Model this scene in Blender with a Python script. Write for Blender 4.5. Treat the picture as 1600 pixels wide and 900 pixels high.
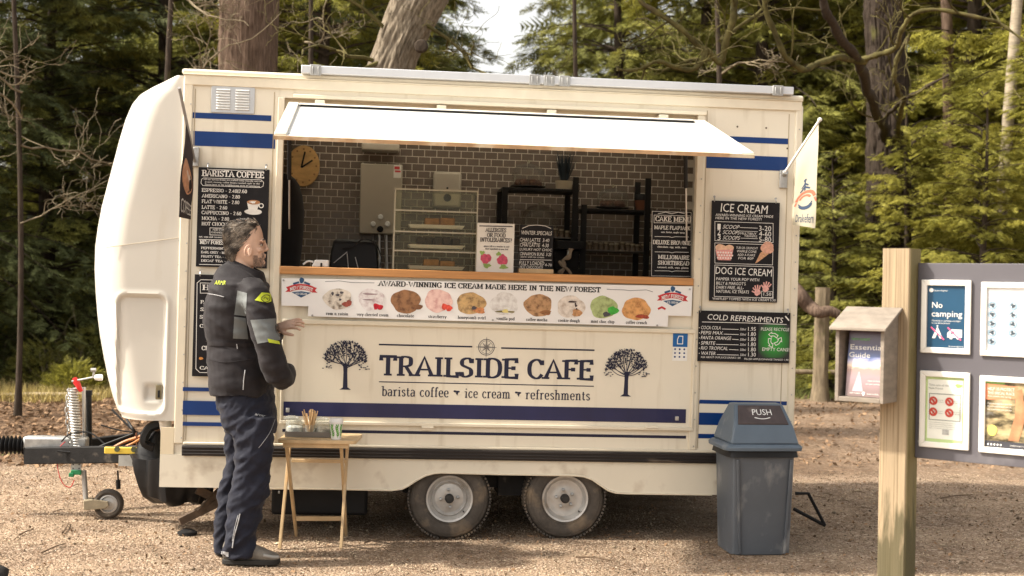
import bpy, bmesh, math, random
import numpy as np
from mathutils import Vector, Matrix, noise
from mathutils.bvhtree import BVHTree

for o in list(bpy.data.objects):
    bpy.data.objects.remove(o)
SC = bpy.context.scene
COL = SC.collection
V = Vector
PI = math.pi
rnd = random.Random(7)

# ------------------------------------------------------------------ camera
CAM = V((0, 0, 1.53))
F = 2116.0                      # focal length in photograph pixels (1600 wide)
HY = 439.2
RHO = 0.017
pit = (450 - HY) / F
R_ = V((math.cos(RHO), 0, math.sin(RHO)))
FW = V((0, math.cos(pit), -math.sin(pit)))
U_ = R_.cross(FW).normalized()
R_ = FW.cross(U_).normalized()
cd = bpy.data.cameras.new('camera')
cam = bpy.data.objects.new('camera', cd)
COL.objects.link(cam)
cam.matrix_world = Matrix(((R_.x, U_.x, -FW.x, CAM.x), (R_.y, U_.y, -FW.y, CAM.y), (R_.z, U_.z, -FW.z, CAM.z), (0, 0, 0, 1)))
cd.sensor_width = 36
cd.lens = F / 1600 * 36
cd.clip_end = 2000
cd.dof.use_dof = True
cd.dof.focus_distance = 7.8
cd.dof.aperture_fstop = 3.0
SC.camera = cam

# ------------------------------------------------------------------ world, sun, exposure
EL = math.radians(46)
AZ = math.radians(10)
TOSUN = V((-math.cos(EL) * math.cos(AZ), -math.cos(EL) * math.sin(AZ), math.sin(EL)))
w = bpy.data.worlds.new("World")
SC.world = w
w.use_nodes = True
nt = w.node_tree
bg = nt.nodes['Background']
sky = nt.nodes.new('ShaderNodeTexSky')
sky.sky_type = 'NISHITA'
sky.sun_disc = False
sky.sun_elevation = EL
sky.sun_rotation = math.atan2(TOSUN.x, TOSUN.y)
sky.dust_density = 4.0
sky.air_density = 1.0
sky.ozone_density = 1.0
hs = nt.nodes.new('ShaderNodeHueSaturation')
hs.inputs['Saturation'].default_value = 0.25
mx = nt.nodes.new('ShaderNodeMix')
mx.data_type = 'RGBA'; mx.blend_type = 'MULTIPLY'
mx.inputs[0].default_value = 1
mx.inputs[7].default_value = (1.05, 1.0, 0.92, 1)
nt.links.new(sky.outputs[0], hs.inputs['Color'])
nt.links.new(hs.outputs[0], mx.inputs[6])
nt.links.new(mx.outputs[2], bg.inputs[0])
bg.inputs[1].default_value = 0.14
sd = bpy.data.lights.new('sun', 'SUN')
sd.energy = 3.1
sd.color = (1.0, 0.92, 0.79)
sd.angle = math.radians(2.5)
sun = bpy.data.objects.new('sun', sd)
COL.objects.link(sun)
sun.rotation_euler = TOSUN.to_track_quat('Z', 'Y').to_euler()
SC.view_settings.view_transform = 'Standard'
SC.view_settings.look = 'None'
SC.view_settings.exposure = 1.24
SC.view_settings.gamma = 1
SC.render.engine = 'CYCLES'
SC.cycles.max_bounces = 7
SC.cycles.diffuse_bounces = 3
SC.cycles.glossy_bounces = 3
SC.cycles.transparent_max_bounces = 12
SC.cycles.transmission_bounces = 6
SC.cycles.caustics_reflective = False
SC.cycles.caustics_refractive = False


# ------------------------------------------------------------------ frames of reference (planes of the place seen by the camera)
def ray(px, py):
    return R_ * ((px - 800) / F) + U_ * ((450 - py) / F) + FW


def W(px, py, Y):
    """world point at distance Y along +Y"""
    d = ray(px, py)
    return CAM + d * (Y / d.y)


def G(px, py, z=0.0):
    """ground point"""
    d = ray(px, py)
    return CAM + d * ((z - CAM.z) / d.z)


class PL:
    def __init__(s, M):
        s.M = M
        s.I = M.inverted()
        s.o = s.I @ CAM
        s.R = s.I.to_3x3()

    def at(s, px, py, off=0.0):
        d = s.R @ ray(px, py)
        return s.o + d * ((off - s.o.y) / d.y)

    def rect(s, a, b, c, d, off=0.0):
        mx_, my_ = (a + c) / 2, (b + d) / 2
        return (s.at(a, my_, off).x, s.at(c, my_, off).x, s.at(mx_, d, off).z, s.at(mx_, b, off).z)


WP = PL(Matrix.Identity(4))
PSI, TAU = 0.1047, 0.0119
ex = V((math.cos(PSI) * math.cos(TAU), math.sin(PSI) * math.cos(TAU), -math.sin(TAU)))
ey = V((-math.sin(PSI), math.cos(PSI), 0))
ez = ex.cross(ey)
TM = Matrix(((ex.x, ey.x, ez.x, -1.9389), (ex.y, ey.y, ez.y, 7.797), (ex.z, ey.z, ez.z, 0), (0, 0, 0, 1)))
T = PL(TM)


def yawM(loc, a, ):
    return Matrix.Translation(loc) @ Matrix.Rotation(a, 4, 'Z')


# ------------------------------------------------------------------ materials
MATS = {}


def M(name, col, rough=0.55, metal=0.0, var=0.08, scale=6.0, bump=0.0, bscale=80.0, stretch=(1, 1, 1), col2=None, spec=0.36, alpha=1.0, trans=0.0,
      contrast=None, isl=0.0, sheen=0.0, coat=0.0, emit=None, transl=0.0, dirt=None):
    if name in MATS:
        return MATS[name]
    m = bpy.data.materials.new(name)
    m.use_nodes = True
    n = m.node_tree
    N, L = n.nodes, n.links
    p = N['Principled BSDF']
    p.inputs['Roughness'].default_value = rough
    p.inputs['Metallic'].default_value = metal
    p.inputs['Specular IOR Level'].default_value = spec
    p.inputs['Coat Weight'].default_value = coat
    p.inputs['Sheen Weight'].default_value = sheen
    if trans:
        p.inputs['Transmission Weight'].default_value = trans
    tc = N.new('ShaderNodeTexCoord')
    mp = N.new('ShaderNodeMapping')
    mp.inputs['Scale'].default_value = stretch
    L.new(tc.outputs['Object'], mp.inputs[0])
    nz = N.new('ShaderNodeTexNoise')
    nz.inputs['Scale'].default_value = scale
    nz.inputs['Detail'].default_value = 6
    nz.inputs['Roughness'].default_value = 0.6
    L.new(mp.outputs[0], nz.inputs[0])
    cr = N.new('ShaderNodeValToRGB')
    lo, hi = contrast or (0.3, 0.7)
    cr.color_ramp.elements[0].position = lo
    cr.color_ramp.elements[1].position = hi
    c1 = [max(0, c * (1 - var)) for c in col]
    c2 = col2 or [min(1, c * (1 + var)) for c in col]
    cr.color_ramp.elements[0].color = (*c1, 1)
    cr.color_ramp.elements[1].color = (*c2, 1)
    L.new(nz.outputs[0], cr.inputs[0])
    out = cr.outputs[0]
    if isl:
        ge = N.new('ShaderNodeNewGeometry')
        h = N.new('ShaderNodeHueSaturation')
        mr = N.new('ShaderNodeMapRange')
        mr.inputs[3].default_value = 1 - isl
        mr.inputs[4].default_value = 1 + isl
        L.new(ge.outputs['Random Per Island'], mr.inputs[0])
        L.new(mr.outputs[0], h.inputs['Value'])
        L.new(out, h.inputs['Color'])
        out = h.outputs[0]
    if dirt:
        dc, dscale, dth, dst = dirt      # colour, scale, threshold, stretch : shaped stains
        mp2 = N.new('ShaderNodeMapping')
        mp2.inputs['Scale'].default_value = dst
        L.new(tc.outputs['Object'], mp2.inputs[0])
        n2 = N.new('ShaderNodeTexNoise')
        n2.inputs['Scale'].default_value = dscale
        n2.inputs['Detail'].default_value = 8
        L.new(mp2.outputs[0], n2.inputs[0])
        r2 = N.new('ShaderNodeMapRange')
        r2.inputs[1].default_value = dth
        r2.inputs[2].default_value = dth + 0.2
        L.new(n2.outputs[0], r2.inputs[0])
        m2 = N.new('ShaderNodeMix')
        m2.data_type = 'RGBA'
        L.new(r2.outputs[0], m2.inputs[0])
        L.new(out, m2.inputs[6])
        m2.inputs[7].default_value = (*dc, 1)
        out = m2.outputs[2]
    L.new(out, p.inputs['Base Color'])
    if bump:
        nb = N.new('ShaderNodeTexNoise')
        nb.inputs['Scale'].default_value = bscale
        nb.inputs['Detail'].default_value = 5
        L.new(mp.outputs[0], nb.inputs[0])
        bp = N.new('ShaderNodeBump')
        bp.inputs['Strength'].default_value = bump
        bp.inputs['Distance'].default_value = 0.01
        L.new(nb.outputs[0], bp.inputs['Height'])
        L.new(bp.outputs[0], p.inputs['Normal'])
    if emit:
        p.inputs['Emission Color'].default_value = (*emit[:3], 1)
        p.inputs['Emission Strength'].default_value = emit[3]
    if transl:
        t = N.new('ShaderNodeBsdfTranslucent')
        L.new(out, t.inputs[0])
        ms = N.new('ShaderNodeMixShader')
        ms.inputs[0].default_value = transl
        L.new(p.outputs[0], ms.inputs[1])
        L.new(t.outputs[0], ms.inputs[2])
        L.new(ms.outputs[0], N['Material Output'].inputs[0])
    MATS[name] = m
    return m


def glass(name, tint=(0.9, 0.92, 0.88), op=0.12, rough=0.05):
    if name in MATS:
        return MATS[name]
    m = bpy.data.materials.new(name)
    m.use_nodes = True
    N, L = m.node_tree.nodes, m.node_tree.links
    N.remove(N['Principled BSDF'])
    tr = N.new('ShaderNodeBsdfTransparent')
    tr.inputs[0].default_value = (*tint, 1)
    gl = N.new('ShaderNodeBsdfGlossy')
    gl.inputs['Roughness'].default_value = rough
    fr = N.new('ShaderNodeFresnel')
    fr.inputs[0].default_value = 1.5
    ad = N.new('ShaderNodeMath')
    ad.operation = 'MULTIPLY'
    ad.inputs[1].default_value = .35
    L.new(fr.outputs[0], ad.inputs[0])
    ms = N.new('ShaderNodeMixShader')
    L.new(ad.outputs[0], ms.inputs[0])
    L.new(tr.outputs[0], ms.inputs[1])
    L.new(gl.outputs[0], ms.inputs[2])
    df = N.new('ShaderNodeBsdfDiffuse')
    df.inputs[0].default_value = (0.7, 0.7, 0.66, 1)
    m2 = N.new('ShaderNodeMixShader')
    m2.inputs[0].default_value = op
    L.new(ms.outputs[0], m2.inputs[1])
    L.new(df.outputs[0], m2.inputs[2])
    L.new(m2.outputs[0], N['Material Output'].inputs[0])
    MATS[name] = m
    return m


# ------------------------------------------------------------------ fonts
_fc = {}


def _bmesh_text(s):
    if s in _fc:
        return _fc[s]
    c = bpy.data.curves.new('t', 'FONT')
    c.body = s
    c.resolution_u = 2
    o = bpy.data.objects.new('t', c)
    me = o.to_mesh()
    vs = [(v.co.x, v.co.y) for v in me.vertices]
    fs = [tuple(p.vertices) for p in me.polygons]
    o.to_mesh_clear()
    bpy.data.objects.remove(o)
    bpy.data.curves.remove(c)
    _fc[s] = (vs, fs)
    return _fc[s]


_H = max(v[1] for v in _bmesh_text('H')[0])


def P_(s):
    return [tuple(float(a) for a in q.split(',')) for q in s.split()]


GL = {
    'A': (.86, 'l 0.06,0 .43,1 .8,0|l .19,.34 .67,.34', '.06,0 .8,0'),
    'B': (.74, 'l .16,0 .16,1|c .16,1 .42,1 .6,.93 .6,.63 .42,.54 .16,.54|c .16,.54 .46,.54 .66,.43 .66,.11 .46,0 .16,0', '.12,0 .12,1'),
    'C': (.76, 'c .68,.76 .55,.97 .35,.99 .14,.82 .08,.5 .14,.18 .35,.01 .55,.03 .7,.22|l .69,.72 .69,.98', ''),
    'D': (.84, 'l .16,0 .16,1|c .16,1 .45,1 .68,.85 .75,.5 .68,.15 .45,0 .16,0', '.12,0 .12,1'),
    'E': (.72, 'l .16,0 .16,1|l .08,1 .64,1 .64,.8|l .16,.52 .5,.52|l .5,.62 .5,.42|l .08,0 .66,0 .66,.22', '.12,0 .12,1'),
    'F': (.68, 'l .16,0 .16,1|l .08,1 .62,1 .62,.8|l .16,.52 .48,.52|l .48,.62 .48,.42', '.16,0 .12,1'),
    'G': (.82, 'c .68,.78 .55,.97 .36,.99 .14,.82 .08,.5 .14,.18 .36,.01 .55,.03 .7,.16|l .7,0 .7,.42|l .5,.42 .8,.42|l .69,.74 .69,.98', ''),
    'H': (.88, 'l .18,0 .18,1|l .7,0 .7,1|l .18,.52 .7,.52', '.18,0 .18,1 .7,0 .7,1'),
    'I': (.42, 'l .21,0 .21,1', '.21,0 .21,1'),
    'J': (.52, 'c .34,1 .34,.3 .28,.04 .08,.04', '.32,1'),
    'K': (.82, 'l .18,0 .18,1|l .18,.4 .66,1|l .34,.6 .72,0', '.18,0 .18,1 .66,1 .72,0'),
    'L': (.68, 'l .18,0 .18,1|l .1,0 .62,0 .62,.25', '.18,1 .14,0'),
    'M': (1.04, 'l .16,0 .16,1|l .16,1 .52,.12 .88,1|l .88,1 .88,0', '.16,0 .1,1 .94,1 .88,0'),
    'N': (.88, 'l .17,0 .17,1|l .17,1 .7,0|l .7,0 .7,1', '.17,0 .1,1 .7,1'),
    'O': (.84, 'o .42,.5 .34,.49', ''),
    'P': (.72, 'l .17,0 .17,1|c .17,1 .46,1 .64,.9 .64,.58 .46,.46 .17,.46', '.17,0 .12,1'),
    'Q': (.84, 'o .42,.5 .34,.49|l .42,.2 .78,-.16', ''),
    'R': (.8, 'l .17,0 .17,1|c .17,1 .44,1 .62,.91 .62,.6 .44,.5 .17,.5|l .4,.5 .7,0', '.17,0 .12,1 .74,0'),
    'S': (.66, 'c .56,.76 .48,.96 .3,.99 .12,.88 .12,.64 .32,.52 .52,.4 .54,.14 .34,.01 .16,.04 .09,.24|l .57,.74 .57,.98|l .08,.02 .08,.26', ''),
    'T': (.78, 'l .39,0 .39,1|l .06,.78 .06,1 .72,1 .72,.78', '.39,0'),
    'U': (.86, 'l .18,1 .18,.3|c .18,.3 .26,.05 .43,.01 .6,.05 .68,.3|l .68,.3 .68,1', '.18,1 .68,1'),
    'V': (.84, 'l .06,1 .42,0 .78,1', '.06,1 .78,1'),
    'W': (1.2, 'l .06,1 .34,0 .6,.9 .86,0 1.14,1', '.06,1 1.14,1'),
    'X': (.8, 'l .08,0 .72,1|l .08,1 .72,0', '.1,0 .7,0 .1,1 .7,1'),
    'Y': (.8, 'l .08,1 .4,.48 .72,1|l .4,.48 .4,0', '.08,1 .72,1 .4,0'),
    'Z': (.7, 'l .1,.8 .1,1 .6,1 .08,0 .62,0 .62,.22', ''),
    'a': (.58, 'c .1,.56 .2,.66 .36,.64 .44,.5 .44,.3|l .44,.4 .44,.06 .54,.03|c .44,.36 .2,.36 .08,.22 .14,.02 .32,.03 .44,.16', ''),
    'b': (.62, 'l .16,1 .16,0|c .16,.5 .3,.66 .48,.58 .55,.33 .48,.07 .3,.0 .16,.12', '.12,1'),
    'c': (.54, 'c .46,.52 .34,.65 .18,.58 .09,.33 .18,.07 .34,.0 .48,.12', ''),
    'd': (.64, 'l .48,1 .48,.04|l .48,.03 .58,.03|c .48,.5 .34,.66 .16,.58 .09,.33 .16,.07 .34,.0 .48,.12', '.42,1'),
    'e': (.56, 'l .1,.34 .47,.34|c .47,.34 .44,.58 .28,.65 .12,.55 .09,.33 .16,.08 .34,.0 .48,.1', ''),
    'f': (.4, 'c .4,.9 .3,.99 .2,.9 .18,.75|l .18,.78 .18,0|l .04,.62 .34,.62', '.18,0'),
    'g': (.58, 'o .26,.42 .17,.22|c .26,.2 .12,.12 .2,.02 .44,-.04 .46,-.2 .26,-.26 .08,-.2 .16,-.04|l .4,.6 .54,.64', ''),
    'h': (.66, 'l .16,0 .16,1|c .16,.46 .3,.64 .44,.62 .5,.46|l .5,.46 .5,0', '.16,0 .12,1 .5,0'),
    'i': (.34, 'l .17,0 .17,.64|l .17,.84 .17,.94', '.17,0 .12,.64'),
    'j': (.34, 'c .2,.64 .2,.1 .16,-.2 .02,-.2|l .2,.84 .2,.94', '.15,.64'),
    'k': (.62, 'l .16,0 .16,1|l .16,.25 .48,.62|l .28,.38 .54,0', '.16,0 .12,1 .5,0'),
    'l': (.34, 'l .17,0 .17,1', '.17,0 .12,1'),
    'm': (.98, 'l .16,0 .16,.64|c .16,.46 .28,.64 .42,.62 .48,.46|l .48,.46 .48,0|c .48,.46 .6,.64 .74,.62 .8,.46|l .8,.46 .8,0', '.16,0 .12,.64 .48,0 .8,0'),
    'n': (.66, 'l .16,0 .16,.64|c .16,.46 .3,.64 .44,.62 .5,.46|l .5,.46 .5,0', '.16,0 .12,.64 .5,0'),
    'o': (.58, 'o .29,.33 .21,.32', ''),
    'p': (.62, 'l .16,.64 .16,-.28|c .16,.5 .3,.66 .48,.58 .55,.33 .48,.07 .3,.0 .16,.12', '.12,.64 .16,-.28'),
    'r': (.48, 'l .16,0 .16,.64|c .16,.42 .24,.6 .34,.65 .44,.58', '.16,0 .12,.64'),
    's': (.48, 'c .4,.52 .3,.65 .15,.6 .12,.44 .36,.28 .4,.1 .24,.0 .1,.12', ''),
    't': (.42, 'l .18,.86 .18,.12|c .18,.14 .26,.01 .4,.08|l .04,.62 .36,.62', ''),
    'u': (.66, 'l .16,.64 .16,.2|c .16,.2 .22,.02 .36,.02 .48,.18|l .48,.64 .48,.02', '.12,.64 .44,.64'),
    'v': (.6, 'l .08,.64 .3,0 .52,.64', '.08,.64 .52,.64'),
    'w': (.84, 'l .06,.64 .24,0 .42,.58 .6,0 .78,.64', '.06,.64 .78,.64'),
    'x': (.58, 'l .08,0 .5,.64|l .08,.64 .5,0', ''),
    'y': (.58, 'l .08,.64 .3,0|l .52,.64 .2,-.26', '.08,.64 .52,.64'),
    '-': (.44, 'l .06,.4 .38,.4', ''), '–': (.5, 'l .04,.4 .46,.4', ''), '.': (.28, 'l .14,0 .14,.13', ''), ',': (.28, 'l .14,.1 .1,-.1', ''),
    '|': (.3, 'l .15,-.1 .15,1.05', ''), '?': (.56, 'c .1,.8 .28,.99 .46,.8 .4,.55 .27,.45 .27,.28|l .27,0 .27,.12', ''), ' ': (.36, '', ''),
    '0': (.66, 'o .33,.5 .24,.49', ''), '1': (.5, 'l .1,.8 .26,1 .26,0', '.26,0'), '2': (.62, 'c .1,.75 .2,.96 .38,.98 .52,.78 .42,.5 .1,.04|l .1,.02 .54,.02', ''),
    '3': (.62, 'c .1,.85 .28,.99 .48,.85 .46,.62 .26,.54|c .26,.54 .5,.48 .54,.2 .32,.01 .08,.14', ''),
    '4': (.66, 'l .46,0 .46,1 .06,.3 .6,.3', ''), '5': (.62, 'l .5,.98 .16,.98 .13,.55|c .13,.55 .36,.64 .52,.4 .44,.08 .22,.0 .08,.12', ''),
    '6': (.64, 'c .5,.9 .32,.99 .14,.75 .1,.3 .32,.01 .54,.2 .5,.52 .3,.58 .12,.4', ''), '7': (.6, 'l .08,.98 .54,.98 .22,0', ''),
    '8': (.64, 'o .32,.76 .19,.22|o .32,.27 .24,.27', ''), '9': (.64, 'c .14,.1 .32,.0 .5,.25 .54,.7 .32,.99 .1,.8 .14,.48 .34,.42 .52,.6', ''),
}


def catmull(p, n=5):
    out = []
    for i in range(len(p) - 1):
        p0 = p[max(i - 1, 0)]; p1 = p[i]; p2 = p[i + 1]; p3 = p[min(i + 2, len(p) - 1)]
        for k in range(n):
            t = k / n
            out.append(tuple(0.5 * ((2 * p1[a]) + (-p0[a] + p2[a]) * t + (2 * p0[a] - 5 * p1[a] + 4 * p2[a] - p3[a]) * t * t + (-p0[a] + 3 * p1[a] - 3 * p2[a] + p3[a]) * t ** 3) for a in range(len(p1))))
    out.append(tuple(p[-1]))
    return out


def ribbon(pts, wfun, closed=False):
    """mitred flat ribbon -> verts, faces"""
    n = len(pts)
    vs = []
    for i, p in enumerate(pts):
        a = pts[i - 1] if (i > 0 or closed) else p
        b = pts[(i + 1) % n] if (i < n - 1 or closed) else p
        d1 = V((p[0] - a[0], p[1] - a[1])); d2 = V((b[0] - p[0], b[1] - p[1]))
        if d1.length < 1e-9: d1 = d2
        if d2.length < 1e-9: d2 = d1
        d1.normalize(); d2.normalize()
        n1 = V((-d1.y, d1.x)); n2 = V((-d2.y, d2.x))
        m = n1 + n2
        if m.length < .3: m = n1
        m.normalize()
        k = 1 / max(.5, m.dot(n1))
        d = (d1 + d2)
        if d.length < 1e-6: d = d1
        d.normalize()
        ww = wfun(d) / 2 * k
        vs += [(p[0] + m.x * ww, p[1] + m.y * ww), (p[0] - m.x * ww, p[1] - m.y * ww)]
    fs = [(2 * i, 2 * i + 1, 2 * i + 3, 2 * i + 2) for i in range(n - 1)]
    if closed:
        fs.append((2 * n - 2, 2 * n - 1, 1, 0))
    return vs, fs


_gc = {}


def serif_glyph(ch, t):
    k = (ch, t)
    if k in _gc: return _gc[k]
    wd, st, sf = GL.get(ch, GL.get(ch.upper(), GL['-']))
    vs, fs, lay = [], [], []
    li = 0
    def add(v2, f2):
        nonlocal li
        b = len(vs)
        vs.extend([(a, c, li) for a, c in v2]); fs.extend([tuple(i + b for i in f) for f in f2]); li += 1
    wf = lambda d: t * (.5 + .5 * abs(d.y)) * (1.15 if abs(d.y) > .9 else 1)
    for s in [q for q in st.split('|') if q]:
        pts = P_(s[2:])
        if s[0] == 'o':
            (cx, cy), (rx, ry) = pts
            pts = [(cx + rx * math.cos(a * PI / 8), cy + ry * math.sin(a * PI / 8)) for a in range(16)]
            add(*ribbon(pts, wf, True)); continue
        if s[0] == 'c':
            pts = catmull(pts, 4)
        else:                                            # extend ends slightly
            pts = list(pts)
        add(*ribbon(pts, wf))
    for (x, y) in P_(sf) if sf else []:
        hw = t * 1.05; hh = t * .28
        y = y + (hh * .6 if y <= 0.01 else -hh * .6)
        add([(x - hw, y - hh), (x + hw, y - hh), (x + hw, y + hh), (x - hw, y + hh)], [(0, 1, 2, 3)])
    _gc[k] = (wd, vs, fs)
    return _gc[k]


# ------------------------------------------------------------------ mesh collector
class MB:
    def __init__(s):
        s.v = []; s.f = []

    def add(s, vs, fs):
        b = len(s.v)
        s.v.extend([tuple(v) for v in vs])
        s.f.extend([tuple(i + b for i in f) for f in fs])
        return s

    def box(s, x0, x1, y0, y1, z0, z1, R=None, c=None):
        vs = [V((x, y, z)) for z in (z0, z1) for y in (y0, y1) for x in (x0, x1)]
        if R is not None:
            c = V(c) if c is not None else V((0, 0, 0))
            vs = [R @ (v - c) + c for v in vs]
        return s.add(vs, [(0, 2, 3, 1), (4, 5, 7, 6), (0, 1, 5, 4), (2, 6, 7, 3), (0, 4, 6, 2), (1, 3, 7, 5)])

    def bar(s, a, b, w, h, up=(0, 0, 1)):
        a, b = V(a), V(b)
        d = (b - a).normalized()
        r = d.cross(V(up))
        if r.length < 1e-4: r = d.cross(V((0, 1, 0)))
        r.normalize(); u = r.cross(d)
        vs = [p + r * (w / 2 * i) + u * (h / 2 * j) for p in (a, b) for i, j in ((-1, -1), (1, -1), (1, 1), (-1, 1))]
        return s.add(vs, [(0, 1, 2, 3), (7, 6, 5, 4), (0, 4, 5, 1), (1, 5, 6, 2), (2, 6, 7, 3), (3, 7, 4, 0)])

    def tube(s, pts, r, n=8, caps=True):
        pts = [V(p) for p in pts]
        m = len(pts)
        if not hasattr(r, '__len__'): r = [r] * m
        vs = []
        u = None
        for i, p in enumerate(pts):
            d = (pts[min(i + 1, m - 1)] - pts[max(i - 1, 0)])
            if d.length < 1e-9: d = V((0, 0, 1))
            d.normalize()
            if u is None:
                u = d.orthogonal().normalized()
            else:
                u = (u - d * u.dot(d))
                u = u.normalized() if u.length > 1e-6 else d.orthogonal().normalized()
            w_ = d.cross(u)
            for k in range(n):
                a = 2 * PI * k / n
                vs.append(p + (u * math.cos(a) + w_ * math.sin(a)) * r[i])
        fs = [(i * n + k, i * n + (k + 1) % n, (i + 1) * n + (k + 1) % n, (i + 1) * n + k) for i in range(m - 1) for k in range(n)]
        if caps:
            fs += [tuple(range(n - 1, -1, -1)), tuple((m - 1) * n + k for k in range(n))]
        return s.add(vs, fs)

    def lathe(s, prof, c=(0, 0, 0), n=24, axis='z', caps=True, sx=1, sy=1):
        """prof list of (r, h)"""
        vs = []
        for r, h in prof:
            for k in range(n):
                a = 2 * PI * k / n
                x, y = r * math.cos(a) * sx, r * math.sin(a) * sy
                if axis == 'z': p = (c[0] + x, c[1] + y, c[2] + h)
                elif axis == 'y': p = (c[0] + x, c[1] + h, c[2] + y)
                else: p = (c[0] + h, c[1] + x, c[2] + y)
                vs.append(p)
        m = len(prof)
        fs = [(i * n + k, i * n + (k + 1) % n, (i + 1) * n + (k + 1) % n, (i + 1) * n + k) for i in range(m - 1) for k in range(n)]
        if caps:
            fs += [tuple(range(n - 1, -1, -1)), tuple((m - 1) * n + k for k in range(n))]
        return s.add(vs, fs)

    def loft(s, rings, caps=True):
        n = len(rings[0]); m = len(rings)
        vs = [p for r in rings for p in r]
        fs = [(i * n + k, i * n + (k + 1) % n, (i + 1) * n + (k + 1) % n, (i + 1) * n + k) for i in range(m - 1) for k in range(n)]
        if caps:
            fs += [tuple(range(n - 1, -1, -1)), tuple((m - 1) * n + k for k in range(n))]
        return s.add(vs, fs)

    def prism(s, poly, y0, y1):
        """poly in (x,z), extruded y0..y1"""
        n = len(poly)
        vs = [(x, y0, z) for x, z in poly] + [(x, y1, z) for x, z in poly]
        fs = [tuple(range(n)), tuple(range(2 * n - 1, n - 1, -1))] + [(i, i + n, (i + 1) % n + n, (i + 1) % n) for i in range(n)]
        return s.add(vs, fs)

    def flat(s, poly, y):
        return s.add([(x, y, z) for x, z in poly], [tuple(range(len(poly)))])

    def disc(s, x, z, r, y, n=16, rz=None):
        rz = rz or r
        return s.flat([(x + r * math.cos(2 * PI * k / n), z + rz * math.sin(2 * PI * k / n)) for k in range(n)], y)

    def blob(s, x, z, r, y, rz=None, wob=.08, seed=0, n=22):
        q = random.Random(seed); rz = rz or r
        ph = [q.uniform(0, 6.28) for _ in range(4)]
        return s.flat([(x + r * k_ * math.cos(a), z + rz * k_ * math.sin(a)) for a in [2 * PI * k / n for k in range(n)]
                       for k_ in [1 + wob * (math.sin(3 * a + ph[0]) + .6 * math.sin(5 * a + ph[1]) + .4 * math.sin(8 * a + ph[2]))]], y)

    def rib(s, pts, w_, y, closed=False):
        v2, f2 = ribbon([tuple(p) for p in pts], lambda d: w_, closed)
        return s.add([(a, y, b) for a, b in v2], f2)

    def ring(s, x, z, r, w_, y, n=20):
        return s.rib([(x + r * math.cos(2 * PI * k / n), z + r * math.sin(2 * PI * k / n)) for k in range(n)], w_, y, True)

    def text(s, st, x0, x1, z, h, y, font='sans', shear=0.0, rot=0.0, bold=0, t=.15, align='l'):
        if font == 'sans':
            vs, fs = _bmesh_text(st)
            vs = [(a / _H, b / _H, 0) for a, b in vs]
        else:
            vs, fs = [], []
            cx = 0
            for ch in st:
                wd, gv, gf = serif_glyph(ch, t)
                b = len(vs)
                vs += [(a + cx, c, l) for a, c, l in gv]
                fs += [tuple(i + b for i in f) for f in gf]
                cx += wd + .06
        if not vs: return s
        a0 = min(v[0] for v in vs); a1 = max(v[0] for v in vs)
        if x1 is None:
            k = h
            if align == 'r': x0 = x0 - (a1 - a0) * k
            if align == 'c': x0 = x0 - (a1 - a0) * k / 2
        else:
            k = (x1 - x0) / max(a1 - a0, 1e-6)
        out = []
        for a, c, l in vs:
            out.append((x0 + (a - a0) * k + shear * c * h, y - l * .00015, z + c * h + rot * (a - a0) * k))
        # one consistent facing (-y)
        fix = []
        for f in fs:
            p = [out[i] for i in f[:3]]
            ar = (p[1][0] - p[0][0]) * (p[2][2] - p[0][2]) - (p[1][2] - p[0][2]) * (p[2][0] - p[0][0])
            fix.append(tuple(f) if ar > 0 else tuple(reversed(f)))
        return s.add(out, fix)


def make_mesh(mb, name, o=V((0, 0, 0))):
    me = bpy.data.meshes.new(name)
    me.from_pydata([(a - o[0], b - o[1], c - o[2]) for a, b, c in mb.v], [], mb.f)
    me.update()
    return me


def shade(me, angle=40):
    me.polygons.foreach_set('use_smooth', [True] * len(me.polygons))
    me.set_sharp_from_angle(angle=math.radians(angle))


class Thing:
    def __init__(s, name, label, cat, pl=WP, o=(0, 0, 0), group=None, kind=None):
        s.pl = pl
        s.o = V(o)
        s.e = bpy.data.objects.new(name, None)
        s.e.empty_display_size = .1
        COL.objects.link(s.e)
        s.e.matrix_world = pl.M @ Matrix.Translation(s.o)
        s.e['label'] = label
        s.e['category'] = cat
        if group: s.e['group'] = group
        if kind: s.e['kind'] = kind

    def part(s, name, mb, mat, parent=None, bevel=0.0, smooth=True, label=None, kind=None, ang=40):
        me = mb if isinstance(mb, bpy.types.Mesh) else make_mesh(mb, name, s.o)
        ob = bpy.data.objects.new(name, me)
        COL.objects.link(ob)
        ob.parent = parent or s.e
        if not me.materials: me.materials.append(mat)
        if smooth: shade(me, ang)
        if bevel:
            b = ob.modifiers.new('b', 'BEVEL'); b.width = bevel; b.segments = 2; b.limit_method = 'ANGLE'; b.angle_limit = math.radians(40)
        if label: ob['label'] = label
        if kind: ob['kind'] = kind
        return ob


def single(name, mb, mat, label=None, cat=None, kind=None, group=None, pl=WP, o=(0, 0, 0), bevel=0, smooth=True, ang=40):
    me = make_mesh(mb, name, V(o))
    ob = bpy.data.objects.new(name, me)
    COL.objects.link(ob)
    ob.matrix_world = pl.M @ Matrix.Translation(V(o))
    me.materials.append(mat)
    if smooth: shade(me, ang)
    if bevel:
        b = ob.modifiers.new('b', 'BEVEL'); b.width = bevel; b.segments = 2; b.limit_method = 'ANGLE'; b.angle_limit = math.radians(40)
    for k, v in (('label', label), ('category', cat), ('kind', kind), ('group', group)):
        if v: ob[k] = v
    return ob


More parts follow.
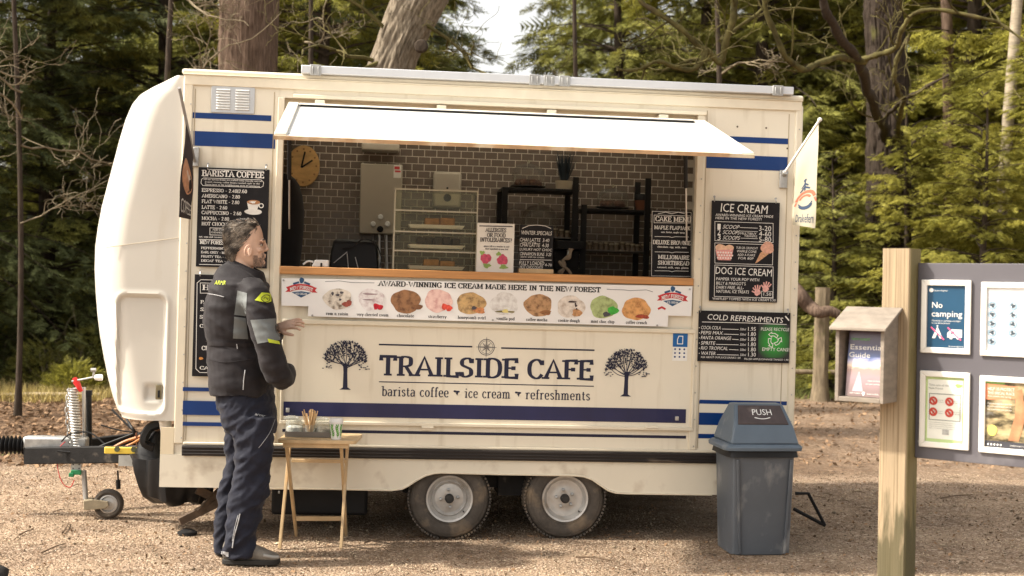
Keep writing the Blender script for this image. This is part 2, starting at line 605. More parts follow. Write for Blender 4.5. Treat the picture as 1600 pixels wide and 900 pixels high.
def np_mesh(name, verts, nper, mat=None, smooth=False):
    """verts (N,nper,3) -> one polygon per row"""
    N = verts.shape[0]
    me = bpy.data.meshes.new(name)
    me.vertices.add(N * nper)
    me.vertices.foreach_set('co', verts.astype(np.float32).ravel())
    me.loops.add(N * nper)
    me.loops.foreach_set('vertex_index', np.arange(N * nper, dtype=np.int32))
    me.polygons.add(N)
    me.polygons.foreach_set('loop_start', np.arange(0, N * nper, nper, dtype=np.int32))
    me.polygons.foreach_set('loop_total', np.full(N, nper, dtype=np.int32))
    if smooth: me.polygons.foreach_set('use_smooth', np.ones(N, dtype=bool))
    me.update(calc_edges=True)
    if mat: me.materials.append(mat)
    return me


def tri_mesh(name, vs, fs, mat=None):
    me = bpy.data.meshes.new(name)
    n = len(fs)
    me.vertices.add(len(vs)); me.vertices.foreach_set('co', vs.astype(np.float32).ravel())
    me.loops.add(n * 3); me.loops.foreach_set('vertex_index', fs.astype(np.int32).ravel())
    me.polygons.add(n)
    me.polygons.foreach_set('loop_start', np.arange(0, n * 3, 3, dtype=np.int32))
    me.polygons.foreach_set('loop_total', np.full(n, 3, dtype=np.int32))
    me.update(calc_edges=True)
    if mat: me.materials.append(mat)
    return me

# ================================================================== MATERIALS
mCream = M('cream_paint', (.79, .73, .60), rough=.35, var=.03, scale=2.5, bump=.03, bscale=12, dirt=((.60, .53, .40), 1.1, .56, (11, 1, 1.1)))
mSkirt = M('cream_paint_splashed', (.77, .71, .58), rough=.45, var=.04, scale=3, bump=.04, bscale=14, dirt=((.48, .40, .30), 2.4, .54, (2.5, 1, 2.5)))
mCreamD = M('cream_paint_worn', (.74, .64, .46), rough=.42, var=.05, scale=5, bump=.05, bscale=20, dirt=((.33, .26, .18), 2.2, .6, (1.0, 1, 5)))
mNose = M('gelcoat_cream', (.64, .61, .545), rough=.32, var=.03, scale=2, bump=.02, bscale=6, coat=.1, dirt=((.56, .51, .42), 1.3, .57, (5, 3, .9)))
mTrim = M('cream_trim', (.75, .68, .54), rough=.4, var=.05, scale=9)
mBlue = M('blue_stripe', (.002, .034, .165), rough=.35, var=.1, scale=4)
mNavy = M('navy_print', (.012, .014, .042), rough=.4, var=.1, scale=10)
mBlackP = M('black_print', (.012, .012, .015), rough=.5)
mWhite = M('white_plastic', (.8, .8, .78), rough=.35, var=.03)
mAwn = M('white_awning_skin', (.64, .635, .62), rough=.4, var=.03, scale=3, dirt=((.58, .56, .50), 2.5, .55, (1, 5, 5)))
mAlu = M('aluminium', (.6, .6, .6), rough=.35, metal=.9, var=.06, scale=20, bump=.05)
mGalv = M('galvanised_steel', (.42, .42, .41), rough=.5, metal=.7, var=.25, scale=18, bump=.1, bscale=50)
mSteel = M('grey_steel_sheet', (.33, .32, .30), rough=.45, metal=.6, var=.1)
mBlack = M('black_plastic', (.012, .012, .013), rough=.55, spec=.25, var=.2, bump=.05)
mRub = M('rubber_tyre', (.085, .072, .06), rough=.85, var=.28, scale=14, bump=.25, bscale=60, dirt=((.24, .18, .12), 7, .52, (1, 1, 1)))
mRim = M('silver_rim', (.52, .50, .47), rough=.42, metal=.35, var=.14, scale=18, dirt=((.28, .21, .14), 9, .55, (1, 1, 1)))
mHub = M('hub_black', (.03, .028, .026), rough=.6, var=.3)
mRubRail = M('rub_rail', (.028, .023, .021), rough=.5, spec=.25, var=.2, scale=8, stretch=(.3, 1, 3), dirt=((.26, .2, .15), 6, .62, (.5, 1, 3)))
mChass = M('chassis_black', (.013, .012, .012), rough=.65, spec=.2, var=.3, scale=12, bump=.15, dirt=((.12, .10, .08), 14, .60, (1, 1, 1)))
mTile = M('brown_wall_tile', (.20, .158, .128), rough=.22, var=.14, scale=5, bump=.03, isl=0)
mGrout = M('tile_grout', (.74, .68, .60), rough=.85, var=.1, scale=20)
mWoodC = M('counter_wood', (.55, .27, .10), rough=.4, var=.2, scale=9, stretch=(.4, 6, 6), coat=.1)
mInner = M('inner_wall_white', (.78, .74, .66), rough=.6)
mChalk = M('chalkboard', (.013, .012, .014), rough=.6, spec=.2, var=.25, scale=7, dirt=((.035, .032, .033), 5, .6, (1, 1, 1)))
mChalkW = M('chalk_white', (.80, .78, .74), rough=.8, var=.06, scale=60)
mRed = M('red_print', (.55, .035, .04), rough=.5)
mPaper = M('banner_vinyl', (.86, .85, .84), rough=.4, var=.02)
mTableW = M('folding_table_wood', (.60, .43, .24), rough=.45, var=.18, scale=8, stretch=(1, 1, 1), coat=.15)
mCardM = M('card_white', (.82, .8, .75), rough=.6)
mTarp = M('black_tarpaulin', (.009, .009, .010), rough=.4, spec=.3, var=.3, bump=.3, bscale=12)

# ================================================================== TRAILER
tr = Thing('catering_trailer', 'cream catering trailer with blue stripes, open serving hatch and TRAILSIDE CAFE lettering', 'trailer', T, (0, 0, 0))
L_, D_ = 3.655, 2.10
zT = T.at(760, 136).z
zT0 = zT + .006
mid = lambda px, py, off=0: T.at(px, py, off)
# opening limits
uo0, uo1 = T.at(440, 330).x, T.at(1086, 340).x
zO1 = T.at(760, 166).z               # header underside
zO0 = T.at(760, 437).z               # worktop underside
zC1 = T.at(760, 425).z
zPan = T.at(760, 507).z              # bottom of banner zone
zBot = T.at(700, 690).z              # body bottom / rub rail
zStripTop, zStripBot = T.at(700, 702).z, T.at(700, 717).z
# side wall as butted panels
mb = MB()
mb.box(0, uo0, 0, .04, zStripBot, zT - .005)
mb.box(uo1, L_, 0, .04, zStripBot, zT - .005)
mb.box(uo0, uo1, 0, .04, zO1, zT - .005)
mb.box(uo0, uo1, 0, .04, zStripBot, zO0 - .0)
tr.part('side_panel', mb, mCream, smooth=False)
# rear, far, ends, floor, ceiling
mb = MB()
mb.box(L_ - .04, L_, .041, D_ - .041, zStripBot, zT - .005)
mb.box(0, L_, D_ - .04, D_, zStripBot, zT - .005)
mb.box(0, .04, .041, D_ - .041, zStripBot, zT - .005)
tr.part('outer_shell', mb, mCream, smooth=False)
mb = MB()
sk = (.6, 3.2, .95, 1.8)  # added opening in roof and ceiling, lets daylight reach the back wall
for zz0, zz1, e0, nm_ in ((zT - .004, zT + .03, .012, 0),):
    mb.box(-e0, L_ + e0, -e0, sk[2], zz0, zz1).box(-e0, L_ + e0, sk[3], D_ + e0, zz0, zz1).box(-e0, sk[0], sk[2], sk[3], zz0, zz1).box(sk[1], L_ + e0, sk[2], sk[3], zz0, zz1)
tr.part('roof', mb, mTrim, bevel=.012)
mb = MB().box(.041, L_ - .041, .041, D_ - .041, zStripBot, zStripBot + .05)
tr.part('floor_pan', mb, mSteel, smooth=False)
mb = MB()
mb.box(.041, L_ - .041, .041, sk[2], zT - .06, zT - .02).box(.041, L_ - .041, sk[3], D_ - .041, zT - .06, zT - .02).box(.041, sk[0], sk[2], sk[3], zT - .06, zT - .02).box(sk[1], L_ - .041, sk[2], sk[3], zT - .06, zT - .02)
tr.part('added_roof_light', MB().box(sk[0] - .03, sk[1] + .03, sk[2] - .03, sk[3] + .03, zT + .031, zT + .036), M('added_opal_panel', (.8, .78, .72), rough=.5, transl=.6), smooth=False)  # added unseen translucent panel that brightens the interior with daylight
tr.part('inner_ceiling', mb, mInner, smooth=False)
tr.part('inner_wall', MB().box(.3, .32, .042, D_ - .1, zStripBot + .06, zT - .07), mInner, smooth=False)
tr.part('inner_wall', MB().box(L_ - .10, L_ - .08, .042, D_ - .1, zStripBot + .06, zT - .07), mInner, smooth=False)
# gutter mouldings along the top
z1, z2 = T.at(760, 139).z, T.at(760, 158).z
mb = MB()
mb.box(-.006, L_ + .006, -.022, .001, z1 + .012, zT - .006)
mb.box(.004, L_ + .002, -.014, .001, z2 + .02, z1 + .006)
mb.box(uo0 + .05, uo1 + .05, -.020, .001, zO1 - .001, zO1 + .022)
tr.part('gutter_moulding', mb, mTrim, bevel=.005)
# corner trims
xa = T.at(286, 300).x; xb = T.at(299, 300).x
mb = MB().box(0.0, xb - .005, -.012, .001, T.at(283, 693).z, zT - .03)
tr.part('corner_trim', mb, mTrim, bevel=.006)
mb = MB().box(L_ - .035, L_ + .012, -.012, .03, zStripBot, zT - .03)
tr.part('corner_trim', mb, mTrim, bevel=.01)
# jamb trims of the opening
for a, b in ((430, 440), (1086, 1097)):
    x0, x1 = T.at(a, 330).x, T.at(b, 340).x
    tr.part('hatch_jamb', MB().box(x0, x1, -.014, .001, zStripTop + .02, zO1), mTrim, bevel=.004)
for a in (300.5, 424, 1101, 1229):
    tr.part('panel_seam', MB().box(T.at(a, 300).x, T.at(a, 300).x + .004, -.002, .001, zStripTop + .03, z2), M('seam_sealant', (.42, .34, .22), rough=.8), smooth=False)
mb = MB().box(uo0 - .02, uo1 + .02, .045, .07, zO1 - .12, zO1 + .03)
tr.part('hatch_header', mb, mTrim, smooth=False)
# rivets
mb = MB()
for z in np.arange(zStripBot + .1, zT - .1, .16):
    for x in (T.at(292, 400).x, T.at(1091.5, 400).x, L_ - .012):
        mb.lathe([(.0045, -.017), (.003, -.020)], (x, 0, z), 6, 'y')
tr.part('rivet', mb, mGalv, kind='stuff')
# lower hatch panel (folded down leaf)
x0, x1 = T.at(441, 580).x, T.at(1081, 590).x
zp1, zp0 = T.at(760, 512).z, T.at(760, 664).z
pan = tr.part('lower_hatch_panel', MB().box(x0, x1, -.012, .001, zp0, zp1), mCream, smooth=False)
mb = MB()
mb.box(x0 - .005, x1 + .01, -.026, -.0125, zp1 - .004, zp1 + .022)
mb.box(x0 - .005, x1 + .01, -.024, -.0125, zp0 - .012, zp0 + .008)
mb.box(x1 - .002, x1 + .01, -.024, -.0125, zp0 + .008, zp1 - .004)
mb.box(x0 - .005, x0 + .004, -.024, -.0125, zp0 + .008, zp1 - .004)
tr.part('panel_frame', mb, mTrim, parent=pan, bevel=.003)
for px in (668, 1018):
    c = T.at(px, 668, -.02)
    mb = MB().box(c.x - .035, c.x + .035, -.03, -.0245, c.z - .014, c.z + .014)
    mb.tube([(c.x - .035, -.031, c.z), (c.x + .035, -.031, c.z)], .006, 8)
    tr.part('panel_hinge', mb, mTrim, parent=pan)
mb = MB()
for px, py in ((450, 640), (450, 672), (1056, 653)):
    c = T.at(px, py)
    mb.box(c.x - .01, c.x + .01, -.035, -.012, c.z - .012, c.z + .012)
tr.part('catch', mb, mAlu, parent=pan, bevel=.002)


def stripe(a, b, c, d, y0=-.0015, name='stripe', parent=None):
    x0, x1, z0, z1_ = T.rect(a, b, c, d)
    tr.part(name, MB().box(x0, x1, y0, y0 + .002, z0, z1_), mBlue, smooth=False, parent=parent)


stripe(301, 178, 424, 187); stripe(302, 207, 430, 230)
stripe(1103, 214, 1232, 223); stripe(1103, 243, 1231, 265)
stripe(286, 606, 428, 612, -.0135); stripe(286, 627, 428, 649, -.0135); stripe(286, 660, 428, 666, -.0135)
stripe(1093, 626, 1240, 632); stripe(1092, 646, 1240, 665); stripe(1091, 679, 1240, 686)
stripe(1093, 626, 1092, 632)
x0, x1, z0, z1_ = T.rect(443, 633, 1071, 655)
tr.part('stripe', MB().box(x0, x1, -.0145, -.0125, z0, z1_), M('navy_stripe', (.014, .018, .075), rough=.3, var=.25, scale=2, stretch=(1, 1, .2), coat=.2), parent=pan, smooth=False)
x0, x1, z0, z1_ = T.rect(441, 675.5, 1072, 680)
tr.part('stripe', MB().box(x0, x1, -.0015, .001, z0, z1_), mNavy, smooth=False)
# small screws with rust marks on right panel top
mb = MB()
for px, py in ((1152, 198), (1197, 200), (340, 162), (380, 163), (1230, 232), (1110, 165)):
    c = T.at(px, py); mb.disc(c.x, c.z, .006, -.0022, 8)
tr.part('screw', mb, M('rusty_screw', (.12, .09, .06), rough=.8), smooth=False)

# lettering on the lower panel
ly = -.0135


def tt(mb, s, px0, px1, pyc, hpx, off, font='sans', **k):
    """text between px0..px1, vertically centred on pyc, cap height hpx (photo pixels) on trailer plane"""
    a, b = T.at(px0, pyc, off), T.at(px1, pyc, off)
    c = T.at((px0 + px1) / 2, pyc, off)
    h = hpx * (a.y * 0 + (T.M @ c - CAM).y) / F
    return mb.text(s, a.x, b.x, c.z - h / 2, h, off, font, **k)


mb = tt(MB(), 'TRAILSIDE CAFE', 592, 928, 575, 29, ly, 'serif', t=.18)
tr.part('lettering', mb, mNavy, parent=pan, smooth=False, label='navy TRAILSIDE CAFE name in slab letters')
mb = MB()
tt(mb, 'barista coffee', 596, 701, 612, 15, ly, 'serif', t=.13)
tt(mb, 'ice cream', 726, 797, 614.5, 15, ly, 'serif', t=.13)
tt(mb, 'refreshments', 821, 922, 617, 15, ly, 'serif', t=.13)
for px in (713, 809):
    c = T.at(px, 613.5 + (px - 713) * .02, ly)
    mb.blob(c.x - .008, c.z + .008, .010, ly, .006, seed=1, n=10)
    mb.blob(c.x + .009, c.z + .006, .012, ly, .006, seed=2, n=10)
    mb.flat([(c.x - .006, c.z + .002), (c.x + .006, c.z - .018), (c.x + .012, c.z + .0015)], ly - .0003)
tr.part('lettering', mb, mNavy, parent=pan, smooth=False, label='small tagline barista coffee, ice cream, refreshments')
mb = MB()
for a, b, py, wd in ((592, 738, 540, 2.4), (783, 929, 545.5, 2.4), (592, 928, 600, 1.5)):
    p, q = T.at(a, py, ly), T.at(b, py, ly)
    m_ = T.at((a + b) / 2, py, ly).z
    mb.rib([(p.x, m_), (q.x, m_)], wd / 264, ly)
tr.part('rule_line', mb, mNavy, parent=pan, smooth=False)
c = T.at(760, 542.5, ly)
mb = MB().ring(c.x, c.z, .047, .0035, ly).ring(c.x, c.z, .038, .0018, ly)
for k in range(8):
    a = k * PI / 4
    r = .060 if k % 2 == 0 else .034
    mb.flat([(c.x + r * math.cos(a), c.z + r * math.sin(a)), (c.x + .009 * math.cos(a + .5), c.z + .009 * math.sin(a + .5)), (c.x, c.z)][::-1], ly - .0004)
    mb.rib([(c.x + r * math.cos(a), c.z + r * math.sin(a)), (c.x + .009 * math.cos(a - .5), c.z + .009 * math.sin(a - .5))], .0018, ly - .0007)
tr.part('compass_emblem', mb, mNavy, parent=pan, smooth=False)


def tree_emblem(cx, cz, s, seed, flip):
    q = random.Random(seed)
    mb = MB()
    X = lambda x, z: (cx + x * s * flip, cz + z * s)
    # trunk: width 0.09 tall; emblem box 1 x 1.2
    st = [(-.13, -.6), (-.05, -.55), (-.045, -.2), (-.06, .0), (.05, .0), (.045, -.2), (.06, -.54), (.14, -.6)]
    y = ly
    tr_ = [X(a, b) for a, b in st]
    mb.flat(tr_, y)
    for k in range(15):
        a = PI * (.02 + .96 * k / 14)
        r = .38 + q.uniform(-.04, .06)
        p0 = V((0, -.08 + q.uniform(-.05, .08)))
        p2 = V((math.cos(a) * (r + .12), .12 + math.sin(a) * r * .95))
        p1 = (p0 + p2) / 2 + V((q.uniform(-.05, .05), q.uniform(-.09, .0)))
        pts = catmull([tuple(p0), tuple(p1), tuple(p2)], 4)
        mb.rib([X(*p) for p in pts], s * .017, y - .0002 * (k + 1))
    for k in range(430):
        a = q.uniform(-.12, PI + .12)
        rr = q.random() ** .38
        x = math.cos(a) * .5 * rr; z = .1 + math.sin(a) * .46 * rr
        if z < .08 and abs(x) < .15: continue
        if z < .04 and q.random() < .4: continue
        x += q.uniform(-.02, .02)
        r = q.uniform(.015, .032)
        c_ = X(x, z); th = q.uniform(0, PI)
        dx, dz = math.cos(th) * r * s, math.sin(th) * r * s
        mb.flat([(c_[0] - dx, c_[1] - dz), (c_[0] + dz * .6, c_[1] - dx * .6), (c_[0] + dx, c_[1] + dz), (c_[0] - dz * .6, c_[1] + dx * .6)], y - .0035 - .000006 * k)
    for side in (-1, 1):
        for k in range(14):
            x = side * q.uniform(.3, .55); z = q.uniform(-.12, .06)
            c_ = X(x, z); r = .014 * s
            mb.flat([(c_[0] - r * 2, c_[1]), (c_[0], c_[1] - r), (c_[0] + r * 2, c_[1]), (c_[0], c_[1] + r)], y - .007 - .00001 * k)
    return mb


c = T.at(540, 569, ly)
tr.part('tree_emblem', tree_emblem(c.x, c.z, .248, 3, 1), mNavy, parent=pan, smooth=False)
c = T.at(979, 581, ly)
tr.part('tree_emblem', tree_emblem(c.x, c.z, .245, 4, -1), mNavy, parent=pan, smooth=False)

# hygiene sticker
x0, x1, z0, z1_ = T.rect(1051, 520, 1074, 564, -.014)
st_ = tr.part('sticker', MB().box(x0, x1, -.0145, -.013, z0, z1_), mCardM, smooth=False)
zm = z1_ - (z1_ - z0) * .5
tr.part('sticker_panel', MB().flat([(x0, zm), (x1, zm), (x1, z1_), (x0, z1_)], -.0155), M('sticker_blue', (.01, .12, .36), rough=.4), parent=st_, smooth=False)
mb = MB().rib([(x0 + .028, zm + .018), (x1 - .03, zm + .018), (x1 - .03, z1_ - .02), (x0 + .036, z1_ - .02), (x0 + .028, zm + .045)], .005, -.0165, True)
tr.part('emblem', mb, mWhite, parent=st_, smooth=False)
mb = MB()
for i in range(3):
    for j in range(3):
        mb.blob(x0 + .015 + .028 * i, zm - .014 - .023 * j, .006, -.0156, seed=i * 3 + j, n=8)
tr.part('emblem', mb, mBlue, parent=st_, smooth=False)

# vent grille
x0, x1, z0, z1_ = T.rect(330, 135, 398, 177)
vg = tr.part('vent_grille', MB().box(x0, x1, -.006, .001, z0, z1_), mAlu, bevel=.002)
for j in range(2):
    for i in range(8):
        a0 = x0 + .03 + j * (x1 - x0 - .03) / 2 * 1.0
        a1 = a0 + (x1 - x0) / 2 - .045
        zz = z0 + .018 + i * (z1_ - z0 - .03) / 8
        mb = MB().add([(a0, -.0065, zz), (a1, -.0065, zz), (a1, -.020, zz + .003), (a0, -.020, zz + .003), (a0, -.0065, zz + .013), (a1, -.0065, zz + .013)],
                      [(0, 1, 2, 3), (3, 2, 5, 4), (0, 3, 4), (1, 5, 2)])
        tr.part('louvre', mb, mWhite, parent=vg, smooth=False)

# roof rail
za, zb_ = T.at(850, 122, -.01).z, T.at(850, 133, -.01).z
xa, xb = T.at(471, 116, -.01).x, T.at(1237, 149, -.01).x
rr = tr.part('roof_rail', MB().box(xa, xb, -.05, .06, zb_ + .002, za + .008), M('rail_aluminium', (.62, .63, .65), rough=.4, metal=.5, var=.04), bevel=.004)
mb = MB().box(xa, xb, .061, .9, zb_ + .004, za + .002)
tr.part('solar_panel', mb, M('solar_dark', (.02, .025, .05), rough=.2), smooth=False)
for px in (493, 835, 858, 882, 1215):
    c = T.at(px, 118 + (px - 493) * .042, -.05)
    tr.part('rail_clip', MB().box(c.x - .032, c.x + .032, -.058, -.0505, zb_ - .008, za + .012).box(c.x - .02, c.x - .012, -.066, -.0585, zb_, za).box(c.x + .012, c.x + .02, -.066, -.0585, zb_, za), mGalv, parent=rr, bevel=.002)

# awning hatch
h0, h1 = T.at(452, 164, -.03), T.at(1102, 190, -.03)
hw = h1.x - h0.x
off = -.4
while True:
    a, b = T.at(427, 212, off), T.at(1177, 240, off)
    if (b.x - a.x) <= hw or off < -2: break
    off -= .01
print('awning off', off, a, b, h0, h1)
zh = (T.at(777, 177, -.03)).z
zo = (T.at(800, 227, off)).z
ax0 = (h0.x + a.x) / 2; ax1 = (h1.x + b.x) / 2
S_ = V((0, off + .03, zo - zh)); Ls = S_.length; S_.normalize()
Nn = V((1, 0, 0)).cross(S_); Nn = Nn if Nn.z > 0 else -Nn
AW = lambda x, s, n: V((x, -.03, zh)) + S_ * s + Nn * n


def abox(mb, x0, x1, s0, s1, n0, n1):
    vs = [AW(x, s, n) for n in (n0, n1) for s in (s0, s1) for x in (x0, x1)]
    return mb.add(vs, [(0, 2, 3, 1), (4, 5, 7, 6), (0, 1, 5, 4), (2, 6, 7, 3), (0, 4, 6, 2), (1, 3, 7, 5)])


aw = tr.part('awning_hatch', abox(MB(), ax0 + .004, ax1 - .004, .004, Ls - .004, -.014, 0), mAwn, smooth=False)
mb = MB()
abox(mb, ax0, ax0 + .06, 0, Ls, .0005, .016)
abox(mb, ax1 - .07, ax1, 0, Ls, .0005, .012)
abox(mb, ax0 + .061, ax1 - .071, 0, .05, .0005, .014)
tr.part('awning_frame', mb, M('awning_frame', (.70, .67, .60), rough=.4, var=.04), parent=aw, bevel=.004)
tr.part('rubber_seal', abox(MB(), ax0 + .07, ax1 - .08, .052, .066, .0008, .012), mBlack, parent=aw, smooth=False)
tr.part('awning_edge', abox(MB(), ax0, ax1, Ls, Ls + .012, -.016, .004), M('awning_edge_wood', (.5, .33, .19), rough=.7, var=.25, scale=8, dirt=((.75, .68, .52), 6, .5, (1, 1, 1))), parent=aw, smooth=False)
for k_ in range(1, 4):
    xj = ax0 + (ax1 - ax0) * k_ / 4
    tr.part('awning_joint', abox(MB(), xj - .002, xj + .002, .07, Ls - .01, .0002, .0022), M('joint_grey', (.5, .49, .46), rough=.5), parent=aw, smooth=False)
for px, py in ((500, 160), (690, 169), (862, 179), (1037, 187)):
    c = T.at(px, py, -.03)
    tr.part('awning_hinge', MB().box(c.x - .028, c.x + .028, -.035, .044, zh - .004, zh + .034).tube([(c.x - .03, -.036, zh + .004), (c.x + .03, -.036, zh + .004)], .008, 8), mTrim, parent=aw, bevel=.003)
mb = MB()
for px, py in ((448, 207), (805, 223), (1150, 235)):
    xx = T.at(px, py, off).x
    for i in range(6):
        abox(mb, xx + i * .012, xx + i * .012 + .009, Ls - .09, Ls - .085 + rnd.uniform(0, .008), .0004, .001)
tr.part('scuff_mark', mb, mBlack, parent=aw, smooth=False, kind='stuff')
# gas struts
for side, (pA, pB, pC) in enumerate((((453, 220), (454, 277), (452, 357)), ((1090, 245), (1083, 300), (1073, 376)))):
    offA = off * .55
    A_ = AW(ax0 + .04, Ls * .5, -.03) if side == 0 else AW(ax1 - .17, Ls * .22, -.03)
    C_ = T.at(pC[0], pC[1], .03)
    B_ = A_ * .5 + C_ * .5
    gs = tr.part('gas_strut', MB().tube([A_, B_], .012, 10), mBlack)
    tr.part('strut_rod', MB().tube([B_, C_], .005, 8), mAlu, parent=gs)
# interior
yb = 1.9
bw = tr.part('back_wall', MB().box(.33, L_ - .11, yb + .0035, yb + .04, zStripBot + .06, zT - .07), mGrout, smooth=False)
pA = T.at(600, 300, yb).x; pB = T.at(619.2, 300, yb).x
pw = abs(pB - pA); ph = pw * .585
tw, th_ = pw - .0055, ph - .0055
tile_me = None
zt0 = T.at(760, 232, yb).z
rows = []
cells = []
for r in range(0, 22):
    for cidx in range(0, 40):
        xx = .36 + cidx * pw + (pw / 2 if r % 2 else 0)
        zz = zt0 + .08 - r * ph
        if xx > L_ - .15 - pw: continue
        cells.append((xx, zz))
vis = [c for c in cells if T.at(438, 300, yb).x < c[0] + tw and c[0] < T.at(1090, 300, yb).x and c[1] < T.at(760, 226, yb).z]
vis.sort(key=lambda c: -c[1])
print('tiles', len(cells), len(vis))
tmb = MB().box(0, tw, 0, .01, 0, th_)
keep = set(vis[:300])
for c in vis[:300]:
    ob = tr.part('tile', tile_me or tmb, mTile, parent=bw, smooth=False, bevel=.0015)
    tile_me = ob.data
    ob.location = (c[0], yb + rnd.uniform(0, .0015), c[1])
mb = MB()
for c in cells:
    if c in keep: continue
    mb.box(c[0], c[0] + tw, yb, yb + .01, c[1], c[1] + th_)
tr.part('tile', mb, mTile, parent=bw, smooth=False, kind='stuff')
# counter worktop
x0, x1 = uo0 + .002, uo1 - .004
wt = tr.part('worktop', MB().box(x0, x1, -.03, .55, zO0 + .0, zC1), mWoodC, bevel=.004)
mb = MB().box(x0 + .01, x1 - .01, .04, .06, zStripBot + .06, zO0 - .001)
tr.part('counter_front', mb, mInner, smooth=False)
# strip light
x0, x1, z0, z1_ = T.rect(565, 226, 624, 235, 1.7)
tr.part('strip_light', MB().box(x0, x1, 1.70, 1.89, z0, z1_ + .01), M('light_casing', (.55, .5, .42), rough=.5), bevel=.01)
mb = MB().box(.5, 3.3, 1.2, yb - .005, zC1 - .14, zC1 - .1)
tr.part('rear_worktop', mb, M('dark_worktop', (.05, .045, .04), rough=.4), smooth=False)

# skirt with wheel arch
pts = [(268.5, 700), (1122, 716), (1240, 716)]
zs1 = T.at(700, 716).z
bot = [(1240, 774), (1112, 773), (980, 771), (962, 770), (950, 766), (938, 758), (925, 749), (912, 744.5), (898, 743), (780, 741), (690, 738.5), (678, 739.5), (665, 743),
       (650, 751), (638, 759), (628, 764), (612, 766), (520, 764), (400, 763), (268.5, 761)]
pb = [T.at(*p, -.01) for p in bot]
zl = pb[-1].z
poly = [(-.075, zs1 + .0), (L_ + .002, zs1)] + [(p.x, p.z) for p in pb[:-1]] + [(-.075, zl)]
poly[2] = (L_ + .002, poly[2][1])
tr.part('skirt', MB().prism(poly[::-1], -.012, .006), mSkirt, smooth=False)
mb = MB()
ar = [(p.x, p.z) for p in pb[1:-1]]
tr.part('arch_lip', MB().tube([(x, -.012, z) for x, z in ar], .006, 6), mTrim)
tr.part('skirt_end', MB().box(-.075, -.06, .008, .6, zl, zs1 + .05), mSkirt, smooth=False)
tr.part('far_skirt', MB().box(-.07, L_, D_ + .002, D_ + .014, zl, zs1), mSkirt, smooth=False)
tr.part('rear_skirt', MB().box(L_ - .012, L_ + .001, .02, D_, zl, zs1), mSkirt, smooth=False)
mb = MB().box(-.075, .0, -.011, .005, zs1 + .001, T.at(285, 668).z)
tr.part('skirt_upstand', mb, mCreamD, smooth=False, label='cream upstand at the front corner')
# rub rail
xr0 = T.at(285, 701).x
rb = tr.part('rub_rail', MB().box(xr0, L_ + .004, -.032, -.0125, zStripBot - .001, zStripTop + .002), mRubRail, bevel=.004)
for k in range(3):
    zz = zStripBot + .008 + k * .018
    tr.part('rail_rib', MB().box(xr0 + .002, L_, -.037, -.0325, zz, zz + .008), mRubRail, parent=rb, bevel=.002)
tr.part('sill_ledge', MB().box(xr0 + .005, L_ + .002, -.016, .0, zStripTop + .004, zStripTop + .02), mTrim, bevel=.004)

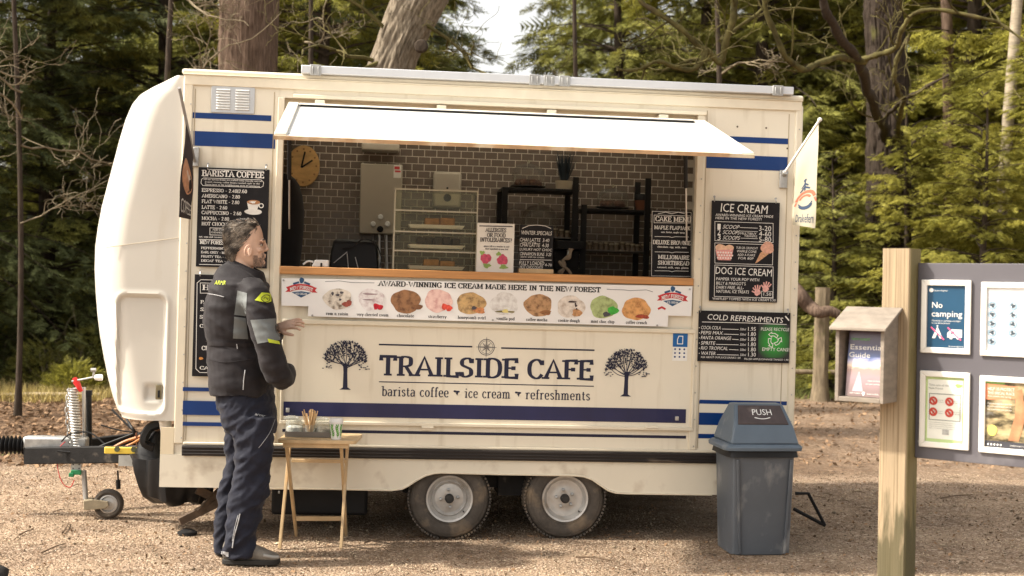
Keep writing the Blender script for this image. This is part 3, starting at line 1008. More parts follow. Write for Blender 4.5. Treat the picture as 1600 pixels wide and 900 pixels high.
# wheels
for (px, py, lab) in ((702, 786, 0), (882.5, 789.5, 1)):
    c = T.at(px, py, .03)
    zg = .0119 * c.x + .004
    r = .243
    cz = zg + r - .008
    prof = [(.128, .0), (.15, -.008), (.185, -.012), (.215, -.004), (.232, .010), (.2405, .03), (r, .06), (r, .12), (.236, .16), (.2, .175), (.14, .17)]
    mbt = MB().lathe([(a, b + .03) for a, b in prof], (c.x, 0, cz), 56, 'y', caps=False)
    # squash at ground
    mbt.v = [(x, y, max(z, zg - .006)) for x, y, z in mbt.v]
    wh = tr.part('wheel', mbt, mRub, label='road wheel with four studs' if lab == 0 else 'road wheel with five studs and pressed centre')
    tr.part('tread', MB().lathe([(r - .002, .07), (r + .003, .075), (r + .003, .1), (r - .002, .105)], (c.x, 0, cz), 56, 'y', caps=False), mRub, parent=wh)
    prof = [(.0, .05), (.03, .045), (.06, .05), (.085, .055), (.1, .04) if lab == 0 else (.098, .05), (.108, .05), (.12, .035), (.127, .022), (.138, .018), (.139, .03), (.133, .06)]
    mbk = MB()
    for k in range(72):
        a = 2 * PI * k / 72
        if math.sin(a) < -.97: continue
        for y_ in (.035, .15):
            p0 = V((c.x + (r - .006) * math.cos(a), y_ + .012 * (k % 2), cz + (r - .006) * math.sin(a)))
            p1 = V((c.x + (r + .0045) * math.cos(a), y_ + .012 * (k % 2), cz + (r + .0045) * math.sin(a)))
            mbk.bar(p0, p1, .013, .03, (0, 1, 0))
    tr.part('tread_block', mbk, mRub, parent=wh, smooth=False, kind='stuff')
    for rr2_, w2 in ((.222, .0035), (.205, .002), (.150, .0025)):
        tr.part('sidewall_rib', MB().lathe([(rr2_ - w2, float(np.interp(rr2_, [.128, .15, .185, .215, .232], [.03, .022, .018, .026, .04]))), (rr2_, float(np.interp(rr2_, [.128, .15, .185, .215, .232], [.03, .022, .018, .026, .04])) - w2), (rr2_ + w2, float(np.interp(rr2_, [.128, .15, .185, .215, .232], [.03, .022, .018, .026, .04])))], (c.x, 0, cz), 48, 'y', caps=False), mRub, parent=wh)
    tr.part('rim', MB().lathe(prof, (c.x, 0, cz), 48, 'y', caps=False), mRim, parent=wh)
    tr.part('hub', MB().lathe([(.027, .05), (.026, .012), (.02, .004), (.0, .003)], (c.x, 0, cz), 16, 'y', caps=False), mHub, parent=wh)
    n = 4 if lab == 0 else 5
    for k in range(n):
        a = 2 * PI * k / n + (.12 if lab == 0 else .5)
        rr_ = .052
        tr.part('wheel_nut', MB().lathe([(.0105, .05), (.0095, .030), (.005, .027)], (c.x + rr_ * math.cos(a), 0, cz + rr_ * math.sin(a)), 6, 'y'), mGalv, parent=wh)
    tr.part('valve', MB().lathe([(.004, .04), (.004, .015)], (c.x + .085, 0, cz - .075), 6, 'y'), mHub, parent=wh)
    # far wheel of the axle
    c2 = MB().lathe([(.0, 1.82), (.12, 1.8), (.14, 1.79), (.22, 1.79), (r, 1.83), (r, 1.95), (.22, 1.99), (0, 1.99)], (c.x, 0, cz), 28, 'y', caps=False)
    tr.part('far_wheel', c2, mRub)
    tr.part('axle', MB().tube([(c.x, .2, cz + .01), (c.x, 1.8, cz + .01)], .03, 8), mChass)
mb = MB()
mb.box(-.05, L_ - .05, .25, .31, .40, .48).box(-.05, L_ - .05, 1.75, 1.81, .40, .48)
for x in (.4, 1.2, 2.9): mb.box(x, x + .05, .315, 1.745, .41, .47)
mb.box(1.35, 2.75, .2, .24, .3, .46).box(1.9, 2.2, .16, .6, .26, .44)
tr.part('chassis', mb, mChass, smooth=False)
tr.part('wheel_box', MB().box(1.3, 2.75, .245, .255, .30, .50), mBlack, smooth=False)
# belly items under body
tr.part('under_tray', MB().box(.55, 1.12, .2, .9, .12, .38), mBlack, bevel=.02)
c = T.at(612, 775, .15)
tr.part('step_bracket', MB().bar((c.x - .03, .1, .37), (c.x + .1, .1, .30), .02, .06).bar((c.x, .1, .30), (c.x + .12, .1, .31), .02, .03), mChass)
mb = MB()
gz = .045
A_, B_, C_ = T.at(1243, 771, .3), T.at(1263, 771, .3), T.at(1289, 821, .3)
D2 = T.at(1240, 795, .3)
mb.tube([A_, B_, C_], .011, 8).tube([C_, D2], .011, 8)
tr.part('corner_steady', mb, mChass)
# front left steady
mb = MB()
P1, P2, P3 = T.at(308, 765, .25), T.at(345, 783, .3), T.at(280, 815, .2)
mb.bar(P1, P2, .03, .05).bar(P2, P3, .04, .045).bar(T.at(345, 763, .3), T.at(310, 800, .22), .02, .03)
stp = tr.part('corner_steady', mb, M('rusty_steel', (.12, .085, .06), rough=.7, metal=.3, var=.4, scale=14))
c = P3
tr.part('steady_foot', MB().lathe([(.05, 0), (.048, .015), (.02, .03)], (c.x + .05, c.y, .002), 14, sx=1.2), mChass, parent=stp)
# water container/tarpaulin under the nose
mb = MB()
ring = lambda cx, cy, z, rx, ry, ph: [(cx + rx * math.cos(a) * (1 + .12 * math.sin(3 * a + ph)), cy + ry * math.sin(a) * (1 + .1 * math.sin(4 * a + ph)), z) for a in [2 * PI * k / 28 for k in range(28)]]
cB = T.at(272, 760, .4)
def bagring(z, rx, ry, ph, dx=0):
    return [(cB.x + dx + rx * math.cos(a) * k_, .47 + ry * math.sin(a) * k_, z + .012 * math.sin(5 * a + ph)) for a in [2 * PI * k / 60 for k in range(60)]
            for k_ in [1 + .07 * math.sin(7 * a + ph * .6) + .05 * math.sin(13 * a - ph) + .05 * math.sin(3 * a + ph)]]
mb.loft([bagring(.15, .10, .08, 0, .02), bagring(.155, .16, .14, .3, .02), bagring(.19, .195, .18, .9), bagring(.25, .21, .19, 1.6, -.005), bagring(.32, .22, .2, 2.4, -.01), bagring(.39, .235, .2, 3.0, -.015), bagring(.43, .24, .2, 3.5, -.015)])
tr.part('tarpaulin_bag', mb, mTarp)
# ---------------------------------------------------------------- nose
prof = [(290, 116), (262, 126), (235, 137), (218, 147), (206, 162), (196, 186), (187, 217), (178, 252), (169, 287), (160, 322), (154, 355), (150, 385), (149, 420), (150.5, 455),
        (153, 490), (157, 525), (163, 560), (170, 595), (177, 622), (184, 642), (190, 653)]
off_n = .16
pe = [T.at(a, b, off_n) for a, b in prof]
zs = [p.z for p in pe]; es = [-p.x for p in pe]
zb0 = T.at(230, 657, 0).z
zs[-1] = zb0 + .01
NZ, NS = 150, 150
lk = T.rect(184, 457, 259, 650, 0)


def nose_pt(s, z):
    """s in 0..1 round the section from near side to far side"""
    e = max(.004, float(np.interp(-z, [-a for a in zs], es)))
    r = min(.2, e * .8)
    bulge = .10 * min(1, e * 2)
    # path: straight e-r, quarter arc (ellipse r x .28), front D_-2*.28, back
    ry = .26
    l1 = e - r; l2 = .5 * PI * (r + ry) / 2; l3 = D_ - 2 * ry
    tot = 2 * l1 + 2 * l2 + l3
    d = s * tot
    m = False
    if d > tot / 2: d = tot - d; m = True
    if d < l1: x, y = -d, 0.0
    elif d < l1 + l2:
        a = (d - l1) / l2 * PI / 2
        x, y = -(l1 + r * math.sin(a)), ry * (1 - math.cos(a))
    else:
        x, y = -e, ry + (d - l1 - l2)
    t = min(1, max(0, (y - .0) / (D_ / 2)))
    x -= bulge * (t * (2 - t)) * (0 if y < .02 else 1) * .5
    if m: y = D_ - y
    return x, y


def sdf_rr(x, z, a, b, c, d, r):
    cx, cz = (a + b) / 2, (c + d) / 2
    qx, qz = abs(x - cx) - (b - a) / 2 + r, abs(z - cz) - (d - c) / 2 + r
    return math.hypot(max(qx, 0), max(qz, 0)) + min(max(qx, qz), 0) - r


mb = MB()
vs = []
ztop = zT - .01
zlist = [zb0 + (ztop - zb0) * i / NZ for i in range(NZ + 1)]
led = T.rect(217, 599, 262, 626, 0)
for z in zlist:
    for k in range(NS + 1):
        # denser near side
        u = k / NS
        s = u ** 1.6 if u < .9999 else 1
        x, y = nose_pt(s, z)
        if y < .12 and x < -.02:
            lx0 = lk[0]
            d = sdf_rr(x, z, lk[0] - .015, lk[1], lk[2] + .012, lk[3] - .012, .05)
            mm = min(1, max(0, (-d) / .018)); mm = mm * mm * (3 - 2 * mm)
            y += .022 * mm
            rim = math.exp(-((d - .006) / .012) ** 2)
            y -= .005 * rim
            d2 = sdf_rr(x, z, led[0] + .02, led[1] - .01, led[2] - .01, led[3] + .0, .02)
            m2 = min(1, max(0, (-d2) / .02))
            y += .016 * m2 * m2 * mm
        # round the roof edge
        vs.append((x, y, z))
n = NS + 1
fs = [(i * n + k, i * n + k + 1, (i + 1) * n + k + 1, (i + 1) * n + k) for i in range(NZ) for k in range(NS)]
fs.append(tuple(range(n - 1, -1, -1)))
fs.append(tuple(NZ * n + k for k in range(n)))
mb.add(vs, [tuple(reversed(f)) for f in fs])
nose = tr.part('nose_shell', mb, mNose, ang=50)
c = T.at(247, 613, -.0)
lkp = tr.part('locker_lock', MB().box(c.x - .017, c.x + .017, .016, .024, c.z - .042, c.z + .042), M('brass_lock', (.22, .19, .12), rough=.4, metal=.6), parent=nose, bevel=.003)
tr.part('lock_barrel', MB().box(c.x - .004, c.x + .008, .008, .0155, c.z - .032, c.z + .01), mBlack, parent=nose, bevel=.002)
pts = [T.at(150 + i * 14, 387 - i * 1.5, -.0015) for i in range(9)]
pts = [p for p in pts if p.x > -.45]
mbs = MB().tube([(p.x, .0005, p.z) for p in [T.at(166 + i * 15, 386.5 - i * 2.0, 0) for i in range(9)]], .0022, 5)
tr.part('nose_seam', mbs, M('nose_seam', (.5, .44, .33), rough=.6), parent=nose)
mb = MB()
for py in range(300, 650, 38):
    c = T.at(287 - (py - 300) * .02, py, 0)
    mb.lathe([(.004, -.002), (.0028, -.005)], (c.x - .02, 0, c.z), 6, 'y')
tr.part('rivet', mb, mGalv, parent=nose, kind='stuff')
# side light on nose front
c = T.at(160, 590, .3)
tr.part('marker_lamp', MB().lathe([(.0, .0), (.016, .008), (.02, .03), (.018, .05)], (c.x - .05, .3, c.z), 14, 'x'), mWhite)
# waste pipe
a, b = T.at(258, 657, .2), T.at(262, 700, .2)
mb = MB().tube([a, b], [.037, .026], 16)
pp_ = tr.part('waste_pipe', mb, mWhite)
tr.part('pipe_clip', MB().lathe([(.033, 0), (.033, .01)], (b.x - .002, b.y, b.z + .04), 14), mRed, parent=pp_)
a = T.at(263, 745, .2)

# ---------------------------------------------------------------- drawbar
def onp(px, py, o): return T.at(px, py, o)


zt_, zb2 = onp(160, 703, .45).z, onp(160, 730, .45).z
mb = MB()
A1, A2 = onp(40, 712, .85), onp(275, 716, .3)
hgt = .105
mb.bar((A1.x, .85, A1.z - .0), (A2.x + .1, .40, A2.z - .0 + .02), .05, hgt)
mb.bar((A1.x, .95, A1.z - .0), (A2.x + .1, 1.6, A2.z + .02), .05, hgt)
tr.part('drawbar', mb, mChass, bevel=.006)
dby = lambda px: .85 - (.45) * (px - 40) / 235
c = onp(205, 720, dby(205) - .03)
tr.part('number_plate', MB().box(c.x - .075, c.x + .075, c.y - .002, c.y + .004, c.z - .033, c.z + .033), M('plate_grey', (.5, .5, .47), rough=.5, var=.15, scale=9), smooth=False)
# coupling tube, galvanised
c0, c1 = onp(38, 692, .88), onp(97, 692, .88)
mb = MB().box(c0.x, c1.x + .16, .83, .93, c0.z - .045, c0.z + .045)
cp = tr.part('coupling_head', mb, mGalv, bevel=.015)
mb = MB()
c0, c1 = onp(-8, 695, .88), onp(37, 695, .88)
nr = 7
pr = []
for i in range(nr * 4 + 1):
    x = c0.x + (c1.x - c0.x) * i / (nr * 4)
    pr.append((.047 + .013 * math.cos(i * PI / 2), x))
mb.lathe([(r, x) for r, x in pr], (0, .88, c0.z), 20, 'x')
tr.part('rubber_gaiter', mb, mBlack)
c = onp(-60, 695, .88)
tr.part('hitch_socket', MB().box(c.x, c0.x, .84, .92, c0.z - .03, c0.z + .03), mGalv, bevel=.02)
# hand brake / spring strut
mb = MB()
pA, pB = onp(113, 607, .86), onp(121, 697, .86)
sp = []
for i in range(190):
    t = i / 189
    a = i * 2 * PI / 9
    p = pA.lerp(pB, t)
    sp.append((p.x + .030 * math.cos(a), p.y + .030 * math.sin(a), p.z))
js = tr.part('jockey_stand', MB().tube([pA, pB], .022, 12), mGalv)
tr.part('coil_spring', MB().tube(sp, .0062, 5), M('spring_grey', (.55, .53, .5), rough=.5, metal=.5), parent=js)
mb = MB().tube([onp(116, 590, .85), onp(119, 596, .85), onp(127, 612, .85)], [.012, .022, .012], 10)
tr.part('brake_grip', mb, M('red_grip', (.6, .02, .02), rough=.4), parent=js)
mb = MB().tube([onp(112, 596, .84), onp(128, 593, .84), onp(148, 589, .8)], .006, 7).tube([onp(146, 589, .8), onp(147, 577, .8)], .007, 7)
mb.tube([onp(142, 578, .8), onp(150, 578, .8)], .012, 8)
tr.part('winding_handle', mb, mGalv, parent=js)
# vertical tubes
mb = MB().tube([onp(131, 605, .9), onp(132, 690, .9)], .012, 10)
tr.part('stand_tube', mb, mAlu)
tr.part('stand_tube', MB().tube([onp(138, 614, .95), onp(139, 700, .95)], .02, 10).box(onp(134, 600, .95).x, onp(144, 600, .95).x, .93, .97, onp(139, 618, .95).z, onp(139, 610, .95).z), mBlack)
# chain
for i in range(9):
    p = onp(107 - 2.5 * math.sin(i * .5), 612 + i * 9.5, .8)
    q = [(p.x + .010 * math.cos(a) * (1 if i % 2 else .3), p.y + .010 * math.cos(a) * (.3 if i % 2 else 1), p.z + .021 * math.sin(a)) for a in [2 * PI * k / 12 for k in range(13)]]
    tr.part('chain_link', MB().tube(q, .0042, 5), mGalv)
# mounting bracket plate with holes
c = onp(120, 720, .74)
x0, x1 = onp(112, 720, .74).x, onp(128, 720, .74).x
z1_, z0 = onp(120, 704, .74).z, onp(120, 735, .74).z
bk = tr.part('jockey_bracket', MB().box(x0, x1, .725, .735, z0, z1_), mGalv, bevel=.002)
mb = MB()
for i in range(5):
    for j in (0, 1):
        mb.disc(x0 + .013 + j * (x1 - x0 - .026), z0 + .015 + i * (z1_ - z0 - .03) / 4, .0045, .7235, 8)
tr.part('bolt_hole', mb, mBlack, parent=bk, smooth=False)
x0, x1, z0, z1_ = T.rect(112, 734, 128, 741, .73)
tr.part('green_clip', MB().box(x0, x1, .70, .73, z0, z1_).box(x0 - .01, x0 + .02, .69, .72, z0 - .012, z0 + .012), M('green_plastic', (.02, .2, .08), rough=.4), parent=bk, bevel=.003)
# jockey wheel
pa, pb_ = onp(131, 735, .76), onp(134, 780, .76)
jw = tr.part('jockey_wheel', MB().tube([pa, pb_], .016, 12), mGalv)
c = onp(170, 781, .76)
rj = .093
gzj = .0119 * c.x
cz = gzj + rj - .004
jt = [(.055, -.02), (.075, -.03), (.088, -.022), (rj, -.008), (rj, .008), (.088, .022), (.075, .03), (.055, .02)]
tr.part('tyre', MB().lathe([(r, h + .76) for r, h in jt], (c.x, 0, cz), 32, 'y', caps=False), mRub, parent=jw)
tr.part('rim', MB().lathe([(0, .735), (.018, .733), (.02, .742), (.044, .748), (.05, .735), (.058, .738), (.057, .76), (0, .76)], (c.x, 0, cz), 28, 'y', caps=False), mRim, parent=jw)
p = onp(135, 784, .70)
mb = MB().prism([(p.x - .02, cz + .025), (p.x - .015, cz - .035), (c.x - .01, cz - .022), (c.x + .012, cz - .005), (c.x + .006, cz + .022), (p.x + .04, cz + .035)][::-1], .70, .718)
mb.box(p.x - .02, p.x + .03, .718, .80, cz - .03, cz + .03)
tr.part('wheel_fork', mb, M('muddy_steel', (.3, .25, .17), rough=.8, var=.3, scale=12), parent=jw, bevel=.004)
tr.part('handbrake_lever', MB().tube([onp(122, 697, .72), onp(138, 705, .70)], .007, 8), mAlu)
tr.part('lever_grip', MB().tube([onp(137, 704.5, .70), onp(149, 709, .68)], [.009, .014], 10), M('pink_grip', (.6, .03, .07), rough=.4))
tr.part('brake_rod', MB().tube([onp(184, 735, .7), onp(185, 757, .7)], .006, 6).tube([onp(184.5, 750, .7), onp(185, 764, .7)], .014, 8), mBlack)
# cables
def cab(pts, r, mat, nm='cable'):
    tr.part(nm, MB().tube(catmull([tuple(onp(*p)) for p in pts], 5), r, 6), mat)


cab([(102, 690, .8), (92, 702, .78), (90, 730, .76), (98, 755, .75), (110, 761, .75), (116, 750, .74)], .003, mRed)
cab([(96, 690, .8), (110, 678, .78), (140, 676, .75), (165, 695, .7)], .005, mBlack)
cab([(90, 705, .7), (130, 706, .7), (175, 690, .65), (215, 675, .6)], .006, mBlack)
cab([(176, 700, .6), (195, 690, .6), (218, 682, .55), (255, 668, .5)], .010, M('orange_cable', (.42, .17, .06), rough=.5))
cab([(180, 704, .6), (205, 694, .58), (222, 684, .5)], .008, MATS['orange_cable'])
cab([(213, 676, .55), (214, 700, .55)], .006, M('brown_cable', (.15, .06, .03), rough=.5))
cab([(158, 664, .6), (185, 672, .6), (213, 676, .6)], .005, mBlack)
cab([(175, 640, .7), (195, 660, .65), (212, 676, .6), (235, 690, .5), (255, 705, .4)], .007, mBlack)
cab([(198, 655, .7), (206, 668, .6), (212, 676, .6)], .008, mBlack)
cab([(240, 700, .4), (225, 690, .4), (235, 668, .4), (262, 660, .4)], .03, mTarp, 'tarpaulin_fold')
tr.part('tarpaulin_fold', MB().loft([ring(onp(240, 690, .5).x, .5, .41, .12, .1, 0), ring(onp(240, 690, .5).x, .5, .5, .1, .09, 1), ring(onp(248, 690, .5).x, .5, .58, .05, .06, 2)]), mTarp)

# spirit level lying on the drawbar
x0, x1 = onp(166, 702, .57).x, onp(227, 708, .52).x
zc = onp(196, 704, .5).z
sl = Thing('spirit_level', 'small yellow spirit level with two round vials lying on the drawbar', 'spirit level', T, ((x0 + x1) / 2, .52, zc))
ysl = M('yellow_level', (.75, .55, .08), rough=.4)
sl.part('body', MB().box(x0, x1, .505, .535, zc - .022, zc + .018), ysl, bevel=.005)
for px in (183, 209):
    c = onp(px, 704, .5)
    sl.part('vial', MB().lathe([(.017, .503), (.017, .497), (.011, .496), (0, .499)], (c.x, 0, zc + .008), 16, 'y'), M('vial_dark', (.1, .11, .06), rough=.2))

# ================================================================== BOARDS AND SIGNS ON THE TRAILER
def px2w(pl, px, py, off): return pl.at(px, py, off)


def sc(pl, px, py, off):
    """metres per photo pixel there"""
    p = pl.M @ pl.at(px, py, off)
    return (p - CAM).dot(FW) / F


def tp_(mb, pl, s, px0, px1, pyc, hpx, off, font='sans', **k):
    c = pl.at((px0 + (px1 or px0)) / 2, pyc, off)
    a = pl.at(px0, pyc, off)
    h = hpx * sc(pl, px0, pyc, off)
    return mb.text(s, a.x, pl.at(px1, pyc, off).x if px1 else None, c.z - h / 2, h, off, font, **k)


def lin(mb, pl, pts, wpx, off, closed=False):
    ps = [pl.at(a, b, off) for a, b in pts]
    return mb.rib([(p.x, p.z) for p in ps], wpx * sc(pl, pts[0][0], pts[0][1], off), off, closed)


def hooks(t, pts, off):
    for a, b in pts:
        c = t.pl.at(a, b, off)
        t.part('hook', MB().tube([(c.x, off - .004, c.z - .012), (c.x, off - .012, c.z), (c.x, off - .004, c.z + .012), (c.x, off + .004, c.z + .016)], .003, 6).lathe([(.007, off - .003), (.007, off + .003)], (c.x, 0, c.z + .018), 8, 'y'), mGalv)


mBrass = M('brass_fitting', (.35, .26, .13), rough=.5, metal=.6)
# --- barista coffee board
O = -.022
x0, x1, z0, z1 = T.rect(308, 263, 419, 418, O)
b1 = Thing('menu_board', 'tall black BARISTA COFFEE price board beside the vent, behind the rider\'s head', 'menu board', T, ((x0 + x1) / 2, O, z0))
b1.part('panel', MB().box(x0, x1, O, O + .012, z0, z1), mChalk, bevel=.001)
o = O - .0015
mb = MB()
tp_(mb, T, 'BARISTA COFFEE', 315, 413, 272, 9, o, 'serif', t=.2)
rows = ['ESPRESSO – 2.40|2.60', 'AMERICANO – 2.80', 'FLAT WHITE – 2.80', 'LATTE – 2.60', 'CAPPUCCINO – 2.60', 'MOCHA – 2.80', 'HOT CHOCOLATE']
ends = [386, 375, 374, 355, 377, 358, 372]
for i, (r, e) in enumerate(zip(rows, ends)):
    tp_(mb, T, r, 315, e, 298 + i * 8.7, 5.2, o, 'serif', t=.17)
tp_(mb, T, 'NEW FOREST TEAS', 312, 372, 379, 5.5, o, 'serif', t=.2)
for i, (r, e) in enumerate((('PEPPERMINT tea', 362), ('EARL GREY – black tea', 366), ('FRUITY TEA – apple', 364), ('DECAF TEA – 1.80', 366))):
    tp_(mb, T, r, 314, e, 388 + i * 6.6, 3.4, o, 'serif', t=.16)
for i, r in enumerate(('All our barista drinks are crafted using ethically sourced', 'award winning coffee beans roasted right in the', 'Forest here in the neighbouring town of Lymington')):
    tp_(mb, T, r, 318 + (i > 0) * 2, 409 - (i > 0) * 3, 281.6 + i * 3.9, 2.3, o, 'serif', t=.15)
tp_(mb, T, 'ADD SYRUP +50', 332, 362, 359, 3, o, 'serif'); tp_(mb, T, 'CARAMEL HAZELNUT', 330, 368, 363.5, 2.6, o, 'serif')
tp_(mb, T, 'oat, soya and coconut milk available', 311, 372, 370.5, 2.6, o, 'serif')
b1.part('lettering', mb, mChalkW, smooth=False)
mb = MB()
lin(mb, T, [(324, 264.5), (412, 267.5)], .8, o)
lin(mb, T, [(318, 278), (408, 281), (412, 285), (411, 291), (407, 293), (317, 290), (314, 286), (315, 280)], .8, o, True)
lin(mb, T, [(311, 374), (408, 376.5)], .9, o); lin(mb, T, [(328, 356), (372, 357), (372, 368), (328, 367)], .8, o, True)
lin(mb, T, [(311, 413), (411, 415.5)], .8, o)
b1.part('chalk_border', mb, mChalkW, smooth=False)
c = T.at(396, 322, o); s = sc(T, 396, 322, o)
mb = MB().blob(c.x, c.z - 9 * s, 13.5 * s, o, 4.5 * s, .02).flat([(c.x - 10 * s, c.z + 6 * s), (c.x - 7 * s, c.z - 8 * s), (c.x + 5 * s, c.z - 8 * s), (c.x + 10 * s, c.z + 6 * s)], o - .0004)
mb.ring(c.x + 12 * s, c.z + 1 * s, 3.2 * s, 1.4 * s, o - .0002)
cu = b1.part('cup_print', mb, mChalkW, smooth=False)
b1.part('coffee_print', MB().blob(c.x, c.z + 6 * s, 10 * s, o - .0009, 3.5 * s, .02), M('crema', (.42, .2, .09), rough=.6, var=.3, scale=60), parent=cu, smooth=False)
b1.part('foam_print', MB().blob(c.x - s, c.z + 6 * s, 4.5 * s, o - .0014, 1.8 * s, .2), mChalkW, parent=cu, smooth=False)
hooks(b1, ((325, 261), (416, 263)), O)
# --- second board below
x0, x1, z0, z1 = T.rect(302, 430, 412, 589, O)
b2 = Thing('menu_board', 'black chalk board with rounded white outline, mostly hidden behind the rider\'s jacket', 'menu board', T, ((x0 + x1) / 2, O, z0))
b2.part('panel', MB().box(x0, x1, O, O + .012, z0, z1), mChalk, bevel=.001)
mb = MB(); lin(mb, T, [(314, 437), (404, 439), (408, 444), (405, 580), (400, 584), (312, 582), (306, 576), (308, 442)], .9, o, True)
lin(mb, T, [(313, 442), (350, 443), (350, 458), (313, 458)], .8, o, True)
b2.part('chalk_border', mb, mChalkW, smooth=False)
mb = MB()
for i, (r, a, e, h) in enumerate((('HOT FOOD', 316, 400, 8), ('PASTY', 313, 340, 5), ('SAUSAGE ROLL', 313, 380, 5), ('SOUP OF THE DAY', 312, 390, 5), ('CHEESE TOASTIE', 312, 385, 5), ('CRISPS', 315, 345, 6), ('CAKES', 312, 345, 5))):
    tp_(mb, T, r, a, e, (450, 472, 484, 496, 510, 544, 575)[i], h, o, 'serif', t=.18)
b2.part('lettering', mb, mChalkW, smooth=False)
c = T.at(314, 560, o)
b2.part('pastry_print', MB().blob(c.x, c.z, .012, o, .008, seed=3), M('pastry_orange', (.6, .25, .06)), smooth=False)
c = T.at(315, 504, o)
hooks(b2, ((313, 428),), O)
# --- ice cream board
x0, x1, z0, z1 = T.rect(1110.5, 315, 1216.5, 471.5, O)
b3 = Thing('menu_board', 'tall black chalk board headed ICE CREAM with tub, cone and pink paw prints', 'menu board', T, ((x0 + x1) / 2, O, z0))
b3.part('panel', MB().box(x0, x1, O, O + .012, z0, z1), mChalk, bevel=.001)
mb = MB()
C1 = lambda s, a, b, y, h, **k: tp_(mb, T, s, a, b, y, h, o, **k)
C1('ICE CREAM', 1126, 1199, 325.5, 13, shear=.08, rot=-.012)
C1('AWARD-WINNING ICE CREAM MADE', 1118, 1208, 337, 3.8, shear=.1); C1('HERE IN THE NEW FOREST!', 1118, 1190, 341.6, 3.8, shear=.1)
for i, (n_, p_) in enumerate((('1', '3-20'), ('2', '4-60'), ('3', '5-80'))):
    y = 354 + i * 8.5
    C1(n_, 1121, 1126, y, 8.5); C1('SCOOP' if i == 0 else 'SCOOPS', 1129, 1154 + (i > 0), y + .5, 6, shear=.35)
    C1(p_, 1186, 1205, y + 3, 7.6)
C1('MULTIBUY', 1157, 1182, 365, 3.4); C1('TUB/WAFFLE', 1163, 1183, 369, 3.2)
for i, r in enumerate(('TUB OR CRUNCHY', 'WAFFLE CONE', 'ADD A FLAKE', 'FOR 80P')):
    C1(r, 1150 + i * 1.2, 1184 - i * 2.2, 387.5 + i * 5.4, 3.6, shear=.1)
C1('DOG ICE CREAM', 1118, 1206, 423.5, 11, shear=.04, rot=-.02)
for i, (r, e) in enumerate((('PAMPER YOUR POP WITH', 1186), ('BILLY & MARGOT\'S', 1165), ('DAIRY-FREE, ALL-', 1162), ('NATURAL ICE TREATS', 1170))):
    C1(r, 1119, e, 436.5 + i * 6.4, 4.6, shear=.08)
C1('WAFFLES* TOPPED WITH ICE CREAM 5.50', 1113, 1212, 467.8, 3.6)
C1('1.50', 1193, 1205, 459.5, 5)
b3.part('lettering', mb, mChalkW, smooth=False)
mb = MB()
for r in (((1117, 346), (1208, 349), (1208, 379), (1117, 376)), ((1117, 379.5), (1208, 382.5), (1207, 414), (1117, 411)), ((1117, 414), (1208, 417), (1208, 466), (1116, 463))):
    lin(mb, T, list(r), .7, o, True)
lin(mb, T, [(1156, 355.5), (1184, 356.5)], .7, o); lin(mb, T, [(1157, 361), (1184, 362)], .6, o); lin(mb, T, [(1157, 372), (1184, 373)], .6, o)
lin(mb, T, [(1190, 455), (1207, 455.5), (1207, 465), (1190, 464.5)], .6, o, True)
b3.part('chalk_border', mb, mChalkW, smooth=False)
s = sc(T, 1160, 400, o)
pk = M('pink_tub', (.72, .33, .30), rough=.7, var=.3, scale=70); sco = M('scoop_peach', (.75, .48, .32), rough=.7, var=.2, scale=40)
c = T.at(1131.5, 396, o)
tub = b3.part('tub_print', MB().flat([(c.x - 14 * s, c.z + 5 * s), (c.x - 10 * s, c.z - 10.5 * s), (c.x + 11 * s, c.z - 10.5 * s), (c.x + 14.5 * s, c.z + 7 * s)], o - .0006), pk, smooth=False)
mb = MB()
for j in range(3):
    for i in range(6):
        mb.disc(c.x + (-10 + i * 4.2 + (j % 2) * 2) * s, c.z + (-7 + j * 4.2) * s, 1.5 * s, o - .001, 8)
b3.part('tub_dots', mb, M('dot_white', (.82, .7, .66)), parent=tub, smooth=False)
mb = MB().blob(c.x - 6 * s, c.z + 8 * s, 8.5 * s, o - .0002, 6.5 * s, .05, 1).blob(c.x + 8 * s, c.z + 8 * s, 7 * s, o - .0004, 6 * s, .05, 2)
b3.part('scoop_print', mb, sco, smooth=False)
c = T.at(1195, 393, o)
b3.part('cone_print', MB().flat([(c.x - 7 * s, c.z - 2 * s), (c.x - 15 * s, c.z - 19 * s), (c.x - 12 * s, c.z - 18 * s), (c.x + 6 * s, c.z - 4 * s), (c.x + 2 * s, c.z + 4 * s)], o - .0007), M('waffle', (.58, .32, .18), rough=.7, var=.4, scale=90), smooth=False)
b3.part('scoop_print', MB().blob(c.x + 4 * s, c.z + 6 * s, 10.5 * s, o - .001, 9.5 * s, .06, 5), M('scoop_pink', (.66, .36, .26), rough=.7, var=.25, scale=60), smooth=False)
c = T.at(1195, 449, o)
for (dx, dz, rot) in ((2, 0, -.35), (-12, -6, 0.15)):
    mb = MB()
    ca = V((c.x + dx * s, c.z + dz * s))
    rr2 = lambda x, z: (ca.x + (x * math.cos(rot) - z * math.sin(rot)) * s, ca.y + (x * math.sin(rot) + z * math.cos(rot)) * s)
    q = rr2(0, -2)
    mb.blob(q[0], q[1], 5 * s, o, 5.5 * s, .08, 3)
    for k, (fx, fl) in enumerate(((-5.5, 6), (-2.2, 9), (1.5, 9.5), (5, 8))):
        mb.rib([rr2(fx * .7, 2), rr2(fx * 1.15, fl)], 2.1 * s, o - .0003 - .0001 * k)
    mb.rib([rr2(-3, -3), rr2(-8.5, 1)], 2 * s, o - .0008)
    b3.part('paw_print', mb, M('print_pink', (.72, .38, .34), rough=.7, var=.25, scale=80), smooth=False)
hooks(b3, ((1116, 312), (1212, 315)), O)
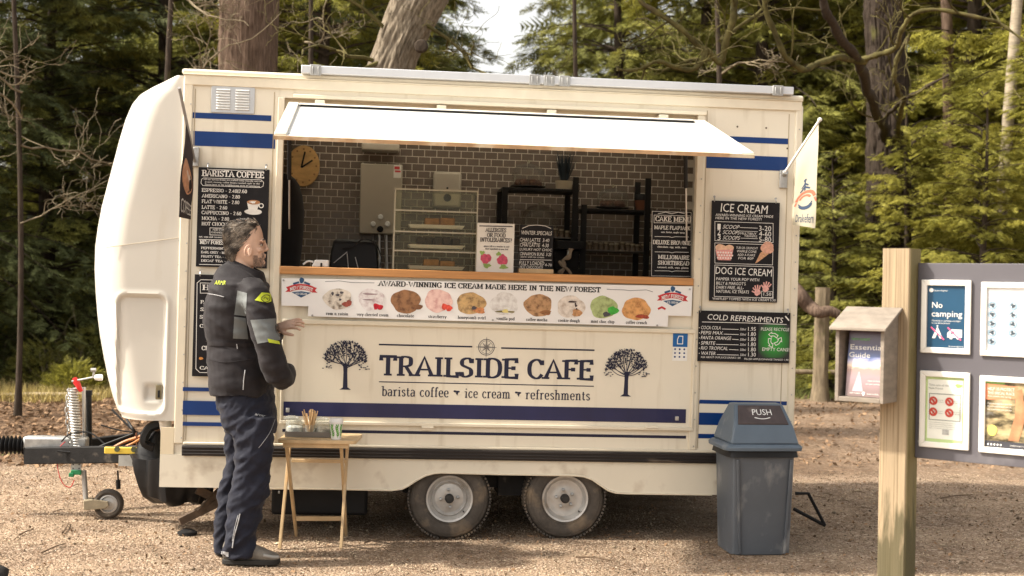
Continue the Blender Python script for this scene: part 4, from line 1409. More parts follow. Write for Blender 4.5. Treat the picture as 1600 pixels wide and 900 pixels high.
# --- cold refreshments board
x0, x1, z0, z1 = T.rect(1091, 487, 1234, 566, O)
b4 = Thing('menu_board', 'wide black COLD REFRESHMENTS board with green recycling corner under the ice cream board', 'menu board', T, ((x0 + x1) / 2, O, z0))
b4.part('panel', MB().box(x0, x1, O, O + .012, z0, z1), mChalk, bevel=.001)
mb = MB()
C1('COLD REFRESHMENTS', 1105, 1223, 496.5, 8.5, shear=.15, rot=-.022)
for i, (r, e, p_) in enumerate((('COCA COLA', 1126, '1.95'), ('PEPSI MAX', 1129, '1.80'), ('FANTA ORANGE', 1142, '1.80'), ('SPRITE', 1117, '1.80'), ('RIO TROPICAL', 1137, '1.80'), ('WATER', 1118, '1.30'))):
    y = 512 + i * 8.0
    C1(r, 1095, e, y, 5.2, shear=.18); C1('330ml', 1156, 1165, y + 2.5, 3.6, shear=.2); C1(p_, 1169, 1181, y + 2, 6)
    lin(mb, T, [(e + 2, y + 2), (1154, y + 2.8)], .8, o)
    c = T.at(1092.6, y, o); mb.disc(c.x, c.z, .0028, o - .0002, 6)
C1('PLEASE RECYCLE', 1189, 1233, 514.5, 4.8, shear=.05); C1('EMPTY CANS!', 1191, 1233, 546, 5.2, shear=.05)
C1('ASK ABOUT OUR JUICE DRINKS 1.80', 1095, 1157, 558.5, 2.8, shear=.1); C1('FILLED APPLE/ORANGE TANGO 1.90', 1163, 1232, 561.5, 2.8, shear=.1)
lin(mb, T, [(1097, 503), (1164, 504.5), (1229, 507)], .9, o - .0002); lin(mb, T, [(1227, 494), (1233, 501)], 2, o - .0001)
b4.part('lettering', mb, mChalkW, smooth=False)
# green glow print: soft green patch
gm = bpy.data.materials.new('green_chalk_patch'); gm.use_nodes = True
N, Lk = gm.node_tree.nodes, gm.node_tree.links
tcn = N.new('ShaderNodeTexCoord'); gr = N.new('ShaderNodeTexGradient'); gr.gradient_type = 'SPHERICAL'
mpn = N.new('ShaderNodeMapping'); c = T.at(1213, 533, o)
hw_, hh_ = (x1 - T.at(1186, 530, o).x) / 2, .13
x5 = T.at(1185, 530, o).x
mpn.inputs['Location'].default_value = (-(((x5 + x1) / 2) - (x0 + x1) / 2) / .115, 0, -(c.z - z0) / .125)
mpn.inputs['Scale'].default_value = (1 / .115, .001, 1 / .125)
Lk.new(tcn.outputs['Object'], mpn.inputs[0]); Lk.new(mpn.outputs[0], gr.inputs[0])
cr_ = N.new('ShaderNodeValToRGB'); cr_.color_ramp.elements[0].color = (.018, .017, .019, 1); cr_.color_ramp.elements[1].color = (.02, .34, .03, 1); cr_.color_ramp.elements[1].position = .75
Lk.new(gr.outputs[0], cr_.inputs[0]); Lk.new(cr_.outputs[0], N['Principled BSDF'].inputs['Base Color'])
b4.part('green_patch', MB().flat([(x5, z0 + .03), (x1 - .003, z0 + .03), (x1 - .003, z1 - .07), (x5, z1 - .07)], o + .0008), gm, smooth=False)
s = sc(T, 1210, 530, o); c = T.at(1209.5, 531, o)
mb = MB()
for k in range(3):
    a = PI / 2 - k * 2 * PI / 3
    R2 = lambda x, z: (c.x + (x * math.cos(a) - z * math.sin(a)) * s, c.z + (x * math.sin(a) + z * math.cos(a)) * s)
    mb.rib([R2(*p) for p in ((7, -6), (10, -1), (10, 4), (12, 4), (8, 9), (4, 4), (6, 4), (6, 0), (3, -4))], 1.1 * s, o - .0002, True)
b4.part('recycling_symbol', mb, mChalkW, smooth=False)
hooks(b4, ((1094, 484.5), (1231, 488.5)), O)

# --- ice cream banner
O2 = -.033
P = lambda a, b, f=O2: (T.at(a, b, f).x, T.at(a, b, f).z)
bn = Thing('ice_cream_banner', 'white vinyl ice cream banner with ten scoops hung below the serving counter', 'banner', T, (T.at(760, 500, O2).x, O2, T.at(760, 500, O2).z))
poly = [P(440, 434.5), P(440, 477.5), P(482, 478.5), P(481, 494), P(700, 501), P(1028, 510), P(1043, 510.5), P(1044, 493), P(1080, 494), P(1082, 447.5), P(760, 441)]
bn.part('vinyl', MB().prism(poly, O2, O2 + .002), mPaper, smooth=False)
ob = O2 - .0012
mb = MB()
tp_(mb, T, 'AWARD-WINNING ICE CREAM MADE HERE IN THE NEW FOREST', 590, 939, 447.6, 7.6, ob, 'serif', t=.21, rot=-.0)
mb.v = [(x, y, z - (x - 1.15) * .0015) for x, y, z in mb.v]
bn.part('lettering', mb, mBlackP, smooth=False)
mb = MB()
lin(mb, T, [(508, 440), (530, 438.8), (550, 441.5), (585, 442)], 1.0, ob); lin(mb, T, [(948, 452), (975, 453), (985, 454), (1010, 453), (1020, 456)], 1.0, ob)
bn.part('flourish', mb, M('grey_print', (.25, .25, .27)), smooth=False)
scoops = [('rum n raisin', 527.5, 467, 22, 16.5, (.66, .60, .52), (.20, .15, .11), 509, 544), ('very cherried cream', 580, 467.5, 20, 17, (.75, .70, .70), (.55, .45, .46), 557, 607),
          ('chocolate', 634, 471, 23, 18.5, (.30, .15, .07), (.14, .06, .03), 620, 647), ('strawberry', 685, 470, 21.5, 18, (.78, .52, .47), (.62, .32, .3), 669, 698),
          ('honeycomb swirl', 736, 474, 23, 17, (.55, .36, .16), (.2, .12, .06), 715, 759), ('vanilla pod', 788, 475, 22, 18, (.74, .72, .70), (.58, .55, .52), 775, 804),
          ('coffee mocha', 841, 477, 22, 17.5, (.48, .28, .14), (.2, .1, .05), 822, 855), ('cookie dough', 892, 479.5, 22, 17.5, (.72, .65, .58), (.5, .4, .32), 872, 906),
          ('mint choc chip', 943, 480, 21.5, 17.5, (.42, .5, .22), (.26, .3, .12), 923, 960), ('coffee crunch', 994, 483, 22.5, 17.5, (.68, .35, .13), (.42, .18, .06), 978, 1011)]
mbc = MB()
for i, (nm, cx, cy, rx, ry, ca, cb, t0, t1) in enumerate(scoops):
    s = sc(T, cx, cy, ob); c = T.at(cx, cy, ob)
    mt = M('scoop_' + nm.replace(' ', '_'), ca, rough=.6, var=.0, col2=ca, scale=26, bump=.0)
    cr_ = [n_ for n_ in mt.node_tree.nodes if n_.type == 'VALTORGB'][0]
    cr_.color_ramp.elements[0].color = (*cb, 1); cr_.color_ramp.elements[0].position = .36; cr_.color_ramp.elements[1].position = .50
    e_ = cr_.color_ramp.elements.new(.68); e_.color = (*[min(.9, q * 1.25) for q in ca], 1)
    bn.part('scoop_print', MB().blob(c.x, c.z, rx * s, ob, ry * s, .045, i, 30), mt, smooth=False, label='printed scoop of ' + nm)
    tp_(mbc, T, nm, t0, t1, (490 + (cx - 527) * .0295), 4.6, ob, 'serif', t=.17)
    rd = M('topping_red', (.5, .015, .03), rough=.5, var=.4, scale=50)
    def blobs(lst, mat, dz=.0006):
        m_ = MB()
        for k, (dx, dy, a, b_) in enumerate(lst): m_.blob(c.x + dx * s, c.z - dy * s, a * s, ob - dz - .0002 * k, b_ * s, .12, k + i, 12)
        bn.part('topping_print', m_, mat, smooth=False)
    if i == 0: blobs([(13, 8, 6, 4), (18, 6, 4, 5)], M('raisin', (.3, .07, .05), var=.4, scale=50)); blobs([(0, -6, 3, 2), (6, -10, 3, 2), (-8, -8, 2, 3), (4, 1, 2, 2)], M('raisin_dark', (.08, .07, .08)))
    if i == 1: blobs([(8, 11, 4.5, 5), (14, 12, 5, 4)], rd); blobs([(-2, -8, 12, 1.2), (-4, 1, 9, 1)], M('ripple', (.3, .2, .22)))
    if i == 2: blobs([(19, 8, 8, 4)], M('choc_chunk', (.2, .09, .04), var=.3, scale=50))
    if i == 3: blobs([(10, 9, 5, 5), (17, 11, 5, 5)], M('berry', (.7, .08, .05), var=.4, scale=60))
    if i == 4: blobs([(8, 9, 6, 4), (15, 11, 7, 5)], M('honeycomb', (.6, .25, .1), var=.4, scale=60)); blobs([(5, 7, 4, 3)], M('raisin_dark', (.06, .05, .05)), .0012)
    if i == 5: blobs([(-4, 12, 10, 1.6), (10, 12, 7, 1.4)], M('pod_green', (.2, .17, .06), var=.4)); blobs([(2, 11, 5, 3)], M('vanilla_flower', (.8, .68, .25)), .0012)
    if i == 6: blobs([(12, 11, 9, 4)], M('mocha_bits', (.3, .13, .05), var=.4, scale=70))
    if i == 7: blobs([(10, 9, 8, 6)], M('cookie_bits', (.52, .27, .12), var=.4, scale=70)); blobs([(2, -8, 7, 1.5), (8, -2, 2, 2), (7, -5, 1.5, 1.5), (9, 3, 1.5, 1.5)], M('choc_chip', (.05, .03, .03)), .0012)
    if i == 8: blobs([(15, 5, 9, 6.5)], M('mint_leaf', (.06, .42, .05), var=.3, scale=30)); blobs([(5, 11, 6, 4)], M('raisin_dark', (.05, .04, .04)), .0012)
    if i == 9: blobs([(8, 11, 9, 3), (15, 12, 6, 3)], M('crunch_red', (.35, .06, .03), var=.5, scale=80))
bn.part('lettering', mbc, mBlackP, smooth=False, label='ten small flavour names')
for cx, cy in ((471, 451), (1051, 464.5)):
    s = sc(T, cx, cy, ob); c = T.at(cx, cy, ob)
    mb = MB()
    pts = [(c.x + x * s, c.z + (3 - (x / 24) ** 2 * 7) * s) for x in range(-20, 21, 5)]
    mb.rib(pts, 9 * s, ob - .0004)
    mb.flat([(c.x - 25 * s, c.z - 6 * s), (c.x - 16 * s, c.z - 5 * s), (c.x - 16 * s, c.z + 3 * s), (c.x - 24 * s, c.z + 2 * s), (c.x - 21 * s, c.z - 2 * s)], ob)
    mb.flat([(c.x + 16 * s, c.z - 5 * s), (c.x + 25 * s, c.z - 6 * s), (c.x + 21 * s, c.z - 2 * s), (c.x + 24 * s, c.z + 2 * s), (c.x + 16 * s, c.z + 3 * s)], ob)
    lg = bn.part('crest_ribbon', mb, mRed, smooth=False, label='red NEW FOREST ribbon crest')
    mb = MB().text('NEW FOREST', c.x - 18 * s, c.x + 18 * s, c.z - 2 * s, 5 * s, ob - .0012, 'serif', t=.2)
    mb.v = [(x, y, z + (3 - ((x - c.x) / s / 24) ** 2 * 7 - 1.5) * s) for x, y, z in mb.v]
    bn.part('lettering', mb, mWhite, parent=lg, smooth=False)
    mb = MB().flat([(c.x - 15 * s, c.z - 6 * s), (c.x, c.z - 14 * s), (c.x + 15 * s, c.z - 6 * s), (c.x, c.z - 4 * s)], ob - .0002)
    mb.blob(c.x, c.z + 13 * s, 3.6 * s, ob, 4.5 * s, .06, 1)
    mb.rib([(c.x - 13 * s, c.z + 7 * s), (c.x - 4 * s, c.z + 10 * s)], 3 * s, ob).rib([(c.x + 4 * s, c.z + 10 * s), (c.x + 13 * s, c.z + 7 * s)], 3 * s, ob)
    bn.part('crest_print', mb, M('crest_navy', (.03, .09, .2)), parent=lg, smooth=False)
    bn.part('lettering', MB().text('ICE CREAM', c.x - 9 * s, c.x + 9 * s, c.z - 9.5 * s, 2.8 * s, ob - .0012, 'serif', t=.2), mWhite, parent=lg, smooth=False)
c = T.at(1034, 483, ob); s = sc(T, 1034, 483, ob)
bn.part('topping_print', MB().rib([(c.x - 6 * s, c.z), (c.x, c.z + 3 * s), (c.x + 6 * s, c.z)], 3 * s, ob), mRed, smooth=False)
mb = MB()
for px, py in ((443, 438), (488, 493), (770, 500), (1027, 508.5), (1078, 452)):
    p = T.at(px, py, O2 - .004); mb.lathe([(.006, O2 - .005), (.006, O2)], (p.x, 0, p.z), 8, 'y')
bn.part('eyelet', mb, mGalv, kind='stuff')

# ================================================================== INTERIOR THINGS
yb = 1.88
# wall clock
c = T.at(474, 259, yb - .04); s = sc(T, 474, 259, yb - .04)
ck = Thing('wall_clock', 'round pale wooden wall clock with black hands on the tiled wall', 'clock', T, (c.x, yb - .04, c.z))
ck.part('face', MB().lathe([(29.5 * s, yb - .01), (30 * s, yb - .03), (29 * s, yb - .04), (0, yb - .041)], (c.x, 0, c.z), 40, 'y', caps=False, sx=.85, sy=1.08), M('clock_wood', (.62, .38, .15), rough=.55, var=.25, scale=7, stretch=(1, 1, 3)))
mb = MB().rib([(c.x - 3 * s, c.z - 3 * s), (c.x + 2 * s, c.z + 22 * s)], 2.6 * s, yb - .046).rib([(c.x - 3 * s, c.z - 3 * s), (c.x + 14 * s, c.z + 9 * s)], 2.6 * s, yb - .0465)
ck.part('hands', mb, mBlack, smooth=False)
mb = MB()
for k in range(12):
    a = k * PI / 6
    mb.disc(c.x + 20 * s * math.cos(a), c.z + 26 * s * math.sin(a), 1.6 * s, yb - .0455, 8)
ck.part('hour_mark', mb, M('clock_mark', (.3, .15, .06)), smooth=False)
# water heater
yh = 1.74
x0, x1, z0, z1 = T.rect(562, 256, 628, 366, yh)
wh = Thing('water_heater', 'grey wall mounted water heater with three knobs and a sticker', 'water heater', T, ((x0 + x1) / 2, yh + .1, z0))
wh.part('casing', MB().box(x0, x1, yh, 1.89, z0, z1), M('heater_grey', (.42, .38, .31), rough=.4, metal=.2, var=.04), bevel=.008)
s = sc(T, 595, 340, yh)
for a, b, r, m_ in ((583, 350, 4.2, mWhite), (594.5, 339, 4.2, mWhite), (605.5, 350, 4.2, mWhite), (594, 358, 5, mBlack)):
    c = T.at(a, b, yh)
    wh.part('knob', MB().lathe([(r * s, yh), (r * s, yh - .015), (r * .7 * s, yh - .02), (0, yh - .02)], (c.x, 0, c.z), 16, 'y', caps=False), m_)
x2, x3, z2, z3 = T.rect(615, 258, 627, 278, yh)
stk = wh.part('sticker', MB().flat([(x2, z2), (x3, z2), (x3, z3), (x2, z3)], yh - .002), mCardM, smooth=False)
wh.part('sticker_print', MB().rib([(x2 + .005, z3 - .02), (x3 - .012, z3 - .02)], .02, yh - .003).rib([(x2 + .01, z3 - .045), (x3 - .005, z3 - .045)], .012, yh - .003), mRed, parent=stk, smooth=False)
for a in (592, 603):
    p, q = T.at(a, 366, 1.8), T.at(a + 1, 420, 1.8)
    wh.part('pipe', MB().tube([p, q], .012, 8), mAlu)
# towel dispenser
yd = 1.76
x0, x1, z0, z1 = T.rect(677, 268, 721, 325, yd)
td = Thing('towel_dispenser', 'pale plastic paper towel dispenser with round dark hole high on the tiled wall', 'dispenser', T, ((x0 + x1) / 2, yd + .1, z0))
td.part('casing', MB().box(x0, x1, yd, 1.89, z0, z1), M('dispenser_white', (.5, .45, .37), rough=.45), bevel=.02)
c = T.at(699, 309, yd); td.part('window', MB().lathe([(.028, yd - .002), (0, yd - .003)], (c.x, 0, c.z), 18, 'y', caps=False), mBlack)
c = T.at(699, 294, yd); td.part('lock', MB().lathe([(.008, yd - .002), (0, yd - .003)], (c.x, 0, c.z), 10, 'y', caps=False), mBlack)
zc_ = zC1 + .001
# display case
gls = glass('clear_acrylic', (.95, .95, .88), .02)
gle = M('acrylic_edge', (.66, .62, .48), rough=.2, var=.05, trans=.3)
ya, yb2 = .2, .5
x0, x1, _, z1 = T.rect(616, 295, 745, 424, ya)
dc = Thing('display_case', 'clear acrylic display case with three tiers of cakes on the counter', 'display case', T, ((x0 + x1) / 2, .35, zc_))
mb = MB()
for (a, b, c_, d) in ((x0, x0 + .003, ya, yb2), (x1 - .003, x1, ya, yb2), (x0 + .004, x1 - .004, ya, ya + .003), (x0 + .004, x1 - .004, yb2 - .003, yb2)):
    mb.box(a, b, c_, d, zc_, z1 - .004)
dc.part('pane', mb, gls, smooth=False)
tiers = [T.at(680, y, ya).z for y in (297, 330, 363, 393)]
for z in tiers:
    sh_ = dc.part('shelf', MB().box(x0 + .004, x1 - .004, ya + .004, yb2 - .004, z - .002, z + .002), gls, smooth=False)
    dc.part('edge', MB().box(x0 - .002, x1 + .002, ya - .003, ya, z - .005, z + .004).box(x0 - .002, x0 + .002, ya, yb2, z - .004, z + .004).box(x1 - .002, x1 + .002, ya, yb2, z - .004, z + .004), gle, parent=sh_, smooth=False)
for x, y in ((x0, ya), (x1, ya), (x0, yb2), (x1, yb2)):
    dc.part('corner_post', MB().box(x - .004, x + .004, y - .004, y + .004, zc_, z1), gle, smooth=False)
mBr = M('cake_brown', (.42, .20, .07), rough=.8, var=.35, scale=30, bump=.4); mDk = M('brownie_dark', (.035, .022, .016), rough=.6, var=.4, scale=30, bump=.5)
for (ty, a, b, mt, nm, n_, hh, cat_) in ((358, 663, 711, mBr, 'two slabs of golden flapjack on a white tray, top tier of the display case', 2, .045, 'flapjack'), (389, 650, 719, mDk, 'row of dark chocolate brownies on a white tray, middle tier of the display case', 5, .045, 'brownies'), (421, 661, 711, mBr, 'caramel shortbread slices on a white tray, bottom tier of the display case', 2, .035, 'shortbread')):
    zz = T.at(680, ty, .35).z if ty < 420 else zc_ + .006
    xa, xb = T.at(637, ty, .3).x, T.at(725, ty, .3).x
    ck_ = Thing('cake_tray', nm, cat_, T, ((xa + xb) / 2, .35, zz))
    ck_.part('tray', MB().loft([[(xa + .015, ya + .045, zz), (xb - .015, ya + .045, zz), (xb - .015, yb2 - .04, zz), (xa + .015, yb2 - .04, zz)], [(xa, ya + .03, zz + .022), (xb, ya + .03, zz + .022), (xb, yb2 - .02, zz + .022), (xa, yb2 - .02, zz + .022)]]), mWhite, smooth=False)
    xa, xb = T.at(a, ty, .3).x, T.at(b, ty, .3).x
    for k in range(n_):
        w_ = (xb - xa) / n_
        ck_.part('slice', MB().box(xa + k * w_ + .003, xa + (k + 1) * w_ - .003, ya + .08 + rnd.uniform(0, .02), yb2 - .08, zz + .023, zz + .023 + hh + rnd.uniform(-.004, .006)), mt, bevel=.006)
# bag
x0, x1, z0, z1 = T.rect(517, 374, 590, 425, .45)
z0 = zc_
bg_ = Thing('shoulder_bag', 'black square padded bag standing on the counter behind the card reader', 'bag', T, ((x0 + x1) / 2, .5, z0))
mb = MB().loft([[(x0 - .005, .40, z0), (x1 + .01, .40, z0), (x1, .6, z0), (x0, .6, z0)], [(x0, .41, z0 + .1), (x1, .42, z0 + .1), (x1, .6, z0 + .1), (x0, .6, z0 + .1)], [(x0 + .015, .43, z1 - .02), (x1 - .01, .43, z1 - .02), (x1 - .01, .6, z1), (x0 + .01, .6, z1)], [(x0 + .04, .46, z1), (x1 - .04, .46, z1), (x1 - .04, .58, z1), (x0 + .04, .58, z1)]])
bg_.part('body', mb, mBlack, bevel=.012)
bg_.part('strap', MB().tube(catmull([(x0 + .07, .40, z1 - .06), (x0 + .13, .39, z1 - .05), (x0 + .19, .39, z1 - .0), (x1 - .02, .40, z1 - .02), (x1 + .02, .4, z1 - .1), (x1 + .015, .4, z0 + .01)], 5), .004, 6), mBlack)
bg_.part('strap', MB().tube([(x0 + .02, .395, z0 + .03), (x0 + .1, .39, z0 + .1)], .003, 5).tube([(x0 + .11, .39, z0), (x0 + .1, .39, z0 + .09)], .003, 5).tube([(x0 + .17, .39, z0), (x0 + .15, .39, z0 + .07)], .003, 5), M('strap_grey', (.4, .4, .4)))
# card reader
x0, x1, z0, z1 = T.rect(487, 406, 514, 423, .1)
cr2 = Thing('card_reader', 'small white card reader on the counter by the left jamb', 'card reader', T, ((x0 + x1) / 2, .12, zc_))
cr2.part('body', MB().prism([(x0, zc_), (x1, zc_), (x1, z1), (x0 + .02, z1)], .06, .16), mWhite, bevel=.006)
c = T.at(502, 414, .06); cr2.part('button', MB().box(c.x - .005, c.x + .005, .055, .0595, c.z - .012, c.z + .012), mBlack)
cr2.part('cable_arm', MB().tube(catmull([(x0 + .01, .08, z1 - .015), (x0 - .02, .08, z1 - .01), (x0 - .05, .08, zc_ + .012)], 5), .006, 6), mWhite)
# black coat
x0, x1, z0, z1 = T.rect(438, 276, 475, 424, .5)
mb = MB()
rg = []
for (py, xr) in ((272, 452), (278, 460), (288, 467), (305, 472), (330, 475), (360, 474), (390, 471), (432, 466)):
    p = T.at(xr, py, .5); cx_ = T.at(436, py, .5).x
    rx = p.x - cx_
    rg.append([(cx_ + rx * math.cos(a), .55 + .12 * math.sin(a) * (1 + .1 * math.sin(6 * a)), p.z) for a in [2 * PI * k / 24 for k in range(24)]])
rg[-1] = [(a, b, max(c_, zc_ - .3)) for a, b, c_ in rg[-1]]
ct = Thing('hanging_coat', 'black coat hanging inside the hatch under the clock', 'coat', T, (x0, .55, z0))
ct.part('cloth', MB().loft(rg[::-1]), M('black_cloth', (.012, .012, .014), rough=.95, var=.2, sheen=.1, bump=.2, bscale=15))
ct.part('hanger_hook', MB().tube([(x0 + .03, .55, z1 - .01), (x0 + .03, .55, z1 + .12), (x0 + .045, .55, z1 + .14)], .003, 6), mGalv)
# allergy card
x0, x1, z0, z1 = T.rect(745, 349, 803, 426, .08)
ac = Thing('counter_card', 'white ALLERGIES OR FOOD INTOLERANCES card propped up on the counter', 'sign', T, ((x0 + x1) / 2, .1, zc_))
ac.part('card', MB().box(x0, x1, .08, .086, zc_, z1), mCardM, smooth=False)
oc = .078
mb = MB()
for s_, a, b, y, h in (('ALLERGIES', 758, 791, 359.5, 6), ('OR FOOD', 761, 790, 367.5, 6), ('INTOLERANCES?', 750, 800, 375, 6), ('please talk to a member of staff', 756, 796, 385, 2.4), ('about ingredients in your food', 758, 794, 389, 2.4)):
    tp_(mb, T, s_, a, b, y, h, oc, 'serif', t=.2)
lin(mb, T, [(749, 353), (801, 354)], 1.6, oc)
ac.part('lettering', mb, M('dark_grey_print', (.06, .055, .06)), smooth=False)
s = sc(T, 770, 400, oc)
for a, b in ((759, 404), (785, 406)):
    c = T.at(a, b, oc)
    ac.part('tub_print', MB().blob(c.x, c.z, 8.5 * s, oc, 8 * s, .1, a), M('raspberry_print', (.6, .09, .16), var=.3, scale=60), smooth=False)
    ac.part('leaf_print', MB().blob(c.x - 6 * s, c.z + 9 * s, 4 * s, oc - .0005, 3 * s, .2, a).blob(c.x + 2 * s, c.z - 11 * s, 6 * s, oc - .0005, 3.5 * s, .2, b), M('leaf_green_print', (.3, .45, .12), var=.3), smooth=False)
# winter specials
x0, x1, z0, z1 = T.rect(812, 352, 864, 420, .1)
ws = Thing('chalkboard', 'black WINTER SPECIALS chalkboard on a pale wooden foot beside the allergy card', 'chalkboard', T, ((x0 + x1) / 2, .1, zc_))
zf = T.at(838, 420, .1).z
ws.part('panel', MB().box(x0, x1, .1, .11, zf, z1), mChalk, bevel=.001)
ws.part('foot', MB().box(x0 - .002, x1 + .002, .06, .15, zc_, zf - .001), mTableW, bevel=.003)
oc = .0985
mb = MB()
for s_, a, b, y, h in (('WINTER SPECIALS', 814, 862, 364, 6), ('CHAI LATTE  3-40', 812, 858, 375, 5.5), ('with oat milk', 816, 838, 379, 2.6), ('CHAI LATTE  4-30', 812, 857, 383, 5.5), ('LUXURY HOT CHOC', 812, 862, 390, 4), ('CINNAMON BUNS  3-20', 812, 861, 397, 5), ('warm with ice cream', 813, 850, 401.5, 2.8), ('FULLY LOADED', 811, 850, 411, 6), ('HOT CHOCOLATE', 812, 848, 417.5, 5), ('4-70', 851, 862, 414, 4)):
    tp_(mb, T, s_, a, b, y, h, oc, shear=.12)
lin(mb, T, [(812, 405.5), (862, 406.5)], .8, oc); lin(mb, T, [(816, 357), (826, 352.5), (838, 351.5), (852, 353), (861, 357)], .9, oc)
ws.part('lettering', mb, mChalkW, smooth=False)
# cake menu
x0, x1, z0, z1 = T.rect(1018, 329, 1081, 433, .1)
cm = Thing('chalkboard', 'black CAKE MENU board with white border leaning inside the right end of the hatch', 'chalkboard', T, ((x0 + x1) / 2, .1, zc_))
cm.part('panel', MB().box(x0, x1, .1, .11, zc_, z1), mChalk, bevel=.001)
mb = MB()
for s_, a, b, y, h in (('CAKE MENU', 1024, 1080, 342.5, 7.5), ('MAPLE FLAPJACK', 1022, 1079, 356, 5.5), ('DELUXE BROWNIE', 1020, 1079, 379, 6), ('MILLIONAIRE', 1028, 1077, 402, 6), ('SHORTBREAD', 1028, 1077, 411, 6), ('oats, butter, maple syrup', 1033, 1070, 363, 2.6), ('chocolate, egg, milk, nuts', 1027, 1073, 386, 2.6), ('caramel, milk, soya, gluten', 1027, 1076, 418, 2.6)):
    tp_(mb, T, s_, a, b, y, h, oc, 'serif', t=.18)
for y in (369.5, 393.5, 423): lin(mb, T, [(1023, y), (1045, y + .3), (1050, y + 1.5), (1055, y + .3), (1076, y + .8)], .7, oc)
lin(mb, T, [(1022, 336), (1079, 337.5), (1079, 348.5), (1022, 348)], .7, oc, True)
lin(mb, T, [(1019, 330), (1080, 332), (1080, 432), (1018, 431)], .6, oc - .0002, True)
lin(mb, T, [(1028, 334), (1040, 331.5), (1050, 334), (1060, 331.5), (1070, 334)], .8, oc)
cm.part('lettering', mb, mChalkW, smooth=False)
# shelves (black) standing against the wall
def shelf_unit(px0, px1, ytop, ymid, label, posts, top_over):
    ys, ye = 1.45, 1.8
    x0, x1 = T.at(px0, ytop, ys).x, T.at(px1, ytop, ys).x
    zt = T.at((px0 + px1) / 2, ytop, ys).z; zm = T.at((px0 + px1) / 2, ymid, ys).z
    zl = zC1 - .1
    u = Thing('shelf_unit', label, 'shelf', T, ((x0 + x1) / 2, 1.6, zl))
    u.part('shelf', MB().box(x0, x1, ys, ye, zt - .02, zt), mBlack, bevel=.003)
    u.part('shelf', MB().box(x0, x1, ys, ye, zm - .012, zm), M('shelf_edge_metal', (.12, .11, .10), rough=.4), bevel=.002)
    for p, top in posts:
        xx = T.at(p, ytop, ys).x; zz = T.at(p, top, ys).z
        for y in (ys - .025, ye + .003):
            u.part('post', MB().box(xx - .02, xx + .02, y, y + .022, zl, zz), mBlack)
    return u, zt, zm, ys


u1, zt1, zm1, ys1 = shelf_unit(785, 905, 294, 369, 'black metal shelf rack behind the WINTER SPECIALS board', ((789, 294), (899, 277)), 0)
u2, zt2, zm2, ys2 = shelf_unit(909, 1017, 327, 391, 'black metal shelf rack left of the CAKE MENU board', ((1011, 279), (912, 320)), 0)
# cake domes
domeg = glass('dome_glass', (.9, .88, .84), .06)


def dome(px, ybase, ytop, rpx, zb, y, label, hl):
    s = sc(T, px, ybase, y); r = rpx * s; c = T.at(px, ybase, y)
    h = (ybase - ytop) * s
    u = Thing('cake_dome', label, 'cake dome', T, (c.x, y, zb))
    u.part('stand', MB().lathe([(r * .6, 0), (r * .55, .012), (r * 1.06, .016), (r * 1.06, .024), (0, .024)], (c.x, y, zb), 28), M('stand_dark', (.03, .022, .02), rough=.4))
    zz = zb + .025
    u.part('glass_cover', MB().lathe([(r, 0), (r, h * .5), (r * .88, h * .75), (r * .6, h * .93), (r * .1, h)], (c.x, y, zz), 28, caps=False), domeg)
    u.part('knob', MB().lathe([(.004, h), (.012, h + .012), (.012, h + .02), (0, h + .026)], (c.x, y, zz), 12, caps=False), gle)
    q = random.Random(px)
    for k in range(6):
        a = k * PI / 3
        u.part('bun', MB().lathe([(.0, 0), (.03, .003), (.035, .02), (.025, .04), (0, .045)], (c.x + r * .55 * math.cos(a), y + r * .55 * math.sin(a), zz), 10), M('bun_dark', (.12, .05, .03), rough=.7, var=.4, scale=20))


dome(825, 293, 258, 26, zt1, 1.62, 'glass cake dome over dark buns on the upper shelf, left of the spiky plant', 0)
dome(842, 368, 324, 29, zm1, 1.62, 'large shiny glass cake dome on the lower shelf, above the WINTER SPECIALS board', 1)
dome(957, 327, 297, 25, zt2, 1.62, 'glass cake dome on the rack shelf beside the terracotta pot', 0)
# spiky plant
c = T.at(881, 294, 1.62); s = sc(T, 881, 294, 1.62)
pl_ = Thing('potted_plant', 'dark spiky plant in a cream pot on the upper shelf', 'plant', T, (c.x, 1.62, zt1))
pl_.part('pot', MB().lathe([(0, 0), (12 * s, 0), (14 * s, 15 * s), (13 * s, 15 * s), (12 * s, 12 * s), (0, 12 * s)], (c.x, 1.62, zt1), 24, caps=False), M('pot_cream', (.48, .41, .3), rough=.6))
mb = MB(); q = random.Random(5)
for k in range(90):
    a = q.uniform(0, 2 * PI); sp = q.uniform(.02, .42); hl = q.uniform(.7, 1) * 56 * s
    b0 = V((c.x + .02 * math.cos(a), 1.62 + .02 * math.sin(a), zt1 + 12 * s))
    tip = b0 + V((math.cos(a) * math.sin(sp), math.sin(a) * math.sin(sp), math.cos(sp))) * hl
    pr_ = V((-math.sin(a), math.cos(a), 0)) * .0045
    m_ = (b0 + tip) / 2
    mb.add([b0 - pr_, b0 + pr_, m_ + pr_, tip, m_ - pr_], [(0, 1, 2, 3, 4)])
pl_.part('leaves', mb, M('dark_blade', (.02, .03, .04), rough=.5, isl=.4), smooth=False, kind='stuff')
